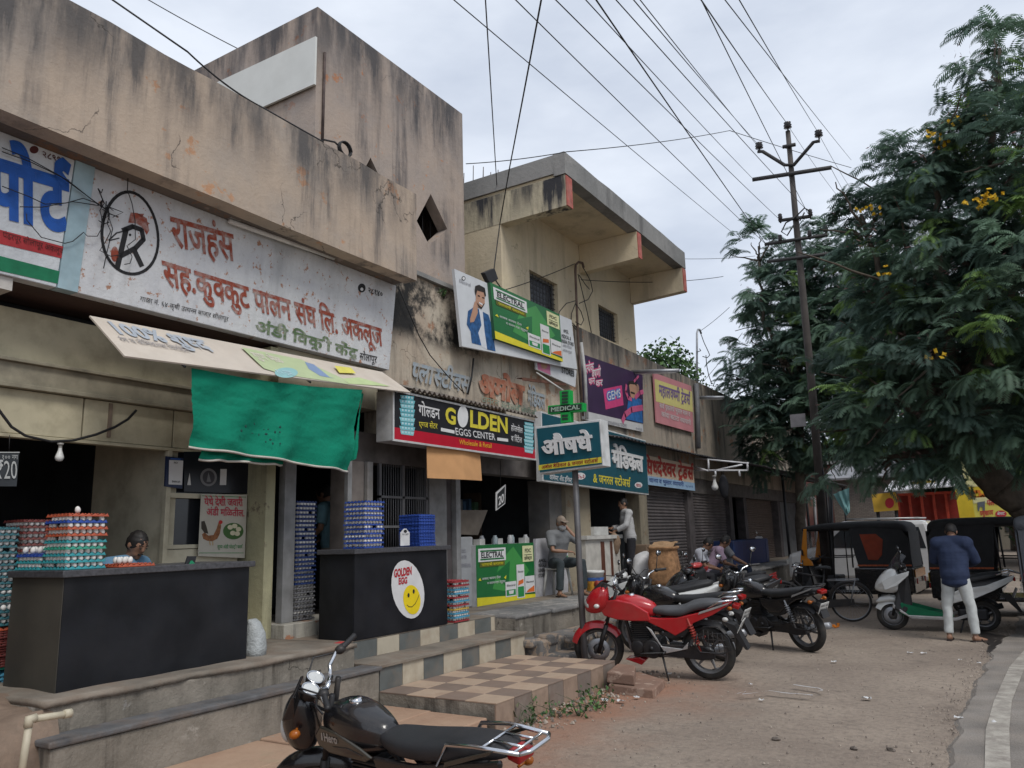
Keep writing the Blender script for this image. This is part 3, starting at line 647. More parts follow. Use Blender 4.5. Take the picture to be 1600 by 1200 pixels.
bx('post', dpier, -7., -6.75, 29.02, 29.4, F-.02, 2.7); bx('door', mat('grey_steel_door', (.13, .135, .14), .6, var=.25), -7.0, -6.9, 29.42, 32.6, F-.02, 2.7); bx('pier', dpier, -7, -6.7, 32.62, 33, 0, 3)
q = MB(); q.box(-10.2, -10, 5.95, 23, F-.02, 3.0); q.box(-10, -7.0, 5.95, 5.93, F, 3.0)
for y in (9.12, 12.7, 16.1, 23.05): q.box(-10, -7.0, y, y+.1, F-.01, 3.0)
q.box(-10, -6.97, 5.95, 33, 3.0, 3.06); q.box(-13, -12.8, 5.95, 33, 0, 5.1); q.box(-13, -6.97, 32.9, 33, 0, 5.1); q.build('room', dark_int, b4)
# ================================================================ SIGNS
def pxuv(F, x, y):
    d = ray(x, y); o = V((0, 0, HCAM)); t = (F.o-o).dot(F.n)/d.dot(F.n); p = o+d*t-F.o; return (p.dot(F.u), p.dot(F.v))
class Print:
    """flat printed or painted artwork: many colours in one mesh"""
    def __init__(s, F): s.F = F; s.mb = MB(); s.mats = []; s.d = .004
    def c(s, name, col, **k):
        m = mat('print_'+name, col, **{**dict(rough=.55, var=.06, scale=9), **k})
        if m not in s.mats: s.mats.append(m)
        s.mb.m = s.mats.index(m); return s
    def poly(s, px, d=None): s.F.poly(s.mb, [pxuv(s.F, *p) for p in px], d or s.d); return s
    def rect(s, a, b, c_, e_, d=None): s.F.rect(s.mb, a, b, c_, e_, d or s.d); return s
    def disc(s, cx, cy, rx, ry, d=None, rot=0):
        c_, q = math.cos(rot), math.sin(rot)
        return s.poly([(cx+rx*math.cos(t)*c_-ry*math.sin(t)*q, cy+rx*math.cos(t)*q+ry*math.sin(t)*c_) for t in [2*math.pi*k/26 for k in range(26)]], d)
    def line(s, px, wd, d=None): s.F.line(s.mb, [pxuv(s.F, *p) for p in px], wd, d or s.d); return s
    def text(s, tx, bl, br, tl, bold=.0, d=None, ext=0., wd=None, slant=None):
        a, b = pxuv(s.F, *bl); a2, b2 = pxuv(s.F, *br); a3, b3 = pxuv(s.F, *tl); h = b3-b
        s.F.text(s.mb, tx, a, b, h, a2-a, bold, d or s.d+.002, (a3-a)/h if slant is None else slant, (b2-b)/(a2-a), ext); return s
    def build(s, name, parent): return s.mb.build(name, s.mats, parent)
WH = (.62, .62, .62)
# ---- hand painted signs of the egg shop
FF = Frame((-6.57, 3.56, 3.83), (0, 1, 0), (.12, 0, 1.13))
p = Print(FF); p.d = .003
flk = dict(var=.15, scale=14, dirt=.75, dcol=(.50, .47, .44), rough=.85)
p.c('brick_red', (.27, .055, .03), **flk)
p.text('राजहंस', (269, 383), (367, 408), (265, 338), .022)
p.text('सह.कुक~कुट पालन संघ िल. अकलूज', (256, 444), (598, 541), (252, 407), .026)
p.poly([(200, 348), (204, 332), (215, 333), (229, 341), (233, 360), (229, 367), (222, 355), (212, 349)]).disc(179, 397, 6, 12).poly([(222, 342), (234, 349), (230, 352)]).poly([(214, 334), (225, 334), (222, 340)])
p.c('sign_green', (.10, .16, .075), **flk).text('अंडी िवक_ी केंद_', (398, 517), (557, 560), (399, 501), .03)
p.c('sign_black', (.02, .02, .022), rough=.8)
p.line([(203+44*math.cos(t), 370+64*math.sin(t)-6*math.sin(t)**2+math.cos(t)*5) for t in [2*math.pi*k/40 for k in range(41)]], .028)
p.line([(183, 418), (197, 358)], .05).line([(192, 360), (207, 354), (221, 359), (224, 374), (211, 388), (188, 400)], .045).line([(211, 394), (221, 415)], .05)
p.disc(203, 367, 2, 2).line([(170, 375), (182, 364), (194, 361)], .012).line([(170, 376), (186, 372)], .01)
p.text('सोलापूर', (561, 561), (588, 567), (562, 551), .01).text('२८१४०', (575, 457), (597, 464), (575, 449), .02).text('गाळा नं. ६४ कृषी उत~पन~न बाजार सोलापूर', (218, 470), (356, 502), (219, 463), 0)
p.disc(565, 450, 6, 7).c('sign_white', (.6, .61, .62)).disc(565, 452, 2.3, 2.6, .005)
p.build('sign_lettering', fa)
FT = Frame((-6.57, -3, 3.83), (0, 1, 0), (.12, 0, 1.13))
p = Print(FT); p.d = .003
p.c('paint_blue', (.012, .085, .36), rough=.7, var=.2).text('ट~रान~सपोट^', (-262, 268), (107, 362), (-262, 170), .045)
p.c('paint_red', (.34, .03, .035), rough=.8, var=.2).poly([(-60, 342), (0, 359), (124, 392), (122, 410), (0, 381), (-60, 366)])
p.c('paint_green', (.01, .16, .075), rough=.8, var=.2).poly([(-60, 386), (0, 400), (117, 430), (115, 449), (0, 423), (-60, 409)])
p.c('paint_dark', (.08, .02, .02), rough=.8).text('पंढरपूर सोलापूर अकलूज', (4, 371), (100, 398), (4, 362), .0, .006).text('२८९९५', (66, 245), (103, 258), (66, 236), .02).disc(53, 234, 7, 6)
p.build('sign_lettering', tr)
# ---- tilted board used as an awning
a, b = ax(140, 493, -6.52), ax(597, 581, -6.52); c_, d = ay(195, 556, a.y), ay(642, 613, b.y)
t = thing('awning_board', 'old white printed sign board tilted out as an awning over the left shop', 'awning', (a+d)/2)
nrm = (b-a).cross(c_-a).normalized(); nrm = nrm if nrm.z > 0 else -nrm
mb = MB(); mb.prism([a, b, d, c_], -nrm*.015); mb.build('sheet', mat('awning_print_white', (.56, .50, .43), .6, var=.1, scale=2.5, dirt=.3, dcol=(.38, .30, .22)), t)
FA = Frame(c_, d-c_, a-c_)
p = Print(FA)
p.c('faded_blue', (.37, .41, .46)).text('100% शुध~द', (186, 522), (334, 549), (173, 505), .035, slant=0)
p.c('faded_grey', (.30, .28, .28)).text('रंग व केिमकल~स िवरिहत', (190, 534), (298, 551), (185, 527), .01, slant=0)
p.c('lime', (.42, .50, .29)).poly([(377, 543), (470, 562), (536, 592), (545, 601), (440, 585), (412, 576)])
p.c('lime_pale', (.45, .55, .28)).poly([(536, 592), (560, 590), (610, 604), (545, 600)]).c('print_cream', (.62, .58, .5)).text('गुण भेळ', (400, 560), (446, 569), (392, 551), .03, slant=0)
p.c('cyan', (.25, .46, .47)).disc(447, 583, 18, 8, .006).c('pale_cyan', (.45, .62, .66)).text('१५ ग_ाम', (436, 585), (460, 588), (436, 579), .02, .008, slant=0)
p.c('splash_blue', (.20, .28, .44)).poly([(476, 566), (490, 570), (515, 590), (522, 592), (500, 588), (482, 577)], .006).c('lemon', (.66, .60, .12)).poly([(522, 572), (548, 575), (556, 584), (530, 583)], .006)
p.build('print', t)
mb = MB()
for s_ in (.15, .55, .93): q = a.lerp(b, s_); q2 = c_.lerp(d, s_); mb.tube([q+V((-.1, 0, .02)), q2+V((0, 0, -.03))], .012, 6)
mb.build('support', blackm, t)
# ---- green cloth
t = thing('green_cloth', 'green sun shade cloth with white hem hung below the awning board', 'cloth', ax(430, 650, -6.05))
def cloth(tl, tr_, br, bl, nx=60, ny=26, amp=.05, X=-6.05):
    P_ = [ax(*q, X) for q in (tl, tr_, br, bl)]; vs = []; fs = []
    for j in range(ny+1):
        for i in range(nx+1):
            u, v_ = i/nx, j/ny; q = (P_[0]*(1-u)+P_[1]*u)*(1-v_)+(P_[3]*(1-u)+P_[2]*u)*v_
            diag = noise.noise(V((u*5+v_*1.2, v_*2.2-u*2.0, 1))); fine = noise.noise(V((u*9, v_*16, 5)))
            sag = .06*math.sin(u*math.pi)*(1-v_)**2
            q = q+V((amp*(diag*1.2*(.4+v_)+.3*fine)+.07*math.sin(u*23+v_*5-4*v_*u)*(.25+v_)*.35, 0, -sag*.6+.02*noise.noise(V((u*6, 9, 2)))*v_)); vs.append(q)
    for j in range(ny):
        for i in range(nx): a_ = j*(nx+1)+i; fs.append((a_, a_+1, a_+nx+2, a_+nx+1))
    return vs, fs, nx, ny
vs, fs, nx, ny = cloth((299, 575), (567, 609), (548, 736), (300, 697))
clm = mat('green_cloth', (.008, .195, .12), .9, var=.1, scale=3, spec=.1, bump=.45, bscale=22, dirt=.2, dcol=(.02, .09, .06)); hem = mat('white_hem', (.5, .47, .42), .9, var=.2)
mb = MB(); mb.smooth = True; mb.add(vs, fs); mb.m = 1
rowb = vs[ny*(nx+1):]; mb.tube([q+V((.006, 0, -.004)) for q in rowb], .013, 5)
mb.m = 0
vs2, fs2, _, _ = cloth((313, 690), (446, 717), (444, 726), (314, 717), 40, 6, .02, -6.10); mb.add(vs2, fs2); mb.m = 1; mb.tube([q+V((.006, 0, -.004)) for q in vs2[6*41:]], .012, 5)
mb.m = 0; vs3, fs3, _, _ = cloth((566, 610), (569, 612), (556, 712), (548, 722), 4, 20, .03, -6.15); mb.add(vs3, fs3)
mb.build('fabric', [clm, hem], t)
mb = MB(); mb.m = 0
for k in range(16): q = ax(400+random.gauss(14, 16), 673+random.gauss(4, 10), -5.985); mb.ell(q, (.004, random.uniform(.006, .02), random.uniform(.004, .016)), 8, 5)
mb.build('stain', mat('cloth_stain', (.012, .06, .05), .95), t)
# ---- golden egg centre light box
FG = frame_px((615, 686), (836, 717), (617, 612), 'x', -6.15)
t = thing('shop_sign', 'black and red egg centre sign box above the second counter', 'sign', FG.p(FG.w/2, FG.h/2))
mb = MB(); mb.prism([FG.p(-.02, -.02, -.005), FG.p(FG.w+.02, -.02, -.005), FG.p(FG.w+.02, FG.h+.02, -.005), FG.p(-.02, FG.h+.02, -.005)], -FG.n*.26)
mb.build('box', mat('sign_box_white', (.42, .42, .42), .5, dirt=.35), t, bevel=.008)
mb = MB()
for q in ((-.025, -.025, FG.w+.025, 0), (-.025, FG.h, FG.w+.025, FG.h+.025), (-.025, 0, 0, FG.h), (FG.w, 0, FG.w+.025, FG.h)): mb.prism([FG.p(q[0], q[1], -.004), FG.p(q[2], q[1], -.004), FG.p(q[2], q[3], -.004), FG.p(q[0], q[3], -.004)], FG.n*.016)
mb.build('frame', mat('alu_frame', (.6, .6, .6), .4, .3), t)
p = Print(FG)
p.c('panel_black', (.022, .022, .026), rough=.3).rect(0, FG.h*.25, FG.w, FG.h, .002).c('panel_red', (.42, .012, .03), rough=.35).rect(0, 0, FG.w, FG.h*.25, .002)
def trays_print(cx, ct, cb, wpx):
    n = 9
    for k in range(n):
        y0 = ct+(cb-ct)*k/n; y1 = ct+(cb-ct)*(k+.9)/n; f = k/(n-1)
        p.c('tray_cyan%d' % (k % 3), (.12+.05*(k % 3), .40+.06*(k % 3), .46+.05*(k % 3)))
        s_ = wpx*(1.12 if k % 2 else 1.0); p.poly([(cx-s_/2, y0-1), (cx+s_/2, y0+1.5), (cx+s_/2*.86, y1+1.5), (cx-s_/2*.86, y1-1)], .004)
        p.c('tray_light', (.45, .62, .66))
        for q in range(4): p.disc(cx-wpx*.33+q*wpx*.22, y0+2+q*.6, wpx*.07, 1.6, .006)
trays_print(636, 618, 680, 22); trays_print(826, 660, 708, 14)
p.c('white', WH).text('गोल~डन', (654, 648), (687, 655), (653, 632), .02).text('EGGS CENTER', (711, 679), (774, 688), (710, 669), .012).text('होलसेल', (798, 672), (816, 677), (798, 664), .012).text('व िरटेल', (798, 689), (815, 692), (798, 681), .012)
p.line([(689, 671), (709, 675)], .045, .006).line([(777, 686), (793, 688)], .045, .006)
p.disc(722.5, 651, 8.3, 17, .008)
p.c('lemon_gold', (.60, .52, .05)).text('G', (695, 659), (713, 664), (695, 637), .035).text('LDEN', (733, 666), (794, 677), (733, 643), .035).text('एग~ज सेंटर', (654, 667), (683, 670), (654, 659), .012)
p.c('orange_gold', (.70, .38, .03)).text('Wholesale & Retail', (717, 694), (768, 700), (717, 687), .012)
p.build('print', t)
# corrugated lip above, cardboard flap below
t = thing('tin_awning', 'short rusty corrugated tin sheet above the black egg centre sign', 'awning', (-6.4, 9, 3.6))
mb = MB(); mb.smooth = True; vs = []; n = 150
for (x, z) in ((-6.68, 3.68), (-6.08, 3.50)):
    for i in range(n+1): vs.append((x, 7.55+3.15*i/n, z+.022*math.sin(i*2*math.pi/5.)))
mb.add(vs, [(i, i+1, n+2+i, n+1+i) for i in range(n)]); o = mb.build('sheet', mat('old_tin', (.17, .15, .13), .6, .4, var=.4, scale=6, dirt=.5, dcol=(.12, .07, .045)), t)
sm = o.modifiers.new('thick', 'SOLIDIFY'); sm.thickness = .006
t = thing('cardboard_flap', 'folded brown cardboard sheet hanging under the egg centre sign', 'cardboard', ax(710, 725, -6.2))
A_ = [ax(667, 696, -6.22), ax(750, 706, -6.22), ax(753, 751, -6.15), ax(668, 747, -6.15)]; mid0, mid1 = A_[0].lerp(A_[1], .62)+V((.03, 0, 0)), A_[3].lerp(A_[2], .62)+V((.03, 0, 0))
mb = MB(); mb.prism([A_[0], mid0, mid1, A_[3]], (-.008, 0, 0)); mb.prism([mid0, A_[1], A_[2], mid1], (-.008, 0, 0)); mb.build('sheet', mat('cardboard', (.50, .27, .12), .85, var=.08, scale=5), t)
# ---- old painted letters on the peeled wall
FW = Frame((-6.672, 7.62, 3.0), (0, 1, 0), (0, 0, 1)); p = Print(FW)
fd = dict(rough=.9, dirt=.8, dcol=(.38, .32, .25), scale=11)
p.c('faded_red', (.36, .13, .075), **fd).text('अमोल', (746, 613), (818, 632), (748, 584), .06)
p.c('faded_sky', (.29, .34, .38), **{**fd, 'dirt': .9}).text('प~लास~टीक~स', (640, 592), (733, 614), (645, 566), .03).text('मेिडकल', (824, 632), (852, 640), (824, 609), .03)
p.c('faded_teal', (.16, .26, .20), **fd).text('जनरल स~टोअस^ शेतीऔषधे', (752, 628), (850, 654), (752, 619), .01)
p.build('painted_letters', b4)
# ---- billboard with green advertisement
def electral(p, Q, q, leaflets=True):
    """advertisement for a drink powder; Q(u,v) gives the place on the panel (0..1)"""
    def P2(pts, d): p.F.poly(p.mb, [Q(*z) for z in pts], d); return p
    def R(a, b, c_, e_, d): return P2([(a, b), (c_, b), (c_, e_), (a, e_)], d)
    def T(tx, a, b, c_, h, bold, d):
        o = Q(a, b); o2 = Q(c_, b); o3 = Q(a, b+h); p.F.text(p.mb, tx, o[0], o[1], o3[1]-o[1], o2[0]-o[0], bold, d, 0, (o2[1]-o[1])/(o2[0]-o[0]))
    p.c('ad_green', (.012, .135, .035), rough=.35); R(0, 0, 1, 1, q)
    p.c('ad_green_light', (.05, .26, .06), rough=.35); P2([(.25, .25), (.62, .14), (.9, .5), (.62, .95), (.38, .7)], q+.002); p.c('ad_green', (.012, .135, .035)); P2([(.3, .5), (.52, .2), (.55, .7)], q+.004)
    p.c('ad_yellow', (.66, .58, .03), rough=.4); P2([(0, 0), (1, 0), (1, .06), (0, .14)], q+.005)
    p.c('white', WH); R(.03, .72, .48, .94, q+.006); p.c('ad_green', (0, 0, 0)); R(.06, .885, .45, .91, q+.008); R(.06, .745, .45, .77, q+.008)
    p.c('ad_ink', (.02, .022, .024)); T('ELECTRAL', .07, .785, .44, .085, .03, q+.008)
    p.c('ad_olive', (.10, .11, .015)); R(.05, .63, .46, .715, q+.006); p.c('ad_yellow', (0, 0, 0)); T('पाण~याची कमतरता', .08, .65, .43, .04, .01, q+.008); P2([(.02, .42), (.05, .46), (.07, .41)], q+.008); P2([(.44, .42), (.48, .46), (.47, .39)], q+.008)
    p.c('white', WH); T('ताकद कायम ठेवा', .08, .42, .38, .035, .01, q+.008); T('व कायम राहा तंदुरुस~त', .16, .34, .46, .035, .01, q+.008)
    for (a, b, c_, e_, k) in ((.46, .08, .65, .34, 0), (.66, .03, .80, .62, 1), (.81, .10, .99, .40, 2)):
        p.c('white', WH); R(a, b, c_, e_, q+.008)
        if k == 2: p.c('ad_orange', (.62, .14, .03)); P2([(a+.01, b+.01), (c_-.01, b+.01), (c_-.01, b+.12), (a+.06, b+.06)], q+.010)
        else:
            p.c('ad_green2', (.02, .22, .06)); R(a+.015, b+.02, c_-.015, b+(.12 if k == 0 else .2), q+.010)
            if k == 1: p.c('ad_orange', (.62, .14, .03)); P2([(a+.02, b+.22), (c_-.02, b+.26), (c_-.02, b+.33), (a+.03, b+.30)], q+.010)
            else: p.c('white', WH); P2([(a+.06, b+.045), (c_-.06, b+.045), (c_-.05, b+.105), (a+.05, b+.105)], q+.012)
        p.c('ad_ink', (.02, .022, .024)); T('Electral', a+.02, b+(.18 if k != 1 else .45), c_-.02, .03, .015, q+.012)
    p.c('ad_pale', (.62, .62, .35)); R(.78, .66, .98, .95, q+.006); p.c('ad_ink', (0, 0, 0)); R(.81, .78, .95, .79, q+.009); T('FDC', .82, .83, .94, .06, .02, q+.009); T('इलेक~ट_ल', .81, .70, .95, .05, .02, q+.009)
FB = frame_px((722, 541), (902, 577), (710, 421), 'x', -6.42); tr_uv = pxuv(FB, 892, 500)
t = thing('billboard', 'large white billboard with green drink advertisement and man in denim above the shops', 'billboard', FB.p(FB.w/2, FB.h/2))
cn = [pxuv(FB, *q) for q in ((722, 541), (902, 577), (893, 500), (710, 420))]
mb = MB(); mb.prism([FB.p(*q) for q in cn], -FB.n*.05); mb.build('board', mat('board_white', (.56, .58, .60), .55, var=.05, dirt=.12, dcol=(.42, .42, .42)), t)
mb = MB()
for u_ in (.2, .55, .9):
    q = FB.p(FB.w*u_, FB.h*.25, -.05); mb.tube([q, V((-6.68, q.y, q.z))], .02, 6); q = FB.p(FB.w*u_, FB.h*.8, -.05); mb.tube([q, V((-6.70, q.y, q.z))], .02, 6)
mb.build('bracket', blackm, t)
p = Print(FB)
p.c('denim', (.022, .085, .22), var=.4, scale=16).poly([(737, 482), (741, 479), (748, 483), (752, 508), (747, 520), (752, 540), (737, 536), (735, 518), (729, 507), (731, 486)]).poly([(754, 487), (763, 492), (769, 513), (774, 549), (761, 546), (757, 519)])
p.c('shirt_white', (.60, .62, .66)).poly([(746, 484), (755, 487), (758, 520), (761, 546), (751, 541), (747, 520), (752, 508)], .003)
p.c('print_skin', (.42, .24, .16)).poly([(743, 452), (757, 458), (757, 474), (752, 483), (746, 480), (743, 470)], .006).poly([(741, 472), (745, 468), (746, 489), (740, 503), (734, 504), (734, 498)], .007)
p.c('print_hair', (.02, .015, .012)).poly([(741, 455), (742, 447), (748, 445), (757, 450), (759, 462), (757, 464), (755, 457), (745, 454), (743, 462)], .008).poly([(744, 472), (747, 480), (752, 483), (757, 474), (755, 475), (752, 480), (748, 477)], .008).line([(746, 462), (749, 463)], .02, .009).line([(753, 465), (756, 466)], .02, .009)
p.c('white', WH).line([(748, 473), (753, 476)], .025, .009).c('ad_ink', (.02, .022, .024)).disc(724, 435, 3, 3.5).c('white', WH).disc(724, 435, 2, 2.4, .006).c('ad_grey', (.25, .25, .28)).text('Electral', (717, 441), (735, 448), (717, 436), 0)
p.c('ad_ink', (.02, .022, .024)).text('AMOL', (880, 519), (888, 522), (880, 514), .02).text('MEDICAL &', (877, 527), (892, 532), (877, 522), .02).text('GENERAL STORES', (875, 534), (896, 541), (875, 529), .02).c('ad_grey', (.25, .25, .28)).text('अमोल मेिडकल', (879, 542), (893, 546), (879, 538), 0).text('अकलूज', (879, 549), (893, 553), (879, 545), 0)
p.build('print', t)
gq = [pxuv(FB, *q) for q in ((769, 530), (875, 566), (870, 492), (761, 442))]
def Qb(u_, v_): return tuple((gq[0][i]*(1-u_)+gq[1][i]*u_)*(1-v_)+(gq[3][i]*(1-u_)+gq[2][i]*u_)*v_ for i in (0, 1))
mb = MB(); mb.prism([FB.p(*q, .002) for q in gq], FB.n*.05); o = mb.build('advert_panel', mat('advert_edge', (.03, .10, .05), .6), t)
p = Print(FB); electral(p, Qb, .056); p.build('print', o)
# small board below it
FS = frame_px((840, 578), (899, 606), (837, 555), 'x', -6.5)
t = thing('small_board', 'half hidden white stores board below the green billboard', 'sign', FS.p(.5, .2)); cn = [pxuv(FS, *q) for q in ((838, 577), (899, 605), (901, 579), (837, 553))]
mb = MB(); mb.prism([FS.p(*q) for q in cn], -FS.n*.03); mb.build('board', MATS['board_white'], t)
p = Print(FS); p.c('ad_ink', (0, 0, 0)).text('STORES', (877, 582), (897, 589), (877, 574), .02).c('magenta_pale', (.45, .15, .25)).poly([(839, 557), (859, 565), (860, 586), (840, 577)]).c('print_skin', (.42, .24, .16)).disc(850, 570, 5, 7, .006); p.build('print', t)
t = thing('rusty_bracket', 'rusty angle iron bracket with white rod above the green cross', 'bracket', ax(850, 595, -6.3)); rust = mat('rust', (.10, .045, .03), .85, var=.5, scale=12)
mb = MB(); q, q2 = ax(816, 590, -6.5), ax(881, 599, -6.1); mb.prism([q, q2, q2+V((0, 0, -.04)), q+V((0, 0, -.05))], (.03, .02, .0)); mb.prism([q+V((0, 0, -.01)), q2+V((0, 0, -.01)), q2+V((-.12, .02, -.01)), q+V((-.12, .02, 0))], (0, 0, .01)); mb.build('angle', rust, t)
mb = MB(); mb.tube([ax(838, 582, -6.3), ax(880, 610, -5.9)], .014, 6); mb.build('rod', mat('white_rod', (.5, .5, .48), .5), t)
# ---- medical shop sign on the wall
teal = mat('teal_panel', (.008, .075, .105), .35, var=.06)
FM = frame_px((848, 752), (1010, 773), (840, 641), 'x', -6.35); FM.h = pxuv(FM, 1012, 690)[1]
t = thing('medical_shop_sign', 'long teal medical store sign with raised white letters above the white counter', 'sign', FM.p(FM.w/2, .5)); fh = pxuv(FM, 1012, 689)[1]; fw_ = pxuv(FM, 1012, 740)[0]
mb = MB(); mb.prism([FM.p(0, 0), FM.p(fw_, 0), FM.p(fw_, fh), FM.p(0, fh)], -FM.n*.12); mb.build('box', mat('sign_side_white', (.55, .56, .56), .5, dirt=.25), t, bevel=.006)
mb = MB(); mb.prism([FM.p(.03, .03, .002), FM.p(fw_-.03, .03, .002), FM.p(fw_-.03, fh-.03, .002), FM.p(.03, fh-.03, .002)], FM.n*.006); mb.build('panel', teal, t)
p = Print(FM); p.d = .009
p.c('white', WH).text('मेिडकल', (955, 728), (1003, 737), (954, 703), .03, ext=.03).text('अमोल', (868, 716), (930, 725), (866, 684), .03, ext=.03).text('केिमस~ट अँड ड_िगस~ट', (858, 749), (893, 754), (858, 742), .01)
p.c('lemon_gold', (.6, .52, .05)).text('& जनरल स~टोअस^', (926, 753), (984, 761), (926, 741), .025)
p.c('white', WH).disc(906, 744, 8, 5.5, .011).disc(997, 758, 6, 4.5, .011).c('panel_red', (.42, .012, .03)).text('९५-२', (901, 747), (912, 748), (901, 741), .02, .014).text('MEDICA', (993, 760), (1001, 761), (993, 756), .02, .014); p.build('print', t)
# ---- projecting pole sign with cross
YP = 8.75
base = V((-4.44, YP, 0))
t = thing('pole_sign', 'teal double sided medicine sign on a leaning grey iron pole beside the red motorcycle', 'pole sign', base)
tp = ay(897, 700, YP+.12); mb = MB(); mb.tube([base, ay(905, 880, YP+.10), tp], .04, 10); mb.build('pole', mat('pole_grey', (.10, .10, .105), .5, .2, dirt=.4, dcol=(.10, .065, .045)), t)
FP = frame_px((842, 741), (942, 728), (837, 667), 'y', YP); tr_ = pxuv(FP, 938, 655)
cn = [pxuv(FP, *q) for q in ((842, 741), (943, 728), (938, 655), (836, 667))]
mb = MB(); mb.prism([FP.p(*q) for q in cn], -FP.n*.22); mb.build('box', MATS['sign_side_white'], t, bevel=.008)
inn = [pxuv(FP, *q) for q in ((844, 738), (941, 725), (936, 659), (839, 670))]
mb = MB(); mb.prism([FP.p(*q, .002) for q in inn], FP.n*.006); mb.build('panel', teal, t)
p = Print(FP); p.d = .009
p.c('white', WH).text('औषधे', (849, 712), (928, 703), (847, 690), .035, ext=.025)
p.c('lemon_gold', (.6, .52, .05)).poly([(842, 727), (940, 714), (941, 723), (842, 735)]); p.c('print_maroon', (.26, .02, .02)).text('अमोल मेिडकल & जनरल स~टोअस^', (847, 733), (935, 722), (847, 728), .02, .013); p.build('print', t)
t = thing('cross_sign', 'green medical cross light standing above the teal pole sign', 'cross sign', ay(884, 660, YP+.1))
FC = frame_px((857, 646), (911, 643), (857, 634), 'y', YP+.04); gcr = mat('cross_green', (.01, .32, .06), .4, var=.1); gdk = mat('cross_dark', (.02, .05, .03), .5)
mb = MB()
for q in (((876, 661), (891, 659), (890, 609), (874, 611)), ((856, 647), (911, 642), (911, 629), (856, 634))): mb.prism([FC.p(*pxuv(FC, *z)) for z in q], -FC.n*(.10 if q[0][0] == 876 else .104))
mb.build('cross', gcr, t, bevel=.004)
p = Print(FC); p.c('cross_led', (.02, .045, .03), rough=.5)
for a_ in (612, 617, 622, 627, 648, 653): p.poly([(878, a_+.3), (887.5, a_-.5), (887.5, a_+3.2), (878, a_+3.8)], .004)
p.poly([(858, 636), (909, 631), (909, 640), (858, 645)], .006); p.c('cross_text', (.40, .52, .42)).text('MEDICAL', (861, 643.5), (907, 639), (861, 637.5), .02, .009); p.build('print', t)
mb = MB(); mb.tube([ay(884, 660, YP+.1), ay(884, 668, YP+.1)], .015, 6); mb.build('stem', blackm, t)
# ---- siddheshwar sign and wall posters
FD = frame_px((1010, 757), (1086, 767), (1010, 707), 'x', -6.55); fh = pxuv(FD, 1084, 727)[1]
t = thing('trader_sign', 'cream trader sign with red Marathi letters above the rolling shutters', 'sign', FD.p(FD.w/2, .3))
mb = MB(); mb.prism([FD.p(-.3, 0), FD.p(FD.w, 0), FD.p(FD.w, fh), FD.p(-.3, fh)], -FD.n*.03); mb.build('board', mat('trader_board', (.60, .48, .36), .6, var=.1, scale=1.2, dirt=.3, dcol=(.62, .30, .16)), t)
p = Print(FD); p.c('trader_blue', (.30, .45, .62)).rect(-.3, 0, FD.w, .2).c('trader_red', (.42, .03, .02)).text('िसध~देश~वर टे_डस^', (1004, 738), (1083, 749), (1004, 717), .035, .007).c('ink_blue', (.02, .06, .25)).text('धान~य व भुसार व~यापारी', (1014, 753), (1068, 760), (1014, 747), .02, .007).text('९८५०२', (1071, 761), (1082, 762), (1071, 758), .01, .007); p.build('print', t)
FQ = frame_px((911, 655), (1005, 675), (909, 553), 'x', -6.60); fh = pxuv(FQ, 1004, 586)[1]; fh0 = pxuv(FQ, 909, 553)[1]
t = thing('purple_poster', 'dark purple candy poster with pink lettering on the upper wall', 'poster', FQ.p(FQ.w/2, .6))
mb = MB(); mb.prism([FQ.p(0, 0), FQ.p(FQ.w, 0), FQ.p(FQ.w, fh), FQ.p(0, fh0)], -FQ.n*.03); mb.build('board', mat('poster_back', (.3, .3, .3)), t)
p = Print(FQ); p.c('poster_white', (.5, .5, .5)).rect(0, 0, FQ.w, .17).c('poster_purple', (.045, .022, .065), rough=.35, var=.15, scale=3).poly([(910.5, 643), (1005, 662), (1004, 586), (909, 553)], .003)
pk = [('प_त~येक', (911, 584), (927, 579), (911, 572)), ('क~षणी', (924, 591), (938, 587), (924, 579)), ('फन', (919, 601), (929, 599), (919, 592)), ('कर', (930, 604), (941, 602), (930, 595))]
for q in pk: p.c('hot_pink', (.55, .05, .18)).text(*q, .11, .006)
for q in pk: p.c('white', WH).text(*q, .015, .010)
p.c('hot_pink', (0, 0, 0)).poly([(942, 608), (971, 602), (974, 633), (946, 640)], .006).c('pack_blue', (.05, .14, .45)).text('GEMS', (948, 626), (970, 620), (947, 614), .10, .008).c('white', WH).text('GEMS', (948, 626), (970, 620), (947, 614), .01, .011)
p.c('poster_blue', (.02, .12, .34), var=.3).poly([(978, 655), (981, 626), (990, 620), (1002, 624), (1004, 661)], .006).c('print_skin', (.42, .24, .16)).poly([(982, 600), (993, 601), (994, 614), (990, 623), (985, 620)], .008).disc(995, 608, 3, 8, .009).c('print_hair', (.02, .015, .012)).poly([(980, 604), (982, 596), (992, 595), (995, 604), (992, 601), (984, 600)], .010).line([(985, 613), (991, 615)], .04, .011)
p.c('tube_pink', (.50, .09, .20)).line([(978, 602), (977, 612), (981, 622), (986, 624)], .09, .012).line([(972, 658), (976, 648), (986, 640), (1003, 637)], .13, .012).line([(992, 621), (999, 614), (1004, 612)], .10, .012).line([(990, 596), (997, 588)], .06, .012)
p.c('ad_grey', (.25, .25, .28)).text('SHRI SIDDHESHWAR TRADERS', (943, 662), (979, 668), (943, 657), .02, .006).text('9420', (993, 671), (1003, 673), (993, 668), .02, .006); p.build('print', t)
FR_ = frame_px((1026, 660), (1084, 676), (1021, 583), 'x', -6.58); cn = [pxuv(FR_, *q) for q in ((1026, 660), (1084, 676), (1080, 603), (1021, 582))]
t = thing('pink_banner', 'pink and yellow trader banner on the upper wall beside the drain pipe', 'banner', FR_.p(FR_.w/2, .6))
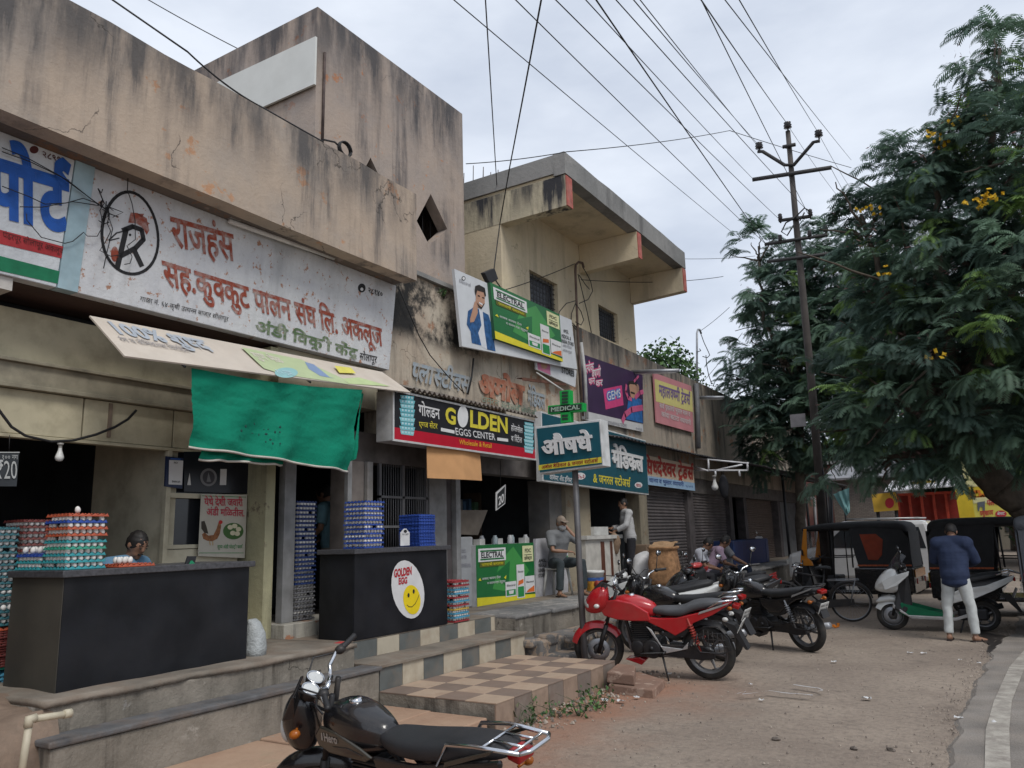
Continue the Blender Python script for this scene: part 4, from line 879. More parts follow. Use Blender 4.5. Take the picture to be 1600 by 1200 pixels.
mb = MB(); mb.prism([FR_.p(*q) for q in cn], -FR_.n*.03); mb.build('board', mat('banner_pink', (.50, .21, .23), .6, var=.1, scale=2), t)
p = Print(FR_); p.c('banner_yellow', (.58, .52, .20)).poly([(1022.5, 592), (1081, 612), (1082.5, 644), (1024.5, 627)]).c('banner_violet', (.17, .11, .24)).text('महालक~ष~मी टे_डस^', (1029, 617), (1078, 632), (1029, 601), .03, .007)
p.c('banner_white', (.58, .52, .52)).text('सव^ प_कारचे भुसार माल व', (1030, 637), (1078, 651), (1030, 630), .02, .007).text('कांदा बटाटा व~यापारी', (1033, 650), (1079, 664), (1033, 643), .02, .007); p.build('print', t)
# ---- fluorescent fittings, brackets, pipes and cables on the fronts
tubew = mat('tube_white', (.58, .57, .55), .4); steel = mat('galvanised', (.30, .31, .33), .45, .5, var=.2)
def fitting(label, a, b, drop=.05, r=.028, M_=None):
    t = thing('tube_light', label, 'tube light', a.lerp(b, .5)); q = MB(); d_ = (b-a).normalized(); up_ = V((0, 0, 1)); sd_ = d_.cross(up_).normalized()*.03
    q.prism([a+sd_, b+sd_, b-sd_, a-sd_], (0, 0, .045)); q.build('batten', mat('batten_grey', (.36, .36, .36), .5, dirt=.3), t)
    q = MB(); q.tube([a+V((0, 0, -.03)), b+V((0, 0, -.03))], r*.6, 8); q.build('tube', tubew, t); return t
fitting('white fluorescent tube under the parapet on the painted poultry sign', FF.p(*pxuv(FF, 353, 342), .05), FF.p(*pxuv(FF, 517, 400), .05), r=.045)
def armlight(label, p0, p1):
    t = thing('street_light', label, 'light', p0); q = MB(); q.tube([p0, p1], .045, 10); q.build('housing', steel, t)
    q = MB(); q.tube([p0.lerp(p1, .08)+V((0, 0, -.04)), p0.lerp(p1, .95)+V((0, 0, -.04))], .02, 8); q.build('tube', tubew, t)
q0 = ax(987, 581, -6.66); armlight('grey tube light sticking out above the purple poster', q0, ay(1061, 579, q0.y))
q0 = ax(1091, 621, -6.66); armlight('grey tube light sticking out near the wall end beyond the pink banner', q0, ay(1131, 621, q0.y))
# cable pole with hook on the medical front
t = thing('service_pipe', 'rusty service pipe with hooked top and cable loops in front of the yellow house', 'pipe', (-6.45, 13.4, 4)); X_ = -6.52
pts = [ax(911, 650, X_), ax(905, 560, X_), ax(902, 500, X_), ax(899, 425, X_), ax(899.5, 414, X_), ax(904, 409.5, X_), ax(910, 411, X_), ax(912, 418, X_)]
mb = MB(); mb.tube(pts, .025, 8); mb.build('pipe', mat('rust_pipe2', (.11, .075, .06), .8, var=.4, scale=7), t)
mb = MB(); mb.tube([ax(917, 655, X_), ax(914, 585, X_), ax(908, 535, X_)], .035, 8); mb.build('conduit', mat('pvc_grey', (.42, .43, .43), .6, dirt=.3), t)
cab = mat('cable_black', (.015, .015, .016), .6, var=.1)
mb = MB()
for L_ in ([(899, 470), (885, 474), (874, 487), (872, 497), (882, 502), (895, 505), (901, 512)], [(900, 472), (893, 490), (892, 505), (900, 515)], [(911, 418), (917, 428), (923, 440), (926, 455), (919, 468), (905, 474)], [(905, 430), (915, 445), (921, 452)], [(900, 475), (908, 487), (912, 500), (908, 508), (899, 503)], [(903, 428), (912, 465), (918, 490), (924, 520)]):
    mb.tube([ax(x, y, X_+.03*random.random()) for x, y in L_], .009, 5)
mb.build('cable', cab, t)
t = thing('hooked_pipe', 'thin hooked cable pipe rising from the parapet beside the far tree', 'pipe', ax(1089, 597, -6.7)); pts = [ax(1089, 604, -6.7), ax(1089, 520, -6.7), ax(1090.5, 515, -6.7), ax(1093, 515, -6.7), ax(1095.5, 521, -6.7)]
mb = MB(); mb.tube(pts, .03, 7); mb.build('pipe', steel, t); mb = MB()
for L_ in ([(1095, 521), (1100, 535), (1107, 550), (1109, 555), (1105, 559), (1098, 557)], [(1089, 550), (1095, 548), (1093, 545)], [(1103, 555), (1104, 570), (1107, 585), (1112, 600)]): mb.tube([ax(x, y, -6.65) for x, y in L_], .012, 5)
mb.build('cable', cab, t)
t = thing('drain_pipe', 'grey drain pipe down the parapet beside the pink banner', 'pipe', ax(1088, 640, -6.6)); mb = MB(); mb.tube([ax(1088, 600, -6.58), ax(1090, 650, -6.58), ax(1091, 700, -6.58)], .07, 8); mb.build('pipe', mat('pipe_dark', (.13, .13, .135), .6), t)
t = thing('flood_light', 'small black flood light above the billboard', 'flood light', ax(768, 431, -6.4)); mb = MB(); q = [ax(757, 426, -6.4), ax(773, 419, -6.4), ax(779, 436, -6.4), ax(766, 444, -6.4)]; mb.prism(q, (-.10, .03, .02)); mb.build('housing', blackm, t, bevel=.01)
mb = MB(); mb.tube([ax(773, 436, -6.45), ax(782, 449, -6.45), ax(787, 460, -6.5)], .012, 5); mb.tube([ax(772, 420, -6.45), ax(773, 408, -6.5), ax(780, 360, -6.68)], .008, 5); mb.build('stem', blackm, t)
# knots of wire and cables over the left signs
t = thing('cable_bundle', 'tangled black cables nailed across the two hand painted signs', 'cables', FF.p(0, .6)); mb = MB()
for L_ in ([(0, 232), (40, 248), (90, 276), (128, 303), (160, 327)], [(0, 238), (45, 255), (100, 282), (150, 322)], [(0, 292), (40, 308), (66, 320), (100, 318), (125, 311), (150, 320)], [(28, 324), (60, 325), (110, 316), (150, 322)], [(160, 320), (166, 326), (162, 335), (155, 340), (152, 330), (158, 320)], [(160, 325), (168, 335), (163, 350), (170, 362), (160, 380), (152, 392), (170, 401), (185, 399)], [(196, 275), (195, 298), (203, 318), (206, 345), (207, 375), (195, 384)], [(195, 384), (203, 402), (200, 412), (190, 414)], [(155, 340), (157, 355), (148, 370), (132, 370), (126, 364), (110, 378), (98, 381), (60, 372), (38, 345), (37, 335)], [(165, 335), (173, 358), (162, 398), (158, 420)]):
    mb.tube([FF.p(*pxuv(FF, x, y), .03+.02*random.random()) for x, y in L_], .0042, 5)
for k in range(7): c0 = FF.p(*pxuv(FF, 160+random.gauss(0, 5), 327+random.gauss(0, 9)), .04); mb.tube([c0+V((random.uniform(-.03, .03), random.gauss(0, .05), random.gauss(0, .06))) for _ in range(4)], .005, 4)
mb.build('cable', cab, t)
t = thing('wall_cable', 'thin black cable drooping across the peeled painted wall', 'cable', (-6.6, 8.5, 4)); mb = MB(); mb.tube([ax(x, y, -6.62) for x, y in ((622, 447), (640, 490), (655, 525), (672, 555), (700, 588), (725, 614))], .008, 5); mb.tube([ax(x, y, -6.62) for x, y in ((740, 560), (737, 590), (731, 616))], .015, 5); mb.build('cable', cab, t)
# ================================================================ COUNTERS AND SHOP FITTINGS
gran = mat('black_laminate', (.010, .011, .014), .42, var=.5, scale=2.5, spec=.25, dirt=.14, dcol=(.045, .04, .036), bump=.05)
side_lam = mat('worn_laminate', (.05, .046, .038), .6, var=.35, scale=1.5, dirt=.3, dcol=(.09, .08, .06))
topm = mat('granite_top', (.06, .06, .066), .35, var=.35, scale=40)
def counter(label, y0, y1, x0, x1, zt, sidem):
    t = thing('shop_counter', label, 'counter', ((x0+x1)/2, (y0+y1)/2, F)); q = MB(); q.box(x0, x1, y0+.006, y1, F+.005, zt-.05); q.m = 1; q.box(x0, x1-.006, y0, y0+.006, F+.005, zt-.05); q.build('body', [gran, sidem], t)
    q = MB(); q.box(x0-.02, x1+.035, y0-.03, y1+.04, zt-.05, zt); q.build('top', topm, t, bevel=.006); return t
counter('black laminate counter with grey slab top carrying egg trays at the left shop', 3.17, 4.80, -6.42, -5.72, 1.50, side_lam)
c2 = counter('black counter with a smiling egg sticker on the chequered steps', 6.11, 7.70, -6.18, -5.695, 1.565, gran)
FE = Frame((-5.693, 6.11, F), (0, 1, 0), (0, 0, 1)); p = Print(FE)
p.c('egg_sticker', (.60, .60, .60)).disc(637, 921, 25, 46, .003, -.17)
p.c('smile_yellow', (.72, .55, .01)).disc(643, 937, 13.5, 23, .006, -.1).c('ad_ink', (.02, .022, .024)).disc(637.5, 930, 1.6, 3.4, .009).disc(645.5, 924, 1.6, 3.4, .009).line([(635, 945), (638, 948), (643, 948), (648, 943), (652, 935), (654, 929)], .007, .009)
p.c('sticker_red', (.42, .02, .03)).text('GOLDEN', (615, 902), (643, 897), (615, 891), .045, .006).text('EGG', (622, 913), (636, 911), (622, 904), .045, .006); p.build('sticker', c2)
# ---- egg trays ----------------------------------------------------------
TW = .29                                                     # tray side
def tray_mesh(col, name):
    q = MB(); n = 6; s_ = TW/2; vs = []; fs = []; m = 24
    for j in range(m+1):
        for i in range(m+1):
            u, v_ = i/m*n, j/m*n; x = -s_+TW*i/m; y = -s_+TW*j/m
            z = .016+.006*(math.cos(2*math.pi*u)+math.cos(2*math.pi*v_)); vs.append((x, y, z))
    for j in range(m):
        for i in range(m): a_ = j*(m+1)+i; fs.append((a_, a_+1, a_+m+2, a_+m+1))
    q.add(vs, fs)
    # skirt with scalloped posts all round
    for k in range(4):
        R_ = Matrix.Rotation(k*math.pi/2, 4, 'Z'); vs = []; fs = []
        for i in range(m+1):
            u = i/m*n; x = -s_+TW*i/m; zt = .010+.008*(1+math.cos(2*math.pi*u)); vs += [(x*1.0, -s_, zt), (x*1.03, -s_*1.03, .009), (x*1.05, -s_*1.05, .008), (x*1.05, -s_*1.05, .001)]
        for i in range(m):
            for r_ in range(3): a_ = i*4+r_; fs.append((a_, a_+1, a_+5, a_+4))
        q.add(vs, fs, R_)
    o = q.build(name, mat('tray_'+col[0], col[1], .5, var=.12, scale=9)); return o
def egg_mesh():
    q = MB(); prof = []
    for k in range(9):
        t_ = math.pi*k/8; z = -math.cos(t_)*.027; r = .0205*math.sin(t_)*(1-.16*math.cos(t_)*-1 if False else 1+.13*math.cos(t_)); prof.append((max(r, .0001), z))
    q.lathe(prof, 10); return q
eggm = mat('egg_shell', (.66, .64, .61), .5, var=.05, scale=5, spec=.35)
EGG = egg_mesh().build('egg', eggm); TRAYS = {}
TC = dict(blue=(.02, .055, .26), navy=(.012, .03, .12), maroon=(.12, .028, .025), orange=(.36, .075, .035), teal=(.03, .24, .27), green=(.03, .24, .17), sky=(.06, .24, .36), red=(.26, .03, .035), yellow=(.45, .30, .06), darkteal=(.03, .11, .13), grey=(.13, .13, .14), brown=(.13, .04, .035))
for k_, v_ in TC.items(): TRAYS[k_] = tray_mesh((k_, v_), 'egg_tray')
used = set(); EGGSTUFF = MB(); EGGN = [0]; FIRST_EGG = [True]
def put_tray(col, loc, rz, label, group):
    o = TRAYS[col]
    if col in used: o = o.copy(); C.objects.link(o)
    used.add(col); o.location = loc; o.rotation_euler = (0, 0, rz); tag(o, label, 'egg tray', group); return o
def put_egg(loc, label, group, solid):
    if not solid:
        M_ = Matrix.Translation(loc); EGGSTUFF.lathe([(.006, -.02), (.018, -.012), (.0225, .004), (.018, .018), (.006, .027)], 7, M_); return
    o = EGG
    if not FIRST_EGG[0]: o = o.copy(); C.objects.link(o)
    FIRST_EGG[0] = False; o.location = loc; o.rotation_euler = (random.uniform(-.25, .25), random.uniform(-.25, .25), random.uniform(0, 6)); tag(o, label, 'egg', group); EGGN[0] += 1
def stack(x, y, z, cols, place, rz=0., solid=True, pitch=.044, eggs=True, gap=None, top_loose=0, sides=(1, 1)):
    """trays full of eggs on top of each other; the eggs one can see stand round the open sides"""
    for k, c_ in enumerate(cols):
        jx, jy = random.uniform(-.006, .006), random.uniform(-.006, .006); zz = z+k*pitch; st = (TW/12) if False else 0
        put_tray(c_, (x+jx, y+jy, zz), rz, '%s egg tray in the stack %s' % ({'darkteal': 'dark teal', 'sky': 'light blue'}.get(c_, c_), place), 'egg trays '+place)
        if not eggs or (k == len(cols)-1 and not top_loose): continue
        h = TW/2-TW/12; off = (k % 2)*TW/12*0
        pts = []
        for i in range(6):
            a_ = -h+i*TW/6
            if sides[0]: pts.append((h, a_))
            if sides[1]: pts.append((a_, -h))
        if sides[0] and sides[1]: pts = [q for i, q in enumerate(pts) if not (i > 0 and q == (h, -h) and pts.index(q) != i)]
        for (a_, b_) in pts:
            if random.random() < .06: continue
            q = V((a_, b_, 0)); q.rotate(Matrix.Rotation(rz, 3, 'Z')); put_egg((x+jx+q.x, y+jy+q.y, zz+.0345), 'white egg in the egg trays '+place, 'eggs in the trays '+place, solid)
ct = 1.502
stack(-5.90, 3.335, ct, ['teal', 'teal', 'teal', 'green', 'teal', 'orange', 'orange', 'blue', 'orange'], 'at the front corner of the left black counter', 0, True, .0475)
put_egg((-5.88, 3.32, ct+.0475*8+.055), 'single white egg on top of the tray stack on the left counter', None, True)
stack(-6.245, 3.32, ct, ['teal', 'teal', 'blue'], 'beside the tall stack on the left black counter', .03, True, .0475)
for k in range(5): put_egg((-6.17-.05*k+.01*random.random(), 3.22+.05*(k % 2), ct+.0475*2+.052), 'white egg on the short blue topped tray stack', 'eggs on the short tray stack', True)
stack(-5.86, 3.71, ct, ['orange'], 'lying alone beside the tall stack on the left counter', .02, True)
for k in range(6): put_egg((-5.76-.045*(k % 2), 3.60+.045*(k//2), ct+.052), 'white egg in the low orange tray on the left counter', 'eggs in the low orange tray', True)
stack(-5.83, 6.40, 1.567, ['blue']*11, 'on the black counter with the egg sticker', 0, True, .0475)
stack(-5.83+.0, 7.98, F+.002, ['red', 'sky', 'sky', 'yellow', 'red', 'sky', 'red', 'sky', 'sky', 'red', 'red'], 'on the chequered step beside the second counter', 0, True, .046)
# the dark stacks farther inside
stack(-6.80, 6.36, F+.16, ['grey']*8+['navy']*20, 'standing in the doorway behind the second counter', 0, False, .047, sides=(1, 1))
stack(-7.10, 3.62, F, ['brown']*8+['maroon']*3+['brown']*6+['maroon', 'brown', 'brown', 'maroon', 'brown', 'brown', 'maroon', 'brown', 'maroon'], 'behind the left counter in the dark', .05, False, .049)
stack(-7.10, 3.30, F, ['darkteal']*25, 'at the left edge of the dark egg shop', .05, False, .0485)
stack(-6.74, 3.20, F, ['sky']*3, 'on the floor at the far left', 0, False, .03, eggs=False)
stack(-6.74, 3.20, F+.11, ['green']+['maroon']*14+['orange'], 'of empty nested trays at the far left', 0, False, .019, eggs=False)
stack(-6.74, 3.20, F+.43, ['darkteal', 'darkteal', 'darkteal'], 'on top of the empty maroon trays', 0, False, .0475, top_loose=1)
stack(-5.90, 7.40, 1.567, ['blue']*19, 'of empty nested trays on the second counter', 0, False, .019, eggs=False)
tag(EGGSTUFF.build('eggs', eggm), 'rows of white eggs in the dark tray stacks inside the egg shops', 'eggs', None, 'stuff')
for k_ in TC:
    if k_ not in used: bpy.data.objects.remove(TRAYS[k_])
# ---- boards, posters and small fittings
def plate(name, label, cat, F_, px, th, m, par=None):
    t = thing(name, label, cat, F_.p(*pxuv(F_, *px[0]))); q = MB(); q.prism([F_.p(*pxuv(F_, *z)) for z in px], F_.n*th); q.build('board', m, t); return t
FX = Frame((-6.97, 3, F), (0, 1, 0), (0, 0, 1))
t = plate('payment_board', 'dark blue payment plate with white card in the left shop window', 'plate', FX, [(256, 760), (283, 764), (285, 716), (258, 713)], .02, mat('board_navy', (.015, .025, .07), .4))
p = Print(FX); p.d = .024; p.c('white', WH).poly([(261, 757), (282, 758), (284, 720), (262, 719)]).c('ad_ink', (0, 0, 0)).text('BHIM UPI', (266, 754), (279, 755), (266, 751), .01, .026).text('PAY', (269, 725), (276, 725), (269, 722), .01, .026).c('board_blue', (.03, .10, .35)).poly([(264, 716), (280, 717), (280, 719), (264, 718)]); p.build('print', t)
t = plate('notice_board', 'black board with round faded emblem behind the window bars', 'board', FX, [(287, 768), (392, 772), (392, 706), (287, 706)], .008, mat('board_black', (.012, .014, .02), .3))
p = Print(FX); p.d = .014; p.c('faded_badge', (.20, .20, .21)).disc(324.5, 746, 13, 14).c('board_black2', (.05, .05, .06)).disc(324.5, 746, 9.5, 10.5, .016).c('faded_badge', (0, 0, 0)).poly([(321, 753), (324, 738), (328, 753)], .018).c('white', WH).poly([(342, 758), (352, 758), (353, 733), (343, 733)]).poly([(291, 758), (297, 758), (295, 739)]); p.build('print', t)
t = thing('poster', 'white paper poster with brown hen and plate of eggs at the left shop', 'poster', FX.p(*pxuv(FX, 340, 820))); q = MB(); q.prism([FX.p(*pxuv(FX, *z), .03) for z in ((306, 869), (379, 872), (383, 773), (311, 772))], FX.n*.004); q.build('paper', mat('poster_paper', (.47, .44, .37), .8, var=.06, dirt=.12), t)
p = Print(FX); p.d = .036; p.c('poster_red', (.45, .03, .06)).text('येथे देशी जवारी', (316, 790), (376, 791), (315, 779), .02).text('अंडी मिळतील.', (319, 805), (378, 807), (319, 795), .02)
p.c('hen_brown', (.22, .085, .03), var=.4, scale=40).poly([(312, 835), (316, 832), (322, 837), (330, 836), (335, 826), (338, 816), (341, 816), (342, 822), (340, 834), (336, 842), (328, 846), (320, 845), (314, 842)]).c('hen_dark', (.04, .03, .02)).poly([(311, 815), (316, 814), (319, 822), (322, 834), (316, 833), (311, 826)]).c('hen_red', (.45, .02, .02)).disc(341, 816, 3, 3, .038).c('hen_leg', (.4, .25, .08)).line([(324, 846), (325, 852)], .01).line([(329, 846), (329, 852)], .01)
p.c('plate_green', (.05, .12, .03)).disc(361, 830, 16, 13).c('egg_cream', (.60, .55, .38))
for a_, b_ in ((356, 824), (363, 822), (369, 827), (360, 833), (367, 834)): p.disc(a_, b_, 4.2, 3.6, .038)
p.c('sign_green2', (.02, .22, .06)).text('सुर~य अंडी पोल~ट_ी फाम^', (336, 857), (375, 857), (336, 852), .01).line([(308, 864), (377, 864)], .006).line([(312, 775), (381, 777)], .006); p.build('print', t)
t = thing('price_board', 'small hanging black price board reading 20 at the far left', 'board', ax(15, 730, -6.9)); FH = Frame(ax(-12, 759, -6.9), (0, 1, 0), (0, 0, 1)); q = MB(); q.prism([FH.p(*pxuv(FH, *z)) for z in ((-14, 760), (25, 760), (29, 707), (-12, 707))], FH.n*.01); q.build('board', mat('slate_black', (.03, .035, .04), .6), t)
p = Print(FH); p.d = .015; p.c('chalk', (.40, .41, .40)).text('₹20', (-8, 748), (26, 748), (-8, 722), .0).text('१०० नग', (2, 718), (26, 718), (2, 711), 0).line([(-12, 707), (29, 707)], .008); p.build('print', t); q = MB(); q.tube([ax(14, 707, -6.9), ax(15, 680, -6.9)], .003, 4); q.build('string', cab, t)
def bulb(label, c_, r=.032, zt=.05):
    t = thing('light_bulb', label, 'bulb', c_); q = MB(); M_ = Matrix.Translation(c_); q.lathe([(.001, -r*1.25), (r*.7, -r*1.05), (r, -r*.4), (r*.95, 0), (r*.6, r), (r*.42, r*1.6), (r*.42, r*2.0)], 14, M_); q.build('globe', mat('bulb_white', (.6, .6, .58), .3, spec=.5), t)
    q = MB(); q.lathe([(r*.44, r*2.0), (r*.44, r*2.7), (r*.7, r*2.8), (r*.7, r*3.2), (.001, r*3.3)], 12, M_); q.build('cap', mat('bulb_cap', (.30, .29, .27), .5), t); return t
bulb('white light bulb hanging from the beam of the left egg shop', ax(93, 713, -6.88), .036)
t = thing('power_cable', 'thick black cable looping under the cream panels of the left shop', 'cable', (-6.9, 3.6, 2.8)); q = MB(); q.tube([ax(x, y, -6.9) for x, y in ((-30, 600), (0, 643), (18, 667), (40, 681), (80, 690), (115, 688), (150, 679), (180, 667), (200, 655), (213, 641))], .012, 6); q.build('cable', cab, t)
t = thing('plastic_bag', 'limp grey plastic sack leaning beside the left counter', 'bag', az(395, 1026, F)); q = MB(); q.smooth = True; b_ = az(396, 1027, F)
q.loft([(0, 0, 0, .09, .10, 3), (.08, .0, 0, .10, .11, 2.5), (.2, .01, .0, .085, .09, 2.5), (.3, .0, .01, .07, .05, 2.5), (.33, -.01, .02, .06, .02, 2)], 14, Matrix.Translation(b_+V((0, .0, 0))) @ Matrix.Rotation(-math.pi/2, 4, 'Y') @ Matrix.Rotation(.3, 4, 'X')); q.build('sack', mat('bag_grey', (.36, .38, .38), .6, var=.15, scale=12, bump=.6), t)
t = thing('payment_stand', 'small white payment stand with round top on the second counter', 'stand', ax(632, 853, -5.78)); FZ = Frame(ax(624, 853, -5.78), (0, 1, 0), (0, 0, 1)); q = MB()
q.prism([FZ.p(*pxuv(FZ, *z)) for z in ((625, 853), (639, 852), (639, 832), (636, 829), (634, 826), (631, 826), (628, 829), (625, 833))], FZ.n*.01); q.build('card', mat('card_white', WH, .4), t); p = Print(FZ); p.d = .014; p.c('ad_ink', (0, 0, 0)).disc(632, 830, 2.6, 2.4).text('PAY HERE', (627, 836), (637, 835.5), (627, 834), .01); p.build('print', t)
t = thing('phone', 'small dark phone on a green stand on the left counter', 'phone', ax(297, 882, -5.85)); q = MB(); FZ = Frame(ax(288, 884, -5.85), (0, 1, 0), (0, 0, 1)); q.prism([FZ.p(*pxuv(FZ, *z)) for z in ((288, 882), (303, 880), (306, 869), (292, 869))], FZ.n*.012); q.build('body', blackm, t); q = MB(); q.prism([FZ.p(*pxuv(FZ, *z)) for z in ((291, 885), (304, 884), (300, 879), (297, 876))], (.03, 0, 0)); q.build('stand', mat('stand_green', (.02, .25, .12), .5), t)
# ---- medical shop
FN = frame_px((745, 948), (836, 933), (747, 849), 'x', -6.62)
t = thing('advert_counter', 'counter front with green drink advertisement below the leaning iron pole', 'counter', FN.p(FN.w/2, 0)); hN = pxuv(FN, 835, 848)[1]
q = MB(); q.prism([FN.p(0, -.08), FN.p(FN.w, -.08), FN.p(FN.w, hN), FN.p(0, hN)], -FN.n*.5); q.build('body', mat('counter_white', (.40, .41, .42), .5, dirt=.2), t)
p = Print(FN); H_ = pxuv(FN, 747, 849)[1]
electral(p, lambda u_, v_: (FN.w*u_, v_*H_*.97), .004); p.build('print', t)
def dim(px, X): return [ax(x, y, X) for x, y in px]
t = thing('counter_panel', 'white printed counter panel behind the seated man', 'panel', ax(860, 890, -6.68)); q = MB(); q.prism(dim([(837, 934), (888, 926), (888, 838), (837, 842)], -6.68), (-.05, 0, 0)); q.build('board', mat('counter_white2', (.42, .42, .44), .5, dirt=.15), t)
FZ = Frame(ax(837, 934, -6.678), (0, 1, 0), (0, 0, 1)); p = Print(FZ); p.c('ad_ink', (0, 0, 0))
for (tx, y_) in (('AMOL', 879), ('MEDICAL &', 886), ('GENERAL', 894), ('STORES', 902)): p.text(tx, (841, y_), (853, y_-1), (841, y_-5), .03)
p.c('ad_grey', (.25, .25, .28)).text('अमोल मेिडकल', (876, 860), (886, 859), (876, 856), .01).text('जनरल', (876, 868), (885, 867), (876, 864), .01).c('ad_green2', (.02, .22, .06)).poly([(875, 876), (887, 875), (887, 868), (875, 869)]); p.build('print', t)
t = thing('fridge', 'pale grey fridge with printed side beside the green advertisement', 'fridge', ax(728, 935, -6.72)); q = MB(); a_ = ax(716, 945, -6.70); b_ = ax(741, 945, -6.70); q.box(-7.3, -6.70, a_.y, b_.y, F, 1.66); q.build('body', mat('fridge_grey', (.30, .31, .32), .45, var=.08), t, bevel=.02); FZ = Frame((-6.698, a_.y, F), (0, 1, 0), (0, 0, 1)); p = Print(FZ); p.c('ad_grey', (.14, .14, .16))
for (tx, y_, x0, x1) in (('COOL', 864, 719, 728), ('WATER', 873, 719, 729), ('MINERAL', 886, 718, 736)): p.text(tx, (x0, y_), (x1, y_-1), (x0, y_-5), .02)
p.build('print', t)
t = thing('leaning_board', 'brown cardboard sheet leaning above the grey fridge', 'board', ax(735, 830, -6.9)); q = MB(); q.prism(dim([(716, 835), (747, 836), (762, 797), (718, 797)], -6.95), (-.02, 0, 0)); q.build('sheet', mat('brown_board', (.16, .135, .11), .8), t)
t = thing('hanging_sign', 'small black tilted sign with white border hanging from the medical shop ceiling', 'sign', ax(781, 778, -6.4)); FZ = Frame(ax(773, 799, -6.4), (0, 1, 0), (0, 0, 1)); q = MB(); q.prism([FZ.p(*pxuv(FZ, *z)) for z in ((774, 798), (788, 787), (789, 757), (774, 770))], FZ.n*.015); q.build('board', mat('white_border', (.5, .5, .5)), t)
p = Print(FZ); p.d = .018; p.c('ad_ink', (0, 0, 0)).poly([(775.5, 795), (787, 786), (787.5, 760), (775.5, 772)]).c('white', WH).text('20', (777, 790), (786, 783), (777, 778), .02, .02); p.build('print', t); q = MB(); q.tube([ax(782, 764, -6.41), ax(782, 720, -6.41)], .005, 4); q.build('wire', cab, t)
# shelves of goods in the gloom
t = thing('shelf', 'dim wooden shelves with boxes and bottles at the back of the medical shop', 'shelf', (-8.6, 11, F)); q = MB()
for z in (1.35, 1.75, 2.1): q.box(-8.9, -8.5, 9.4, 12.6, z, z+.03)
q.box(-8.9, -8.5, 9.36, 9.4, F, 2.5); q.box(-8.9, -8.5, 12.6, 12.64, F, 2.5); q.build('rack', mat('shelf_wood', (.10, .07, .05), .7), t)
cols_ = [(.3, .3, .3), (.35, .1, .06), (.08, .15, .25), (.35, .28, .1), (.1, .2, .12)]
for z in (1.38, 1.78, 2.13):
    y = 9.45
    while y < 12.5:
        w_ = random.uniform(.06, .16); h_ = random.uniform(.1, .28); q = MB(); k = random.randrange(5); q.box(-8.75, -8.55, y, y+w_, z+.001, z+h_); tag(q.build('carton', mat('carton_%d' % k, cols_[k], .6), loc=(-8.6, y+w_/2, z)), 'small dim carton on the back shelves of the medical shop', 'carton', 'cartons on the back shelves'); y += w_+random.uniform(.01, .12)
for k in range(8):
    y = 9.95+k*.22; z = 1.66; q = MB(); c_ = V((-6.75-.1*(k % 2), y, hN+FN.o.z)); M_ = Matrix.Translation(c_)
    if k % 3: q.lathe([(.001, .001), (.04, .001), (.045, .02), (.045, .10), (.03, .12), (.03, .14), (.001, .14)], 10, M_)
    else: q.box(c_.x-.06, c_.x+.06, y-.07, y+.07, c_.z+.001, c_.z+.09)
    tag(q.build('jar' if k % 3 else 'carton', mat('jar_%d' % (k % 3), ((.4, .4, .38), (.35, .36, .37), (.25, .3, .32))[k % 3], .3), loc=c_), 'pale goods standing on the green advertisement counter', 'goods', 'goods on the advertisement counter')
# cable post, white medicine counter and frames
t = thing('medicine_counter', 'white counter with brown stripes in the medical shop beside the standing man', 'counter', ax(945, 905, -6.55)); A0, A1 = ax(918, 918, -6.58), ax(971, 905, -6.58); q = MB(); q.box(-7.1, -6.58, A0.y, A1.y, F, 1.55); q.build('body', mat('counter_cream', (.48, .46, .42), .5, dirt=.1), t)
q = MB()
for a_, b_ in ((.42, .52), (.70, .76)): q.box(-6.58, -6.57, A0.y+(A1.y-A0.y)*a_, A0.y+(A1.y-A0.y)*b_, F+.1, 1.5)
q.box(-6.58, -6.571, A0.y+(A1.y-A0.y)*.421, A0.y+(A1.y-A0.y)*.759, F+.06, F+.10); q.build('stripe', mat('stripe_brown', (.10, .035, .02), .5), t); q = MB(); q.box(-7.15, -6.52, A0.y-.05, A1.y+.05, 1.55, 1.62); q.build('top', mat('counter_top', (.5, .49, .46), .4), t)
q = MB(); a_ = ax(922, 838, -6.7); q.box(-6.95, -6.6, a_.y, a_.y+.62, 1.622, 1.78); tag(q.build('carton', mat('carton_white', (.48, .48, .46), .6), loc=(-6.7, a_.y, 1.62), bevel=.004), 'low white carton lying on the medicine counter', 'carton')
for k, (x0, x1) in enumerate(((916, 932), (936, 951))):
    a_, b_ = ax(x0, 806, -8.5), ax(x1, 780, -8.5); t = thing('picture_frame', 'dark framed picture on the back wall of the medical shop', 'picture', (a_+b_)/2, 'framed pictures at the back'); q = MB(); q.box(-8.52, -8.49, a_.y, b_.y, a_.z, b_.z); q.build('frame', blackm, t); q = MB(); q.box(-8.49, -8.485, a_.y+.06, b_.y-.06, a_.z+.06, b_.z-.06); q.build('picture', mat('picture_teal', (.04, .07, .09), .3), t)
q = MB(); q.box(-8.62, -8.53, 12.82, 16.05, F, 3.0); q.build('back_wall', mat('back_wall_dim', (.16, .155, .15), .85, var=.1), b4)
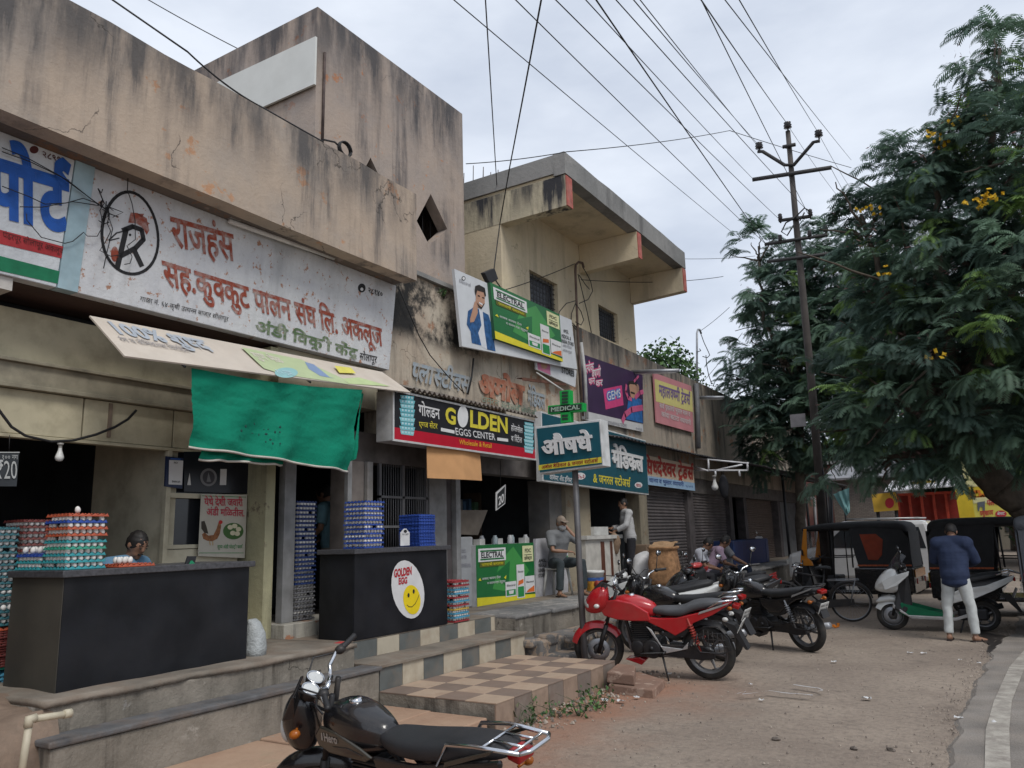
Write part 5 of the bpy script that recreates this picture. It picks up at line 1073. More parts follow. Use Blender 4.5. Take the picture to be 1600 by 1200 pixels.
# bucket
c_ = az(930, 928, F+.003); t = thing('bucket', 'white paint bucket with coloured label on the plinth edge', 'bucket', c_); M_ = Matrix.Translation(c_); q = MB(); q.lathe([(.001, .004), (.135, .004), (.16, .34), (.172, .345), (.172, .375), (.162, .385), (.158, .37), (.001, .36)], 24, M_); q.build('pail', mat('bucket_white', (.58, .58, .56), .4, dirt=.15), t)
q = MB(); q.lathe([(.1405, .05), (.157, .27)], 24, M_); q.m = 1; q.ell((.150, -.03, .17), (.02, .09, .06), 14, 8, M_); q.ell((.10, -.115, .17), (.06, .04, .06), 14, 8, M_); q.m = 2; q.lathe([(.156, .22), (.1585, .272)], 24, M_); q.build('label', [mat('label_orange', (.60, .30, .04), .5, var=.4, scale=20), mat('label_maroon', (.25, .03, .02), .5), mat('label_blue', (.05, .12, .35), .5, var=.5, scale=15)], t)
# gunny sack and white bags
c_ = az(1040, 914, F); t = thing('gunny_sack', 'tall upright brown jute sack before the first rolling shutter', 'sack', c_); q = MB(); q.smooth = True
M_ = Matrix.Translation(c_) @ Matrix.Rotation(-math.pi/2, 4, 'Y')
q.loft([(0, 0, 0, .22, .22, 3)]+[(k*.066, .002*k, .001*k, .262+.03*math.sin(k*.32+.4)+.006*math.sin(k*2.1), .255+.025*math.sin(k*.32+.3), 3.2) for k in range(1, 11)]+[(.69, .02, 0, .285, .275, 3.4), (.72, .02, 0, .268, .258, 3.4), (.62, .02, 0, .24, .23, 3.2)], 36, M_, caps=True); q.v = [v_+V((noise.noise(v_*6)*.022+noise.noise(v_*15)*.01, noise.noise(v_*6+V((4, 0, 0)))*.022, noise.noise(v_*9)*.008)) for v_ in q.v]
o = q.build('jute', mat('jute', (.30, .165, .082), .95, var=.35, scale=14, bump=.7, bscale=90), t); q = MB(); q.smooth = True; rough_grid(q, c_+V((-.25, -.22, .70)), (.46, .06, .0), (-.02, .48, .10), 10, 10, .05, 7); q.build('flap', mat('jute_flap', (.32, .20, .11), .95, var=.2, scale=60), t)
t = thing('white_sack', 'crumpled white sack slumped left of the jute sack', 'sack', az(1004, 912, F)); q = MB(); q.smooth = True; q.ell(az(1004, 912, F)+V((0, 0, .28)), (.22, .30, .30), 18, 12)
for i, v_ in enumerate(q.v): q.v[i] = v_+v_.normalized()*0+V((noise.noise(v_*4)*.09, noise.noise(v_*4+V((5, 0, 0)))*.09, noise.noise(v_*4+V((0, 7, 0)))*.08))
q.build('bag', mat('bag_white', (.50, .50, .50), .7, bump=.6, bscale=12), t)
t = thing('brown_box', 'brown cardboard box behind the white sack', 'box', az(1000, 900, F)); c_ = ax(1000, 880, -6.35); q = MB(); q.box(-6.55, -6.15, c_.y-.1, c_.y+.6, F+.002, F+.75); q.build('carton', mat('cardboard_dark', (.17, .12, .08), .9), t, bevel=.01)
# blue cabinet by the far shop
a_ = ax(1150, 890, -6.2); b_ = ax(1204, 890, -6.2); t = thing('blue_cabinet', 'dark blue steel cabinet in the shade beyond the rolling shutters', 'cabinet', a_); q = MB(); q.box(-6.9, -6.2, a_.y, b_.y, F, ax(1200, 841, -6.2).z); q.m = 0; q.build('body', mat('cabinet_blue', (.012, .03, .10), .45, var=.2, dirt=.2), t, bevel=.03); q = MB(); q.box(-6.2, -6.19, b_.y-.35, b_.y-.05, F+.08, ax(1200, 841, -6.2).z-.06); q.build('door', mat('cabinet_edge', (.03, .05, .12), .4), t)
# far tin awning with white truss
t = thing('tin_canopy', 'long dark corrugated tin canopy over the far shops', 'canopy', (-6, 24, 3.4)); q = MB(); q.smooth = True; vs = []; n = 300
for (x, z) in ((-6.66, 3.62), (-5.0, 3.22)):
    for i in range(n+1): y = 13.7+19.5*i/n; vs.append((x if y > 20.6 else x*.3-6.66*.7, y, (z if y > 20.6 else z*.3+3.62*.7)+.02*math.sin(i*2.2)+.03*noise.noise(V((y, x, 0)))))
q.add(vs, [(i, i+1, n+2+i, n+1+i) for i in range(n)]); o = q.build('sheet', mat('dark_tin', (.06, .06, .065), .6, .4, var=.5, scale=3, dirt=.4, dcol=(.10, .07, .05)), t); m_ = o.modifiers.new('s', 'SOLIDIFY'); m_.thickness = .008
q = MB()
for y in (23, 26, 29.5, 33): q.tube([(-6.7, y, 3.55), (-5.05, y, 3.15)], .03, 6); q.tube([(-5.15, y, 3.15), (-5.15, y, .6)], .04, 6)
q.tube([(-5.1, 20.8, 3.15), (-5.1, 33, 3.15)], .035, 6); q.build('support', blackm, t)
t = thing('white_truss', 'white painted angle iron truss carrying the tin canopy', 'truss', ay(1130, 722, 20)); wt = mat('truss_white', (.74, .75, .77), .5, dirt=.2); q = MB(); Y_ = 19.6
for a_, b_ in (((1086, 716), (1170, 724)), ((1086, 735), (1168, 735)), ((1168, 722), (1168, 736)), ((1107, 718), (1107, 735)), ((1117, 735), (1160, 726)), ((1086, 729), (1107, 736)), ((1118, 736), (1118, 744)), ((1155, 735), (1156, 744))): q.tube([ay(*a_, Y_), ay(*b_, Y_)], .028, 4)
q.build('truss', wt, t)
bulb('white globe bulb hanging below the white truss', ay(1117, 760, 19.6), .085); t = thing('dark_bag', 'dark netted bag hanging below the canopy beside the globe bulb', 'bag', ay(1131, 756, 19.8)); q = MB(); q.smooth = True; q.ell(ay(1131, 760, 19.8), (.12, .12, .30), 12, 10); q.tube([ay(1131, 744, 19.8), ay(1131, 730, 19.8)], .01, 5); q.build('bag', mat('dark_cloth', (.03, .03, .035), .9), t)
# ================================================================ VEHICLES
rub = mat('tyre_rubber', (.022, .021, .02), .85, var=.3, dirt=.5, dcol=(.10, .08, .06), scale=10); chrome = mat('chrome', (.62, .63, .65), .16, 1., var=.05); alu = mat('cast_alloy', (.16, .16, .165), .45, .6, dirt=.2); engm = mat('engine_black', (.03, .03, .033), .5, .5, dirt=.45, dcol=(.11, .09, .07)); plas = mat('black_plastic', (.02, .02, .022), .5, dirt=.2, dcol=(.07, .06, .05)); seatm = mat('seat_vinyl', (.022, .023, .026), .55, var=.2, bump=.15, bscale=120, dirt=.15, dcol=(.08, .07, .065))
lens = mat('lens', (.5, .5, .48), .1, spec=.6); redl = mat('red_lens', (.30, .01, .01), .2); amber = mat('amber_lens', (.32, .09, .01), .25); silver = mat('silver_paint', (.45, .45, .45), .35, .4, dirt=.3); platew = mat('plate_white', (.58, .58, .56), .5)
def col(name, c, **k): return mat('paint_'+name, c, **{**dict(rough=.25, var=.06, coat=.6, dirt=.16, dcol=(.14, .11, .085), scale=5), **k})
def T_(x, y, z): return Matrix.Translation((x, y, z))
def wheel(root, x, R, w_, spokes=6, disc=True, rimc=None, wire=False, nm='wheel'):
    rimc = rimc or alu; M_ = T_(x, 0, R); q = MB()
    prof = [(R-.075, -w_*.42), (R-.035, -w_*.5), (R-.012, -w_*.36), (R, -w_*.12), (R, w_*.12), (R-.012, w_*.36), (R-.035, w_*.5), (R-.075, w_*.42)]; q.lathe(prof, 40, M_, 'Y'); t = q.build('wheel', rub, root)
    q = MB(); q.lathe([(R-.072, -w_*.42), (R-.085, -w_*.40), (R-.105, -w_*.15), (R-.105, w_*.15), (R-.085, w_*.40), (R-.072, w_*.42)], 36, M_, 'Y'); q.lathe([(.001, -.05), (.055, -.05), (.065, -.03), (.065, .03), (.055, .05), (.001, .05)], 20, M_, 'Y')
    for k in range(spokes):
        a = 2*math.pi*(k+.2)/spokes; d = V((math.cos(a), 0, math.sin(a)))
        if wire: q.tube([V((x, .04*(-1)**k, R))+d*.03, V((x, 0, R))+d*(R-.09)], .0028, 4)
        else:
            for s_ in (-.18, .18): e_ = V((math.cos(a+s_), 0, math.sin(a+s_))); q.tube([V((x, 0, R))+e_*.05, V((x, 0, R))+d*(R*.62), V((x, 0, R))+e_*(R-.10)], [.016, .012, .014], 6)
    q.build('rim', rimc, t)
    if disc and x > .5: q = MB(); q.lathe([(.07, .062), (.135, .062), (.135, .067), (.07, .067)], 24, M_, 'Y'); q.build('disc', steel, t)
    return t
def arc_strip(q, x, zc, R, a0, a1, w_, n=16, th=.012, sh=.5):
    """mudguard: curved sheet with turned-down edges"""
    vs = []; fs = []; m = 7
    for i in range(n+1):
        a = math.radians(a0+(a1-a0)*i/n)
        for j in range(m):
            u = j/(m-1)*2-1; r = R-(abs(u)**2.5)*w_*sh; vs.append((x+r*math.cos(a), u*w_/2, zc+r*math.sin(a)))
    for i in range(n):
        for j in range(m-1): b = i*m+j; fs.append((b, b+1, b+m+1, b+m))
    o = q.smooth; q.smooth = True; q.add(vs, fs); q.smooth = o
def side(q, pts, y0, th):
    for s_ in (1, -1): q.prism([(x, s_*y0, z) for x, z in pts], (0, s_*th, 0))
def handlebar(root, hx, hz, w_=.36, rise=.08, back=.14, mirrors=True, lev=True, mcol=None):
    q = MB(); q.tube([(hx, .05, hz), (hx+.01, .12, hz+rise*.6), (hx-.02, .22, hz+rise), (hx-back*.6, w_, hz+rise*.9)], .012, 8); q.tube([(hx, -.05, hz), (hx+.01, -.12, hz+rise*.6), (hx-.02, -.22, hz+rise), (hx-back*.6, -w_, hz+rise*.9)], .012, 8); q.tube([(hx, -.06, hz), (hx, .06, hz)], .016, 8); hb = q.build('handlebar', chrome, root)
    for s_ in (1, -1):
        a, b = V((hx-.03-back*.15, s_*.245, hz+rise)), V((hx-back*.68, s_*(w_+.02), hz+rise*.9)); q = MB()
        n = 13; q.tube([a.lerp(b, k/n) for k in range(n+1)], [(.019 if k % 2 else .0165) for k in range(n)]+[.02], 8); q.build('grip', plas, hb)
        if lev: q = MB(); q.tube([a+V((.045, 0, -.005)), a.lerp(b, .5)+V((.06, 0, -.012)), b+V((.035, 0, -.02))], [.008, .007, .006], 6); q.ell(a+V((.01, -s_*.02, .0)), (.035, .03, .028), 10, 6); q.build('lever', engm, hb)
        if mirrors:
            q = MB(); top = V((hx-.02, s_*(w_*.95), hz+rise+.19)); q.tube([a+V((.02, 0, .02)), a+V((.03, s_*.05, .11)), top], .006, 6); q.ell(top+V((0, s_*.03, .03)), (.018, .062, .042), 14, 8); m_ = q.build('mirror', plas, root)
            q = MB(); q.ell(top+V((-.012, s_*.03, .03)), (.009, .055, .036), 14, 8); q.build('mirror_glass', chrome, m_)
    return hb
def motorcycle(label, c, kind='sport', stripe=None, seat2=True, carrier=None, guard=True, plate='MH 45', tankname=None, group=None, gauges=False, wb=1.33, steer=0., mirrors=True):
    t = thing('motorcycle', label, 'motorcycle', (0, 0, 0), group); R = .30; body = c; sec = stripe or silver
    wheel(t, wb, R, .085); wheel(t, 0, R, .11)
    q = MB()
    for s_ in (.085, -.085): q.tube([(wb+.005, s_, R-.03), (wb-.13, s_, .60)], .026, 10); q.tube([(wb-.12, s_, .58), (wb-.30, s_, 1.0)], .017, 10)
    q.build('fork', engm, t)
    q = MB(); arc_strip(q, wb, R, R+.035, 18, 150, .14); q.build('front_fender', body if kind != 'plain' else plas, t)
    # frame + engine
    q = MB(); q.tube([(wb-.30, 0, .88), (.95, 0, .62), (.88, 0, .30), (.55, 0, .24)], .022, 8); q.tube([(wb-.3, 0, .86), (.55, 0, .66), (.42, 0, .40)], .022, 8)
    for s_ in (.11, -.11): q.tube([(.55, s_, .66), (.1, s_, .72), (-.25, s_, .80)], .015, 6)
    q.build('frame', engm, t)
    q = MB(); q.box(.52, .86, -.10, .10, .24, .44); q.lathe([(.001, -.15), (.10, -.15), (.11, -.12), (.11, .12), (.10, .15), (.001, .15)], 22, T_(.62, 0, .34), 'Y'); q.lathe([(.001, -.13), (.075, -.13), (.08, -.10), (.08, .10), (.075, .13), (.001, .13)], 20, T_(.80, 0, .35), 'Y')
    for k in range(9): z = .44+k*.022; q.box(.66, .88, -.085, .085, z, z+.012)
    q.box(.69, .85, -.06, .06, .43, .66); q.tube([(.62, .03, .55), (.5, .05, .55)], .03, 10); q.ell((.62, .135, .35), (.03, .04, .03), 10, 6); e_ = q.build('engine', engm, t, bevel=.008)
    q = MB(); q.tube([(.86, -.05, .55), (.98, -.07, .48), (.95, -.09, .26), (.75, -.13, .20), (.40, -.15, .20)], .021, 8); q.tube([(.42, -.15, .20), (.30, -.16, .23), (-.25, -.18, .33)], [.03, .05, .045], 12); q.build('exhaust', steel, t)
    # tank
    tm = body; q = MB()
    q.loft([(1.13, 0, .78, .05, .06, 2.5), (1.08, 0, .79, .10, .11, 2.6), (.98, 0, .80, .135, .135, 2.8), (.85, 0, .80, .145, .14, 2.8), (.72, 0, .785, .125, .12, 2.6), (.62, 0, .77, .09, .09, 2.4), (.56, 0, .76, .06, .07, 2.2)], 24); tk = q.build('tank', tm, t, sub=1)
    q = MB(); q.lathe([(.001, .006), (.035, .006), (.04, 0), (.04, -.02)], 18, T_(.86, 0, .94)); q.build('fuel_cap', chrome, tk)
    if kind == 'sport':
        q = MB(); side(q, [(1.22, .80), (1.16, .88), (1.0, .90), (.80, .86), (.62, .76), (.60, .66), (.84, .655), (1.02, .67), (1.17, .71)], .118, .035); q.build('tank_shroud', body, t, bevel=.012)
    if tankname:
        q = MB(); side(q, [(1.10, .76), (1.04, .82), (.90, .80), (.70, .74), (.60, .70), (.66, .67), (.98, .67), (1.08, .70)], .125, .022); ts = q.build('tank_side', sec, t, bevel=.012)
        q = MB(); side(q, [(.94, .72), (.80, .73), (.66, .705), (.80, .695)], .146, .006); q.build('tank_crease', body, ts, bevel=.003)
        for s_ in (-1, 1): F_ = Frame((1.03 if s_ > 0 else .86, s_*.149, .742), (-s_, 0, 0), (0, 0, 1)); q = MB(); F_.text(q, tankname, 0.025, 0, .042, .13, .03, .002); F_.poly(q, [(0, .0), (.012, .0), (.016, .045), (.004, .04)], .002); q.build('badge', silver, ts)
    # seat
    q = MB()
    if seat2: S_ = [(.62, .76, .06, .03), (.55, .765, .09, .045), (.42, .755, .125, .05), (.28, .755, .135, .055), (.2, .775, .13, .06), (.13, .82, .125, .06), (-.02, .845, .115, .055), (-.16, .855, .09, .045), (-.22, .855, .05, .02)]
    else: S_ = [(.64, .77, .06, .03), (.55, .77, .10, .05), (.40, .76, .135, .055), (.22, .775, .14, .06), (.05, .80, .135, .06), (-.12, .82, .12, .055), (-.28, .835, .10, .045), (-.34, .835, .06, .02)]
    q.loft([(x, 0, z, hw, hh, 2.8) for x, z, hw, hh in S_], 20); q.build('seat', seatm if kind != 'sport' else mat('seat_faded', (.075, .078, .085), .6, var=.2, bump=.2, bscale=90, dirt=.2, dcol=(.12, .10, .09)), t, sub=1)
    # side covers and tail
    q = MB()
    if kind == 'sport': side(q, [(.80, .73), (.62, .70), (.50, .69), (.30, .70), (.05, .76), (-.30, .87), (-.36, .90), (-.34, .87), (-.12, .74), (.10, .65), (.22, .56), (.33, .50), (.42, .55), (.62, .64)], .10, .035)
    else: side(q, [(.62, .70), (.30, .71), (.0, .76), (-.34, .83), (-.34, .79), (0, .70), (.18, .60), (.30, .52), (.48, .52), (.60, .62)], .10, .03)
    q.build('side_panel', body, t, bevel=.014)
    q = MB(); side(q, [(.02, .775), (-.18, .84), (-.33, .885), (-.30, .86), (-.1, .79), (.04, .745)], .137, .008); q.build('stripe', sec, t, bevel=.003)
    q = MB(); side(q, [(.52, .52), (.30, .56), (.14, .62), (.22, .50), (.40, .46)], .095, .02); q.build('airbox_cover', plas, t, bevel=.01)
    q = MB(); side(q, [(.66, .60), (.46, .30), (.20, .36), (.18, .44), (.26, .36), (.50, .38), (.60, .56)] if kind == 'sport' else [(.60, .42), (.46, .32), (.25, .35), (.24, .39), (.44, .37), (.56, .44)], .125, .02); q.build('foot_bracket', silver if kind == 'sport' else engm, t, bevel=.006)
    q = MB(); arc_strip(q, 0, R, R+.06, 62, 135, .15, sh=.3); q.prism([(-.22, -.07, .66), (-.34, -.07, .62), (-.46, -.07, .36), (-.43, -.07, .36)] if kind != 'faired' else [(-.22, -.07, .66), (-.32, -.07, .64), (-.37, -.07, .48), (-.34, -.07, .48)], (0, .14, 0)); q.build('rear_fender', plas, t)
    q = MB(); q.box(-.10, -.02, -.06, .06, 0, .05, T_(-.30, 0, .81) @ Matrix.Rotation(-.25, 4, 'Y')); q.build('tail_light', redl, t, bevel=.012)
    q = MB(); M_ = T_(-.40 if kind != 'faired' else -.35, 0, .62) @ Matrix.Rotation(math.radians(-28), 4, 'Y'); q.box(-.006, 0, -.085, .085, -.09, .06, M_); o = q.build('number_plate', platew, t)
    F_ = Frame(M_ @ V((-.008, .078, -.03)), M_.to_3x3() @ V((0, -1, 0)), M_.to_3x3() @ V((0, 0, 1))); q = MB(); F_.text(q, plate, 0, .035, .03, .15, .02, .002); F_.text(q, '2817', 0, -.04, .05, .15, .02, .002); q.build('plate_text', plas, o)
    # swing arm, chain cover, shocks
    q = MB()
    for s_ in (.10, -.10): q.tube([(.48, s_, .34), (0, s_, R)], .02, 6)
    q.prism([(.50, .105, .40), (.05, .105, .40), (-.10, .105, .34), (-.1, .105, .26), (.05, .105, .24), (.50, .105, .28)], (0, .03, 0)); q.build('swing_arm', engm, t, bevel=.008)
    for s_ in (.135, -.135):
        q = MB(); a, b = V((.05, s_, R+.03)), V((.17, s_, .70)); q.tube([a, b], .012, 6)
        pts = []
        for k in range(61): u = k/60; p_ = a.lerp(b, .25+.6*u); an = u*2*math.pi*8; pts.append(p_+V((.028*math.cos(an), .028*math.sin(an), 0)))
        q.tube(pts, .007, 5); q.build('shock_absorber', mat('spring_red', (.30, .04, .03), .5) if kind == 'sport' else steel, t)
    if guard:
        q = MB(); P_ = [(.06, .55), (-.02, .62), (-.18, .62), (-.28, .50), (-.30, .38), (-.20, .33), (.05, .34), (.10, .42)]
        q.tube([(x, .17, z) for x, z in P_+P_[:1]], .008, 6)
        for k in range(1, 6): u = k/6; q.tube([(.06-.34*u, .17, .35), (.04-.30*u, .17, .60-.06*u)], .004, 5)
        for k in range(1, 4): q.tube([(.09, .17, .34+.07*k), (-.28, .17, .34+.07*k)], .004, 5)
        q.build('wheel_guard', engm, t)
    # cockpit
    if kind in ('sport', 'faired'):
        q = MB(); q.loft([(wb+.11, 0, .81, .03, .03, 2), (wb+.08, 0, .83, .10, .09, 2.3), (wb-.01, 0, .87, .15, .15, 2.5), (wb-.12, 0, .91, .165, .165, 2.6), (wb-.20, 0, .93, .15, .13, 2.6)], 22); h_ = q.build('headlight_cowl', body, t, sub=1)
        q = MB(); q.ell((wb+.045, 0, .845), (.06, .112, .07), 18, 10); q.build('headlight', lens, h_)
        q = MB(); q.smooth = True; vs = []; n = 10
        for i, (x, z, w_) in enumerate(((wb+.02, .94, .11), (wb-.03, 1.03, .105), (wb-.10, 1.09, .085), (wb-.13, 1.105, .07))):
            for k in range(n+1): u = k/n*2-1; vs.append((x-abs(u)**2*.10, u*w_, z-abs(u)**3*.03))
        q.add(vs, [(i*(n+1)+k, i*(n+1)+k+1, (i+1)*(n+1)+k+1, (i+1)*(n+1)+k) for i in range(3) for k in range(n)]); q.build('visor', plas, h_)
    else:
        # small dark cowl, round lamp, twin dials facing the rider
        q = MB(); q.loft([(wb+.08, 0, .78, .02, .03, 2), (wb+.055, 0, .80, .09, .12, 2.4), (wb-.01, 0, .82, .12, .18, 2.5), (wb-.09, 0, .85, .125, .19, 2.6), (wb-.15, 0, .90, .11, .15, 2.6)], 22); h_ = q.build('headlight_cowl', body, t, sub=1)
        q = MB(); q.prism([(wb+.03, -.11, .92), (wb-.08, -.10, 1.06), (wb-.10, -.10, 1.065), (wb-.05, -.11, .91)], (0, .22, 0)); q.build('visor', body, h_, bevel=.02)
        q = MB(); q.ell((wb+.055, 0, .80), (.04, .085, .08), 16, 10); q.build('headlight', lens, h_)
    if gauges:
        for s_ in (.058, -.058):
            M_ = T_(wb-.175, s_, 1.045) @ Matrix.Rotation(math.radians(-38), 4, 'Y'); q = MB(); q.lathe([(.001, -.05), (.045, -.045), (.056, 0), (.056, .012), (.048, .014)], 22, M_); g_ = q.build('gauge', plas, t)
            q = MB(); q.lathe([(.001, .010), (.048, .010)], 22, M_); q.build('dial', mat('dial_face', (.52, .53, .52), .25), g_); q = MB(); q.lathe([(.046, .010), (.052, .016), (.056, .013)], 22, M_); q.build('bezel', chrome, g_)
    handlebar(t, wb-.27, 1.03, .35, .07, .15, mirrors=mirrors)
    for x, z, s_ in ((wb-.05, .86, .17), (wb-.05, .86, -.17), (-.26, .70, .15), (-.26, .70, -.15)):
        q = MB(); q.tube([(x, s_*.5, z), (x, s_, z)], .008, 5); q.ell((x, s_, z), (.035, .028, .026), 10, 7); q.build('indicator', amber if kind != 'sport' else lens, t)
    if kind != 'naked':
        q = MB(); q.prism([(.98, -.09, .20), (.78, -.09, .14), (.72, -.09, .20), (.80, -.09, .23)], (0, .18, 0)); q.build('belly_pan', body if kind == 'sport' else plas, t, bevel=.01)
    # cables
    q = MB()
    for s_, b_ in ((.24, .06), (-.24, .04), (.2, -.05)): q.tube([(wb-.30, s_, 1.08), (wb-.16, s_*.7, 1.12), (wb-.10, b_, 1.0), (wb-.22, b_*.5, .86)], .006, 6)
    q.build('cable', plas, t)
    # stand, pegs, grab rail
    q = MB(); q.tube([(.50, .13, .26), (.42, .24, .012)], [.014, .010], 6); q.box(.39, .45, .225, .265, 0, .014); q.build('side_stand', engm, t)
    q = MB()
    for s_ in (.12, -.12): q.tube([(.46, s_, .32), (.46, s_*1.9, .32)], .013, 6); q.tube([(.14, s_, .40), (.14, s_*1.6, .41)], .012, 6)
    q.tube([(.46, .15, .31), (.70, .17, .30), (.74, .20, .30)], .008, 5); q.build('footrest', plas, t)
    q = MB(); 
    if carrier:
        for s_ in (.125, -.125): q.tube([(.10, s_, .74), (.0, s_*1.05, .86), (-.20, s_*1.08, .88), (-.46, s_*.9, .875)], .011, 8)
        q.tube([(-.46, .1125, .875), (-.49, .07, .875), (-.49, -.07, .875), (-.46, -.1125, .875)], .011, 8); q.tube([(-.24, .13, .88), (-.24, -.13, .88)], .008, 6)
        for s_ in (.045, -.045): q.tube([(-.24, s_, .88), (-.42, s_, .875)], .007, 6)
        q.tube([(-.42, .11, .875), (-.42, -.11, .875)], .007, 6); q.build('carrier', chrome, t)
    else:
        for s_ in (.115, -.115): q.tube([(-.05, s_, .80), (-.2, s_*1.1, .885), (-.36, s_*.8, .90)], .012, 8)
        q.tube([(-.36, .092, .90), (-.39, 0, .90), (-.36, -.092, .90)], .012, 8); q.build('grab_rail', plas if kind == 'faired' else chrome, t)
    if steer:
        o_ = V((wb-.30, 0, .98)); R_ = Matrix.Rotation(math.radians(steer), 4, V((-.30, 0, .70)).normalized()); M_ = Matrix.Translation(o_) @ R_ @ Matrix.Translation(-o_)
        front = [ch for ch in t.children if ch.name.split('.')[0] in ('fork', 'front_fender', 'headlight_cowl', 'gauge', 'handlebar', 'mirror', 'cable') or (ch.name.split('.')[0] in ('wheel', 'indicator') and max(v.co.x for v in ch.data.vertices) > wb-.1)]
        for ch in front:
            for o in [ch]+list(ch.children): o.data.transform(M_)
    return t
def settle(t, rear, front_dir, lean=7., steer=0.):
    """stand a two wheeler on its side stand: rear wheel contact and heading"""
    a = math.atan2(front_dir.y, front_dir.x)
    t.rotation_mode = 'XYZ'; t.matrix_world = Matrix.Translation(rear) @ Matrix.Rotation(a, 4, 'Z') @ Matrix.Rotation(math.radians(-lean) if False else math.radians(-lean), 4, 'X')
    return t
def heading(px0, px1, wb):
    """rear contact from one pixel, heading such that the front axle falls in the picture column px1"""
    r = az(*px0, .0); best = None
    for k in range(0, 3600):
        a = math.pi*2*k/3600; f = r+V((math.cos(a), math.sin(a), 0))*wb; v_ = f-V((0, 0, HCAM)); dz = v_.dot(fw)
        if dz <= 0: continue
        px = 800+FOC*v_.dot(rt)/dz; py = 600-FOC*v_.dot(up)/dz; d = abs(px-px1[0])+.35*abs(py-px1[1])
        if best is None or d < best[0]: best = (d, a)
    return r, V((math.cos(best[1]), math.sin(best[1]), 0))
c_red = col('red', (.42, .012, .018)); c_blk = col('black', (.010, .010, .012)); c_gun = col('gun_grey', (.055, .052, .042), metal=.3); c_white = col('white', (.60, .61, .60))
m1 = motorcycle('red sport motorcycle with black stepped seat parked behind the leaning pole', c_red, 'sport', silver, True, mirrors=False, steer=18); r, h = heading((1112, 1062), (940, 1031), 1.33); settle(m1, r+V((0, 0, .005)), h)
m2 = motorcycle('black street motorcycle with long seat and silver tail stripe parked beside the red one', c_blk, 'faired', silver, False, guard=True, plate='MH 45'); r2, h2 = heading((1266, 1019), (1150, 1000), 1.33); settle(m2, r2+V((0, 0, .005)), h2)
m3 = motorcycle('dark motorcycle with plump black seat standing just behind the red motorcycle', c_blk, 'naked', silver, False, guard=False, carrier=False, gauges=False); settle(m3, V((-3.25, 10.35, .005)), V((-1, .22, 0)))
m0 = motorcycle('black and grey commuter motorcycle with chrome carrier in the nearest foreground', c_blk, 'naked', c_gun, False, carrier=True, gauges=True, tankname='Hero', plate='MH 45', steer=40, mirrors=False)
settle(m0, V((-2.42, 3.62, -.165)), V((math.cos(math.radians(171)), math.sin(math.radians(171)), 0)), 12)
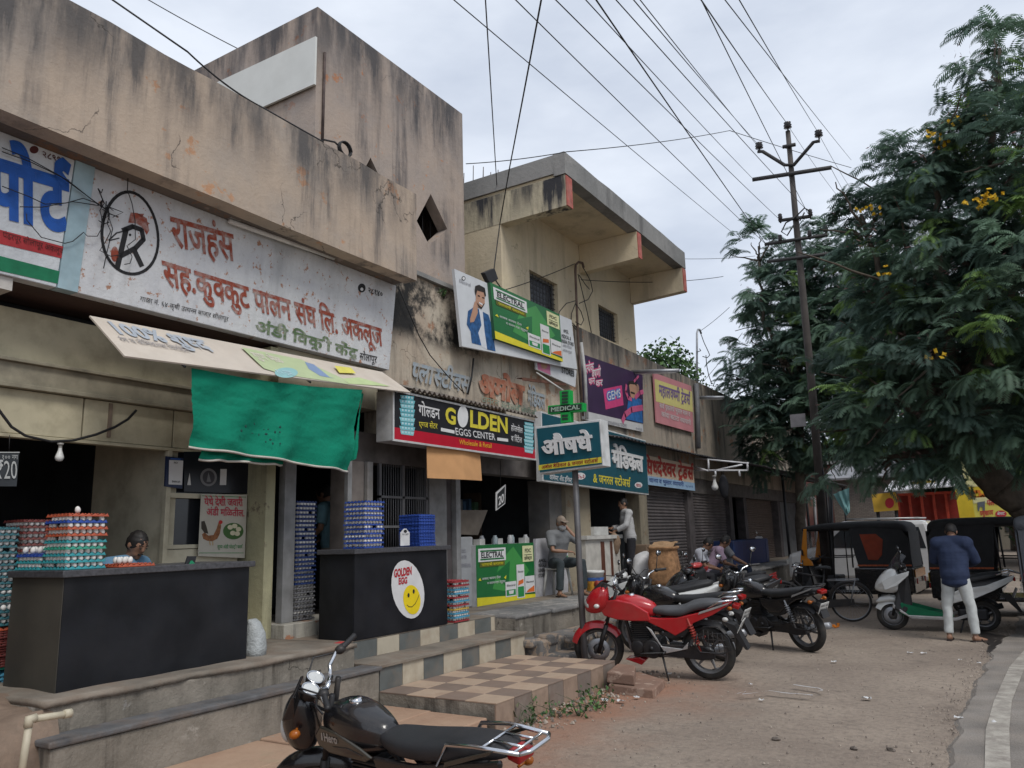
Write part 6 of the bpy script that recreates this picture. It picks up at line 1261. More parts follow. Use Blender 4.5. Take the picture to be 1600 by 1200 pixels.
# ---- scooters
def scooter(label, c, mat_c=None, big=True, rack=True, shield=True, steer=0., group=None, front_only=False):
    t = thing('scooter', label, 'scooter', (0, 0, 0), group); wb = 1.27; R = .235; mat_c = mat_c or plas
    wheel(t, wb, R, .10, 5); wheel(t, 0, R, .11, 5)
    q = MB()
    for s_ in (.075, -.075): q.tube([(wb, s_, R), (wb-.12, s_*.8, .62)], .022, 8)
    q.build('fork', engm, t)
    q = MB(); q.loft([(wb+.22, 0, .44, .03, .02, 2), (wb+.16, 0, .47, .09, .04, 2.4), (wb+.02, 0, .50, .11, .055, 2.6), (wb-.14, 0, .47, .10, .05, 2.6), (wb-.2, 0, .42, .07, .04, 2.4)], 20)
    arc_strip(q, wb, R, R+.03, 25, 160, .16); q.build('front_fender', c, t)
    # apron: nose, side wings, inner wall
    q = MB(); q.loft([(wb+.22, 0, .66, .03, .03, 2.2), (wb+.17, 0, .70, .12, .10, 2.4), (wb+.06, 0, .75, .19, .17, 2.7), (wb-.06, 0, .79, .225, .21, 2.9), (wb-.16, 0, .80, .22, .21, 3)], 26); q.build('front_apron', c, t, sub=1)
    for s_ in (1, -1):
        q = MB(); q.prism([(wb+.12, s_*.14, .78), (wb-.02, s_*.20, .86), (wb-.30, s_*.24, .95), (wb-.28, s_*.25, .88), (wb-.10, s_*.235, .72), (wb+.08, s_*.17, .64)], (0, s_*.03, 0)); q.build('apron_wing', c, t, bevel=.015)
        q = MB(); q.prism([(wb+.19, s_*.06, .70), (wb+.10, s_*.155, .76), (wb+.08, s_*.165, .72), (wb+.18, s_*.07, .66)], (.014, s_*.014, 0)); q.build('headlight', lens, t)
    q = MB(); q.prism([(wb-.16, -.20, .98), (wb-.10, -.20, .62), (wb-.02, -.16, .36), (wb-.16, -.17, .27), (wb-.30, -.19, .42), (wb-.28, -.20, .90)], (0, .40, 0)); q.build('leg_shield', plas, t, bevel=.03)
    q = MB(); q.prism([(wb-.14, -.20, .26), (.42, -.20, .245), (.42, -.20, .275), (wb-.2, -.20, .29), (wb-.36, -.19, .30), (wb-.15, -.17, .46), (wb-.12, -.17, .44)], (0, .40, 0)); q.build('foot_mat', mat_c, t, bevel=.006)
    for s_ in (1, -1):
        q = MB(); q.prism([(wb-.02, s_*.19, .44), (wb-.22, s_*.21, .27), (.40, s_*.21, .24), (.16, s_*.21, .32), (.16, s_*.21, .27), (.40, s_*.21, .19), (wb-.26, s_*.21, .215), (wb, s_*.19, .38)], (0, s_*.03, 0)); q.build('floor_rail', silver if big else c, t, bevel=.01)
    # body under the seat
    q = MB(); q.loft([(.50, 0, .50, .10, .14, 2.6), (.42, 0, .55, .17, .18, 3), (.25, 0, .58, .20, .17, 3), (0, 0, .64, .20, .15, 3), (-.2, 0, .70, .17, .12, 2.8), (-.36, 0, .77, .12, .07, 2.5), (-.44, 0, .80, .06, .03, 2.2)], 22); q.build('underseat_body', plas if big else c, t, sub=1)
    for s_ in (1, -1):
        q = MB(); q.prism([(.56, s_*.17, .40), (.46, s_*.19, .58), (.30, s_*.205, .66), (-.05, s_*.21, .72), (-.46, s_*.15, .87), (-.42, s_*.16, .78), (-.15, s_*.21, .64), (.12, s_*.21, .52), (.30, s_*.20, .48)], (0, s_*.025, 0)); q.build('side_panel', c, t, bevel=.014)
    q = MB(); q.loft([(.50, 0, .74, .07, .03, 2.4), (.40, 0, .76, .13, .05, 2.8), (.20, 0, .765, .155, .055, 3), (.06, 0, .80, .15, .06, 3), (-.15, 0, .845, .14, .06, 2.8), (-.34, 0, .87, .09, .04, 2.4)], 20); q.build('seat', seatm, t, sub=1)
    q = MB(); q.box(-.10, .30, -.18, -.06, .17, .40); q.box(-.05, .35, .05, .15, .18, .36); q.build('engine', engm, t, bevel=.03)
    q = MB(); q.tube([(.30, -.14, .2), (.12, -.17, .26), (-.30, -.19, .36)], [.02, .05, .045], 10); q.build('exhaust', plas, t)
    q = MB(); arc_strip(q, 0, R, R+.05, 60, 140, .15, sh=.3); q.prism([(-.24, -.06, .58), (-.40, -.06, .56), (-.52, -.06, .30), (-.48, -.06, .30)], (0, .12, 0)); q.build('rear_fender', plas, t)
    q = MB(); q.box(-.03, .0, -.14, .14, -.03, .03, T_(-.44, 0, .80)); q.build('tail_light', redl, t, bevel=.01)
    M_ = T_(-.46, 0, .60) @ Matrix.Rotation(math.radians(-25), 4, 'Y'); q = MB(); q.box(-.006, 0, -.085, .085, -.09, .06, M_); o = q.build('number_plate', platew, t); F_ = Frame(M_ @ V((-.008, .078, -.03)), M_.to_3x3() @ V((0, -1, 0)), M_.to_3x3() @ V((0, 0, 1))); q = MB(); F_.text(q, 'MH 45', 0, .035, .03, .15, .02, .002); F_.text(q, '6120', 0, -.04, .05, .15, .02, .002); q.build('plate_text', plas, o)
    if rack:
        q = MB()
        for s_ in (.10, -.10): q.tube([(-.22, s_*1.3, .86), (-.42, s_*1.2, .92), (-.58, s_*.8, .86), (-.56, s_*.8, .74)], .011, 7)
        for x, z in ((-.42, .92), (-.5, .89), (-.58, .86)): q.tube([(x, .11, z), (x, -.11, z)], .008, 6)
        q.build('carrier', chrome, t)
    if shield:
        q = MB(); q.smooth = True; vs = []; n = 12
        for i, (x, z, w_) in enumerate(((wb+.03, .92, .19), (wb-.05, 1.06, .18), (wb-.13, 1.17, .15), (wb-.17, 1.22, .11))):
            for k in range(n+1): u = k/n*2-1; vs.append((x-abs(u)**2*.12, u*w_, z-abs(u)**3*.05))
        q.add(vs, [(i*(n+1)+k, i*(n+1)+k+1, (i+1)*(n+1)+k+1, (i+1)*(n+1)+k) for i in range(3) for k in range(n)]); q.build('windscreen', mat('smoked_screen', (.03, .03, .035), .08, alpha=.8, spec=.6), t)
    q = MB(); q.loft([(wb-.06, 0, .98, .08, .05, 2.5), (wb-.14, 0, 1.0, .20, .06, 2.6), (wb-.24, 0, 1.0, .16, .05, 2.6), (wb-.28, 0, .99, .08, .03, 2.4)], 18); q.build('handlebar_cowl', plas if big else c, t, sub=1)
    handlebar(t, wb-.17, .99, .33, .04, .08, mirrors=True)
    q = MB(); q.tube([(.28, .12, .20), (.36, .22, .010)], .012, 6); q.build('side_stand', engm, t)
    return t
sc1 = scooter('white maxi scooter with green foot mat beside the man in the blue jacket', c_white, mat('green_mat', (.006, .13, .06), .8)); r, h = heading((1540, 987), (1391, 989), 1.27); settle(sc1, r+V((0, 0, .006)), h, 4)
sc2 = scooter('white scooter with pale front apron behind the red motorcycle near the jute sack', c_white, plas, False, False, False); settle(sc2, V((-4.25, 12.2, .004)), V((-.95, -.30, 0)), 7)
sc3 = scooter('black scooter with round mirrors parked before the seated men', c_blk, plas, False, False, False); settle(sc3, V((-3.75, 13.6, .004)), V((-.80, -.6, 0)), 7)
# helmet-like folded visor of pale plastic is part of sc2's nose; small red and white moped tail near the bicycle
sc4 = scooter('white and red scooter seen in part behind the black motorcycle seat', col('redwhite', (.5, .06, .06)), plas, False, False, False); settle(sc4, V((-4.05, 14.9, .004)), V((-.97, .2, 0)), 6)
# ---- bicycle
def bicycle(label):
    t = thing('bicycle', label, 'bicycle'); R = .345; wb = 1.12; bl = mat('bike_enamel', (.018, .018, .02), .4, dirt=.4, dcol=(.10, .07, .05))
    for x in (0, wb):
        q = MB(); M_ = T_(x, 0, R); vs = []; q.lathe([(R-.018+.018*math.cos(a), .018*math.sin(a)) for a in [2*math.pi*k/8 for k in range(9)]], 44, M_, 'Y'); w_ = q.build('wheel', rub, t)
        q = MB(); q.lathe([(R-.036, -.014), (R-.046, -.010), (R-.046, .010), (R-.036, .014)], 40, M_, 'Y'); q.lathe([(.001, -.05), (.02, -.05), (.02, .05), (.001, .05)], 12, M_, 'Y')
        for k in range(28): a = 2*math.pi*k/28; d = V((math.cos(a), 0, math.sin(a))); a2 = a+.5*(-1)**k; q.tube([V((x, .035*(-1)**(k//2), R))+V((math.cos(a2), 0, math.sin(a2)))*.02, V((x, 0, R))+d*(R-.04)], .0018, 3)
        q.build('rim', steel, w_)
        q = MB(); arc_strip(q, x, R, R+.03, 10 if x == 0 else 40, 170 if x == 0 else 150, .05); q.build('mudguard', bl, t)
    q = MB(); st_, hd, bb = V((.40, 0, .82)), V((.90, 0, .86)), V((.48, 0, .30)); q.tube([st_, bb], .015, 8); q.tube([V((.42, 0, .78)), hd], .014, 8); q.tube([bb, V((.93, 0, .74))], .016, 8); q.tube([V((.89, 0, .90)), V((.94, 0, .70))], .018, 8)
    for s_ in (.05, -.05): q.tube([bb+V((0, s_*.6, 0)), (0, s_, R)], .009, 6); q.tube([st_+V((.01, 0, -.06)), (0, s_, R)], .008, 6); q.tube([(.94, s_*.7, .70), (wb, s_, R)], .011, 6)
    q.build('frame', bl, t)
    q = MB(); q.loft([(.27, 0, .93, .10, .02, 2.4), (.34, 0, .945, .095, .03, 2.4), (.46, 0, .94, .04, .03, 2.4), (.54, 0, .93, .02, .02, 2.2)], 14); q.tube([(.40, 0, .80), (.385, 0, .92)], .012, 6); q.build('saddle', seatm, t)
    q = MB(); q.tube([(.89, 0, .88), (.88, 0, 1.0)], .012, 6); q.tube([(.74, .27, .98), (.86, .25, 1.0), (.92, .14, .98), (.89, 0, .99), (.92, -.14, .98), (.86, -.25, 1.0), (.74, -.27, .98)], .011, 7); q.build('handlebar', chrome, t)
    q = MB()
    for s_ in (.07, -.07): q.tube([(.36, s_, .72), (-.16, s_, .73)], .008, 6); q.tube([(-.10, s_, .73), (0, s_, R)], .007, 6)
    for x in (.2, .05, -.1, -.16): q.tube([(x, .07, .728), (x, -.07, .728)], .006, 5)
    q.build('carrier', steel, t)
    q = MB(); q.lathe([(.085, .05), (.095, .05), (.095, .055), (.085, .055)], 24, T_(.48, 0, .30), 'Y'); q.tube([(.48, .05, .30), (.48, .07, .30), (.60, .08, .20), (.60, .15, .20)], .01, 6); q.tube([(.48, -.05, .30), (.48, -.07, .30), (.36, -.08, .40), (.36, -.15, .40)], .01, 6); q.prism([(.58, .055, .38), (-.05, .055, R+.06), (-.06, .055, R-.04), (.56, .055, .22)], (0, .02, 0)); q.build('crank', bl, t)
    return t
bi = bicycle('old black bicycle with rear carrier leaning by the utility pole'); r, h = heading((1333, 972), (1212, 955), 1.12); settle(bi, r+V((0, 0, .006)), h, 5)
# ---- auto rickshaws
def rickshaw(label, accent, patch=True, canvas=None):
    t = thing('auto_rickshaw', label, 'auto rickshaw'); hw = .64; bk = col('rick_black', (.012, .012, .014)); cv = mat('canvas_sky_sheen', canvas, .7, var=.15, bump=.2, bscale=40, dirt=.1, dcol=(.1, .1, .1)) if canvas else mat('canvas_black', (.022, .023, .026), .75, var=.2, bump=.2, bscale=40, dirt=.15, dcol=(.07, .065, .06)); ac = col('rick_'+accent, (.55, .20, .02) if accent == 'orange' else (.60, .38, .03))
    w_ = wheel(t, 2.0, .22, .09, 5); 
    for s_ in (.52, -.52):
        q = MB(); M_ = T_(0, s_, .22); q.lathe([(.15, -.045), (.20, -.05), (.22, -.02), (.22, .02), (.20, .05), (.15, .045)], 26, M_, 'Y'); ww = q.build('wheel', rub, t); q = MB(); q.lathe([(.001, -.03), (.06, -.045), (.15, -.04), (.15, .04), (.06, .045), (.001, .03)], 20, M_, 'Y'); q.build('rim', silver, ww)
    # floor tub
    q = MB(); q.box(-.45, 1.55, -.60, .60, .26, .34); q.prism([(-.52, -hw, .30), (.52, -hw, .30), (.60, -hw, .44), (.60, -hw, .80), (-.52, -hw, .80)], (0, 2*hw, 0)); q.build('body', bk, t, bevel=.03)
    # sides: dropped door sill, front cowl
    q = MB(); q.prism([(1.45, -.60, .28), (1.50, -.60, .62), (1.58, -.55, .98), (1.66, -.5, .98), (1.72, -.48, .30)], (0, 1.12, 0)); q.build('dash', bk, t, bevel=.03)
    q = MB(); q.loft([(1.62, 0, .62, .50, .36, 3.2), (1.76, 0, .60, .44, .34, 2.8), (1.94, 0, .56, .26, .24, 2.4), (2.05, 0, .52, .10, .12, 2.2)], 26); q.build('front_cowl', bk, t, sub=1)
    q = MB(); arc_strip(q, 2.0, .22, .30, 0, 170, .2); q.build('front_fender', bk, t)
    for s_ in (.28, -.28): q = MB(); q.ell((1.90, s_*.9, .66), (.05, .07, .07), 12, 8); q.build('headlight', lens, t)
    # windscreen frame and pillars
    for s_ in (1, -1):
        q = MB(); q.prism([(1.70, s_*.56, .92), (1.56, s_*.585, 1.62), (1.49, s_*.585, 1.62), (1.54, s_*.575, 1.02), (1.44, s_*.59, .92), (1.42, s_*.59, .84), (1.70, s_*.56, .84)], (0, s_*.035, 0)); q.build('pillar', ac, t, bevel=.01)
        q = MB(); q.tube([(.62, s_*.62, .80), (.60, s_*.62, 1.62)], .018, 6); q.tube([(.58, s_*.62, 1.02), (1.45, s_*.60, 1.0)], .012, 6); q.tube([(1.02, s_*.61, .34), (1.0, s_*.61, 1.6)], .014, 6); q.build('door_bar', blackm, t)
        # rear quarter canvas
        q = MB(); q.prism([(-.52, s_*hw, .80), (.50, s_*hw, .80), (.56, s_*hw, 1.10), (.60, s_*hw, 1.62), (-.34, s_*hw, 1.62), (-.48, s_*hw, 1.40)], (0, -s_*.02, 0)); q.build('side_canvas', cv, t)
        if patch: q = MB(); q.prism([(.42, s_*(hw+.006), 1.48), (.10, s_*(hw+.006), 1.48), (-.02, s_*(hw+.006), 1.36), (.03, s_*(hw+.006), 1.05), (.12, s_*(hw+.006), .95), (.30, s_*(hw+.006), .96)], (0, s_*.008, 0)); q.build('side_patch', mat('patch_rust', (.26, .045, .02), .8, dirt=.2), t, bevel=.02)
        q = MB(); q.prism([(-.50, s_*(hw+.004), .83), (.52, s_*(hw+.004), .83), (.52, s_*(hw+.004), .86), (-.50, s_*(hw+.004), .86)], (0, s_*.01, 0)); q.build('trim', mat('trim_orange', (.40, .09, .03), .6, var=.5, scale=20), t)
        q = MB(); q.ell((1.62, s_*.66, 1.12), (.02, .05, .07), 10, 8); q.tube([(1.58, s_*.58, 1.05), (1.62, s_*.66, 1.08)], .008, 5); q.build('mirror', plas, t)
    # canopy
    q = MB(); q.loft([(-.50, 0, 1.50, .62, .10, 3.5), (-.44, 0, 1.60, .655, .13, 4), (-.2, 0, 1.645, .66, .10, 4), (.5, 0, 1.66, .66, .095, 4), (1.2, 0, 1.65, .64, .09, 4), (1.58, 0, 1.615, .60, .06, 4), (1.66, 0, 1.60, .56, .03, 4)], 28); q.build('canopy', cv, t, sub=1)
    q = MB(); q.prism([(-.49, -.60, .80), (-.49, -.60, 1.52), (-.49, .60, 1.52), (-.49, .60, .80)], (-.015, 0, 0)); q.build('rear_canvas', cv, t)
    q = MB(); q.prism([(-.535, -.60, .60), (-.535, .60, .60), (-.535, .60, .76), (-.535, -.60, .76)], (-.012, 0, 0)); q.build('rear_panel', ac, t)
    q = MB(); q.box(-.40, .10, -.58, .58, .50, .62); q.box(-.44, -.34, -.58, .58, .62, 1.1); q.build('rear_seat', mat('rick_seat', (.10, .03, .03), .6), t, bevel=.03); q = MB(); q.box(1.0, 1.25, -.28, .28, .34, .62); q.build('driver_seat', seatm, t, bevel=.03)
    q = MB(); q.tube([(1.56, 0, .9), (1.42, 0, 1.0)], .02, 8); q.tube([(1.38, -.27, 1.04), (1.43, 0, 1.0), (1.38, .27, 1.04)], .014, 7); q.build('handlebar', blackm, t)
    q = MB(); q.prism([(1.67, -.50, .98), (1.67, .50, .98), (1.55, .52, 1.58), (1.55, -.52, 1.58)], (.006, 0, 0)); q.build('windscreen', mat('clear_glass', (.5, .55, .55), .05, alpha=.25, spec=.5), t)
    for s_ in (.48, -.48): q = MB(); q.box(-.56, -.535, s_-.05, s_+.05, .48, .58); q.build('tail_light', redl, t)
    return t
def place(t, x, y, ang, z=.004): t.location = (x, y, z); t.rotation_euler = (0, 0, math.radians(ang)); return t
ra = rickshaw('black auto rickshaw with rust red side patch behind the bicycle and pole', 'orange'); P_ = az(1412, 955, 0); place(ra, P_.x*1.02-.22, P_.y*1.02+.8, 176)
rb_ = rickshaw('black auto rickshaw with passengers behind the man in the blue jacket', 'yellow', False); P_ = az(1457, 958, 0); place(rb_, P_.x+.62, P_.y+.15, -3)
rc = rickshaw('black auto rickshaw cut by the right edge of the picture', 'orange', False, (.055, .06, .07)); P_ = az(1581, 1000, 0); place(rc, P_.x+.90, P_.y+.5, 86)  # black canvas painted lighter blue-grey to stand for sky reflected on it
q = MB(); F_ = Frame((-.552, .60, .86), (0, -1, 0), (0, 0, 1)); 
for k in range(8): q.m = k % 3; F_.rect(q, .15*k, -.02, .15*k+.148, .06, .004)
q.build('sticker_band', [mat('sticker_pink', (.32, .06, .15), .5), mat('sticker_blue', (.05, .12, .25), .5), mat('sticker_maroon', (.25, .03, .08), .5)], rc)
# pale van and car roofs behind the rickshaws
def van(label, c, L=3.7, H=1.75):
    t = thing('parked_van', label, 'van'); q = MB(); pts = [(-L*.47, .30), (-L*.5, .70), (-L*.47, 1.05), (-L*.42, H), (L*.12, H+.03), (L*.30, 1.15), (L*.49, .98), (L*.5, .35)]
    q.prism([(x, -.78, z) for x, z in pts], (0, 1.56, 0)); q.build('body', c, t, bevel=.10); 
    for s_ in (1, -1):
        q = MB(); q.prism([(-L*.40, s_*.782, 1.08), (-L*.37, s_*.782, H-.16), (L*.10, s_*.782, H-.13), (L*.25, s_*.782, 1.12)], (0, s_*.006, 0)); q.build('side_window', mat('car_glass', (.03, .035, .04), .08, spec=.6), t)
        for x in (-L*.30, L*.30): q = MB(); q.lathe([(.14, -.07), (.28, -.08), (.29, 0), (.28, .08), (.14, .07), (.001, .05)], 22, T_(x, s_*.72, .29), 'Y'); q.build('wheel', rub, t)
        q = MB(); q.box(L*.48, L*.505, s_*.62-.12, s_*.62+.12, .72, .86); q.build('headlight', lens, t)
    q = MB(); q.prism([(L*.125, -.70, H-.02), (L*.125, .70, H-.02), (L*.30, .74, 1.18), (L*.30, -.74, 1.18)], (.03, 0, .02)); q.build('windscreen', MATS['car_glass'], t)
    q = MB()
    for s_ in (.66, -.66): q.tube([(-L*.38, s_, H+.06), (L*.08, s_, H+.08)], .018, 6)
    for x in (-.9, .1): q.tube([(x, -.66, H+.07), (x, .66, H+.07)], .014, 6)
    q.build('roof_rail', silver, t); return t
cw = col('van_white', (.62, .62, .62), dirt=.1)
va = van('white van parked behind the first auto rickshaw', cw); P_ = ay(1352, 840, 22.5); place(va, P_.x, 22.5, 178)
vb = van('pale car roof showing between the two auto rickshaws', col('car_silver', (.45, .46, .48)), 3.6, 1.55); P_ = ay(1425, 840, 25); place(vb, P_.x, 25, 5)
# ================================================================ TREES AND PLANTS
def leafmat(name, c, k=.42, var=.3, scale=1.3):
    m = mat(name, c, .55, var=var, scale=scale, spec=.3); n = m.node_tree.nodes; L = m.node_tree.links; b = n['Principled BSDF']; t = n.new('ShaderNodeBsdfTranslucent'); x = n.new('ShaderNodeMixShader'); x.inputs[0].default_value = k
    L.new(b.inputs['Base Color'].links[0].from_socket, t.inputs['Color']); L.new(b.outputs[0], x.inputs[1]); L.new(t.outputs[0], x.inputs[2]); L.new(x.outputs[0], n['Material Output'].inputs['Surface']); return m
leafs = [leafmat('leaf_dark', (.082, .135, .105)), leafmat('leaf_mid', (.115, .185, .125)), leafmat('leaf_young', (.18, .29, .085)), mat('pod_brown', (.14, .075, .07), .7, var=.3), mat('flower_yellow', (.66, .42, .02), .6, var=.2)]
bark = mat('bark', (.085, .068, .052), .9, var=.4, scale=6, bump=.9, bscale=20)
def frond(vs, fs, mi, o, d, L_, m_, rng, droop=1.):
    """bipinnate leaf: a drooping stalk with rows of narrow leaflets"""
    upv = V((0, 0, 1)); s_ = d.cross(upv)
    s_ = s_.normalized() if s_.length > .05 else V((1, 0, 0))
    n = 11; p = o.copy(); dd = d.normalized(); st = L_/n
    for i in range(n+1):
        if i:
            p = p+dd*st; dd = (dd+V((0, 0, -.13*droop))).normalized()
        w_ = (.62-.30*abs(i/n-.45))*L_*(.62 if i < n else .3); nn = dd.cross(s_).normalized()
        for sg in (1, -1):
            a = (s_*sg*.86+dd*.5+V((0, 0, -.30*droop-.2*rng.random()))).normalized(); hw = st*.46; b = len(vs)
            vs += [p, p+a*w_*.5+dd*hw, p+a*w_, p+a*w_*.45-dd*hw]; fs.append((b, b+1, b+2, b+3)); mi.append(m_)
def crown(root, tips, seed, nf=(6, 9), L_=.42, young=.1, pods=.0, flowers=(), lmin=.75):
    rng = random.Random(seed); vs = []; fs = []; mi = []
    for (c_, out, sh) in tips:
        r = rng.random(); base = 2 if r < young else (1 if r < .5 else 0)
        for k in range(rng.randint(*nf)):
            a = rng.uniform(0, 6.283); d = V((math.cos(a), math.sin(a), rng.uniform(-.15, .75)))+out*.7
            frond(vs, fs, mi, c_+V((rng.gauss(0, .06), rng.gauss(0, .06), rng.gauss(0, .05))), d, L_*rng.uniform(lmin, 1.2), base if rng.random() < .8 else min(1, base), rng, rng.uniform(.6, 1.5))
        if rng.random() < pods:
            for k in range(rng.randint(5, 12)):
                p = c_+V((rng.gauss(0, .16), rng.gauss(0, .16), rng.uniform(.05, .40))); b = len(vs); u = V((rng.gauss(0, 1), rng.gauss(0, 1), rng.gauss(0, 1))).normalized()*.05; v_ = V((0, 0, .012))
                vs += [p-u, p-v_, p+u, p+v_]; fs.append((b, b+1, b+2, b+3)); mi.append(3)
    q = MB(); q.v = vs; q.f = [list(f) for f in fs]; q.mi = mi; q.sm = [False]*len(fs); q.build('crown', leafs, root)
    if flowers:
        rg = random.Random(seed+1)
        for c_ in flowers:
            q = MB()
            for k in range(5):
                p = c_+V((rg.gauss(0, .07), rg.gauss(0, .07), rg.gauss(0, .05)))
                for j in range(3): u = V((rg.gauss(0, 1), rg.gauss(0, 1), rg.gauss(0, 1))).normalized()*.045; w_ = u.orthogonal().normalized()*.035; q.quad(p-u, p-w_, p+u, p+w_)
            q.build('flower', leafs[4], root)
def limb(q, pts, r0, r1, seed=0):
    rg = random.Random(seed); P_ = []
    n = 10
    for i in range(len(pts)-1):
        for k in range(n): u = k/n; P_.append(V(pts[i]).lerp(V(pts[i+1]), u)+V((rg.gauss(0, .02), rg.gauss(0, .02), 0)))
    P_.append(V(pts[-1])); m_ = len(P_); q.tube(P_, [r0+(r1-r0)*i/(m_-1) for i in range(m_)], 9)
def tips_from(clusters, seed, per=9., shell=.55):
    rg = random.Random(seed); T_ = []
    for (c_, r) in clusters:
        for k in range(int(per*(r*1.1)**2)):
            d = V((rg.gauss(0, 1), rg.gauss(0, 1), rg.gauss(0, 1)*.9)).normalized(); rr = r*(shell+(1-shell)*rg.random()**.6)*(1+.35*noise.noise(d*2.2+c_)); T_.append((c_+d*rr, d, 0))
    return T_
def big_tree(name, label, base, clusters, seed, trunk_r, mid, nlimb, **k):
    t = thing(name, label, 'tree', base, k.pop('group', None)); q = MB(); limb(q, [base+V((0, 0, -.2))]+mid, trunk_r, trunk_r*.6, seed); q.build('trunk', bark, t)
    rg = random.Random(seed); q = MB(); top = V(mid[-1])
    for i, (c_, r) in enumerate(clusters):
        if i % nlimb: continue
        m_ = top.lerp(c_, .5)+V((rg.gauss(0, .3), rg.gauss(0, .3), -.25)); limb(q, [top, m_, c_], trunk_r*.42, .025, i)
        for j in range(4): e_ = c_+V((rg.gauss(0, r*.6), rg.gauss(0, r*.6), rg.gauss(0, r*.5))); limb(q, [c_.lerp(m_, .2), e_], .03, .01, i+j)
    q.build('limb', bark, t); per = k.pop('per', 9.); crown(t, tips_from(clusters, seed, per), seed, **k); return t
R1 = [(1562, 75, 15, .75), (1592, 120, 15.4, .9), (1600, 200, 15, 1.2), (1530, 215, 15, .8), (1460, 225, 15, .75), (1420, 290, 15, .9), (1345, 335, 15, .5), (1385, 355, 15.5, .9), (1480, 330, 15.5, 1.3), (1565, 300, 14.5, 1.3), (1430, 430, 15, 1.25), (1520, 440, 14.5, 1.4), (1600, 400, 14, 1.4), (1385, 510, 15.5, 1.0), (1465, 550, 14.5, 1.3), (1560, 560, 14, 1.4), (1400, 620, 14.5, 1.0), (1490, 650, 14.5, 1.0), (1350, 590, 15.5, .8), (1590, 640, 14.6, 1.0), (1340, 665, 15, .7), (1440, 700, 15, .55), (1375, 715, 15, .45), (1660, 300, 15, 1.5), (1680, 480, 15, 1.6), (1640, 600, 15.5, 1.2), (1520, 350, 17.5, 1.8), (1450, 480, 17.5, 1.6), (1560, 480, 17.5, 1.9), (1490, 590, 17.5, 1.5), (1400, 570, 17.2, 1.2), (1600, 640, 17.5, 1.3), (1530, 690, 17.5, .9), (1420, 660, 17, .9)]
cl = [(ay(a, b, c_), r) for a, b, c_, r in R1]
fl = [ay(a, b, c_) for a, b, c_ in ((1530, 318, 13.4), (1545, 312, 13.4), (1555, 308, 13.4), (1520, 316, 13.4), (1541, 303, 13.4), (1455, 210, 14.3), (1462, 213, 14.3), (1541, 190, 14.3), (1488, 192, 14.3), (1478, 222, 14.3), (1355, 327, 14.4), (1367, 332, 14.4), (1383, 425, 13.8), (1463, 552, 13.2))]
big_tree('flowering_tree', 'large dark feathery tree with yellow flowers leaning in from the right', V((2.2, 15.6, 0)), cl, 3, .34, [ay(1610, 795, 15.4), ay(1545, 745, 15.2), ay(1500, 660, 15.3)], 2, per=21., nf=(6, 9), L_=.42, young=.10, pods=.14, flowers=fl)
L1 = [(1185, 385, 22.5, .7), (1172, 430, 22.5, .45), (1275, 395, 22.5, 1.0), (1195, 465, 22, .8), (1235, 480, 22.5, 1.2), (1315, 425, 22.5, 1.2), (1220, 560, 22, 1.1), (1275, 560, 22.5, 1.5), (1205, 640, 22, 1.0), (1180, 690, 21.5, .6), (1250, 650, 22, 1.3), (1320, 520, 22, 1.3), (1315, 630, 22, 1.2), (1172, 610, 22, .55), (1335, 700, 21.5, .7), (1200, 700, 22, .8), (1360, 480, 23, 1.4), (1370, 600, 23, 1.4), (1225, 430, 23, .9), (1255, 520, 23.5, 1.5), (1225, 600, 23.5, 1.5), (1300, 500, 23.5, 1.5), (1290, 690, 22.5, 1.1), (1230, 690, 22.5, 1.1), (1175, 560, 22, .8), (1335, 560, 23, 1.4)]
cl = [(ay(a, b, c_), r) for a, b, c_, r in L1]; b_ = az(1252, 915, 0); b_ = V((ay(1252, 900, 22.3).x, 22.3, 0))
big_tree('feathery_tree', 'open feathery tree with thin trunk standing behind the utility pole', b_, cl, 5, .16, [ay(1250, 760, 22.3), ay(1248, 600, 22.3)], 2, per=18., nf=(6, 9), L_=.50, young=.06, pods=.05)
# low hanging twigs in front of the pole
t = thing('leafy_branch', 'small leafy branch hanging in front of the utility pole base', 'branch', ay(1285, 745, 17.6)); tp_ = [(ay(a, b, 17.6), V((0, 0, -.3)), 0) for a, b in ((1268, 765), (1282, 757), (1290, 740), (1275, 752))]; q = MB(); limb(q, [ay(1330, 690, 17.6), ay(1300, 730, 17.6), ay(1272, 758, 17.6)], .02, .008, 2); q.build('twig', bark, t); crown(t, tp_, 9, (4, 6), .42, .2)
# roof plants and the broadleaf tree behind the yellow house
def leafy(root, clusters, seed, per, size, mats, name='crown'):
    rg = random.Random(seed); q = MB()
    for (c_, r) in clusters:
        for k in range(int(per*r*r)):
            d = V((rg.gauss(0, 1), rg.gauss(0, 1), rg.gauss(0, 1)*.85)).normalized(); p = c_+d*r*(.45+.55*rg.random()**.5)*(1+.4*noise.noise(d*2.5+c_)); u = (d+V((rg.gauss(0, .7), rg.gauss(0, .7), rg.gauss(0, .7)))).normalized(); s_ = u.orthogonal().normalized(); s_.rotate(Matrix.Rotation(rg.uniform(0, 6), 3, u)); l_ = size*rg.uniform(.6, 1.3); tw = u.cross(s_).normalized()
            q.m = rg.randrange(len(mats)); q.quad(p, p+s_*l_*.5+tw*l_*.28+u*.02, p+s_*l_, p+s_*l_*.5-tw*l_*.28)
    return q.build(name, mats, root)
gm_ = [mat('leaf_green_a', (.05, .11, .03), .6, var=.3), mat('leaf_green_b', (.085, .16, .045), .6, var=.3), mat('leaf_green_c', (.03, .07, .022), .6, var=.3)]
FT_ = [(1025, 562, 30, .7), (1045, 556, 30, .75), (1065, 568, 30, .6), (1003, 570, 30, .6), (1080, 588, 30, .5), (1050, 590, 30, 1.0), (1020, 600, 30, 1.0)]
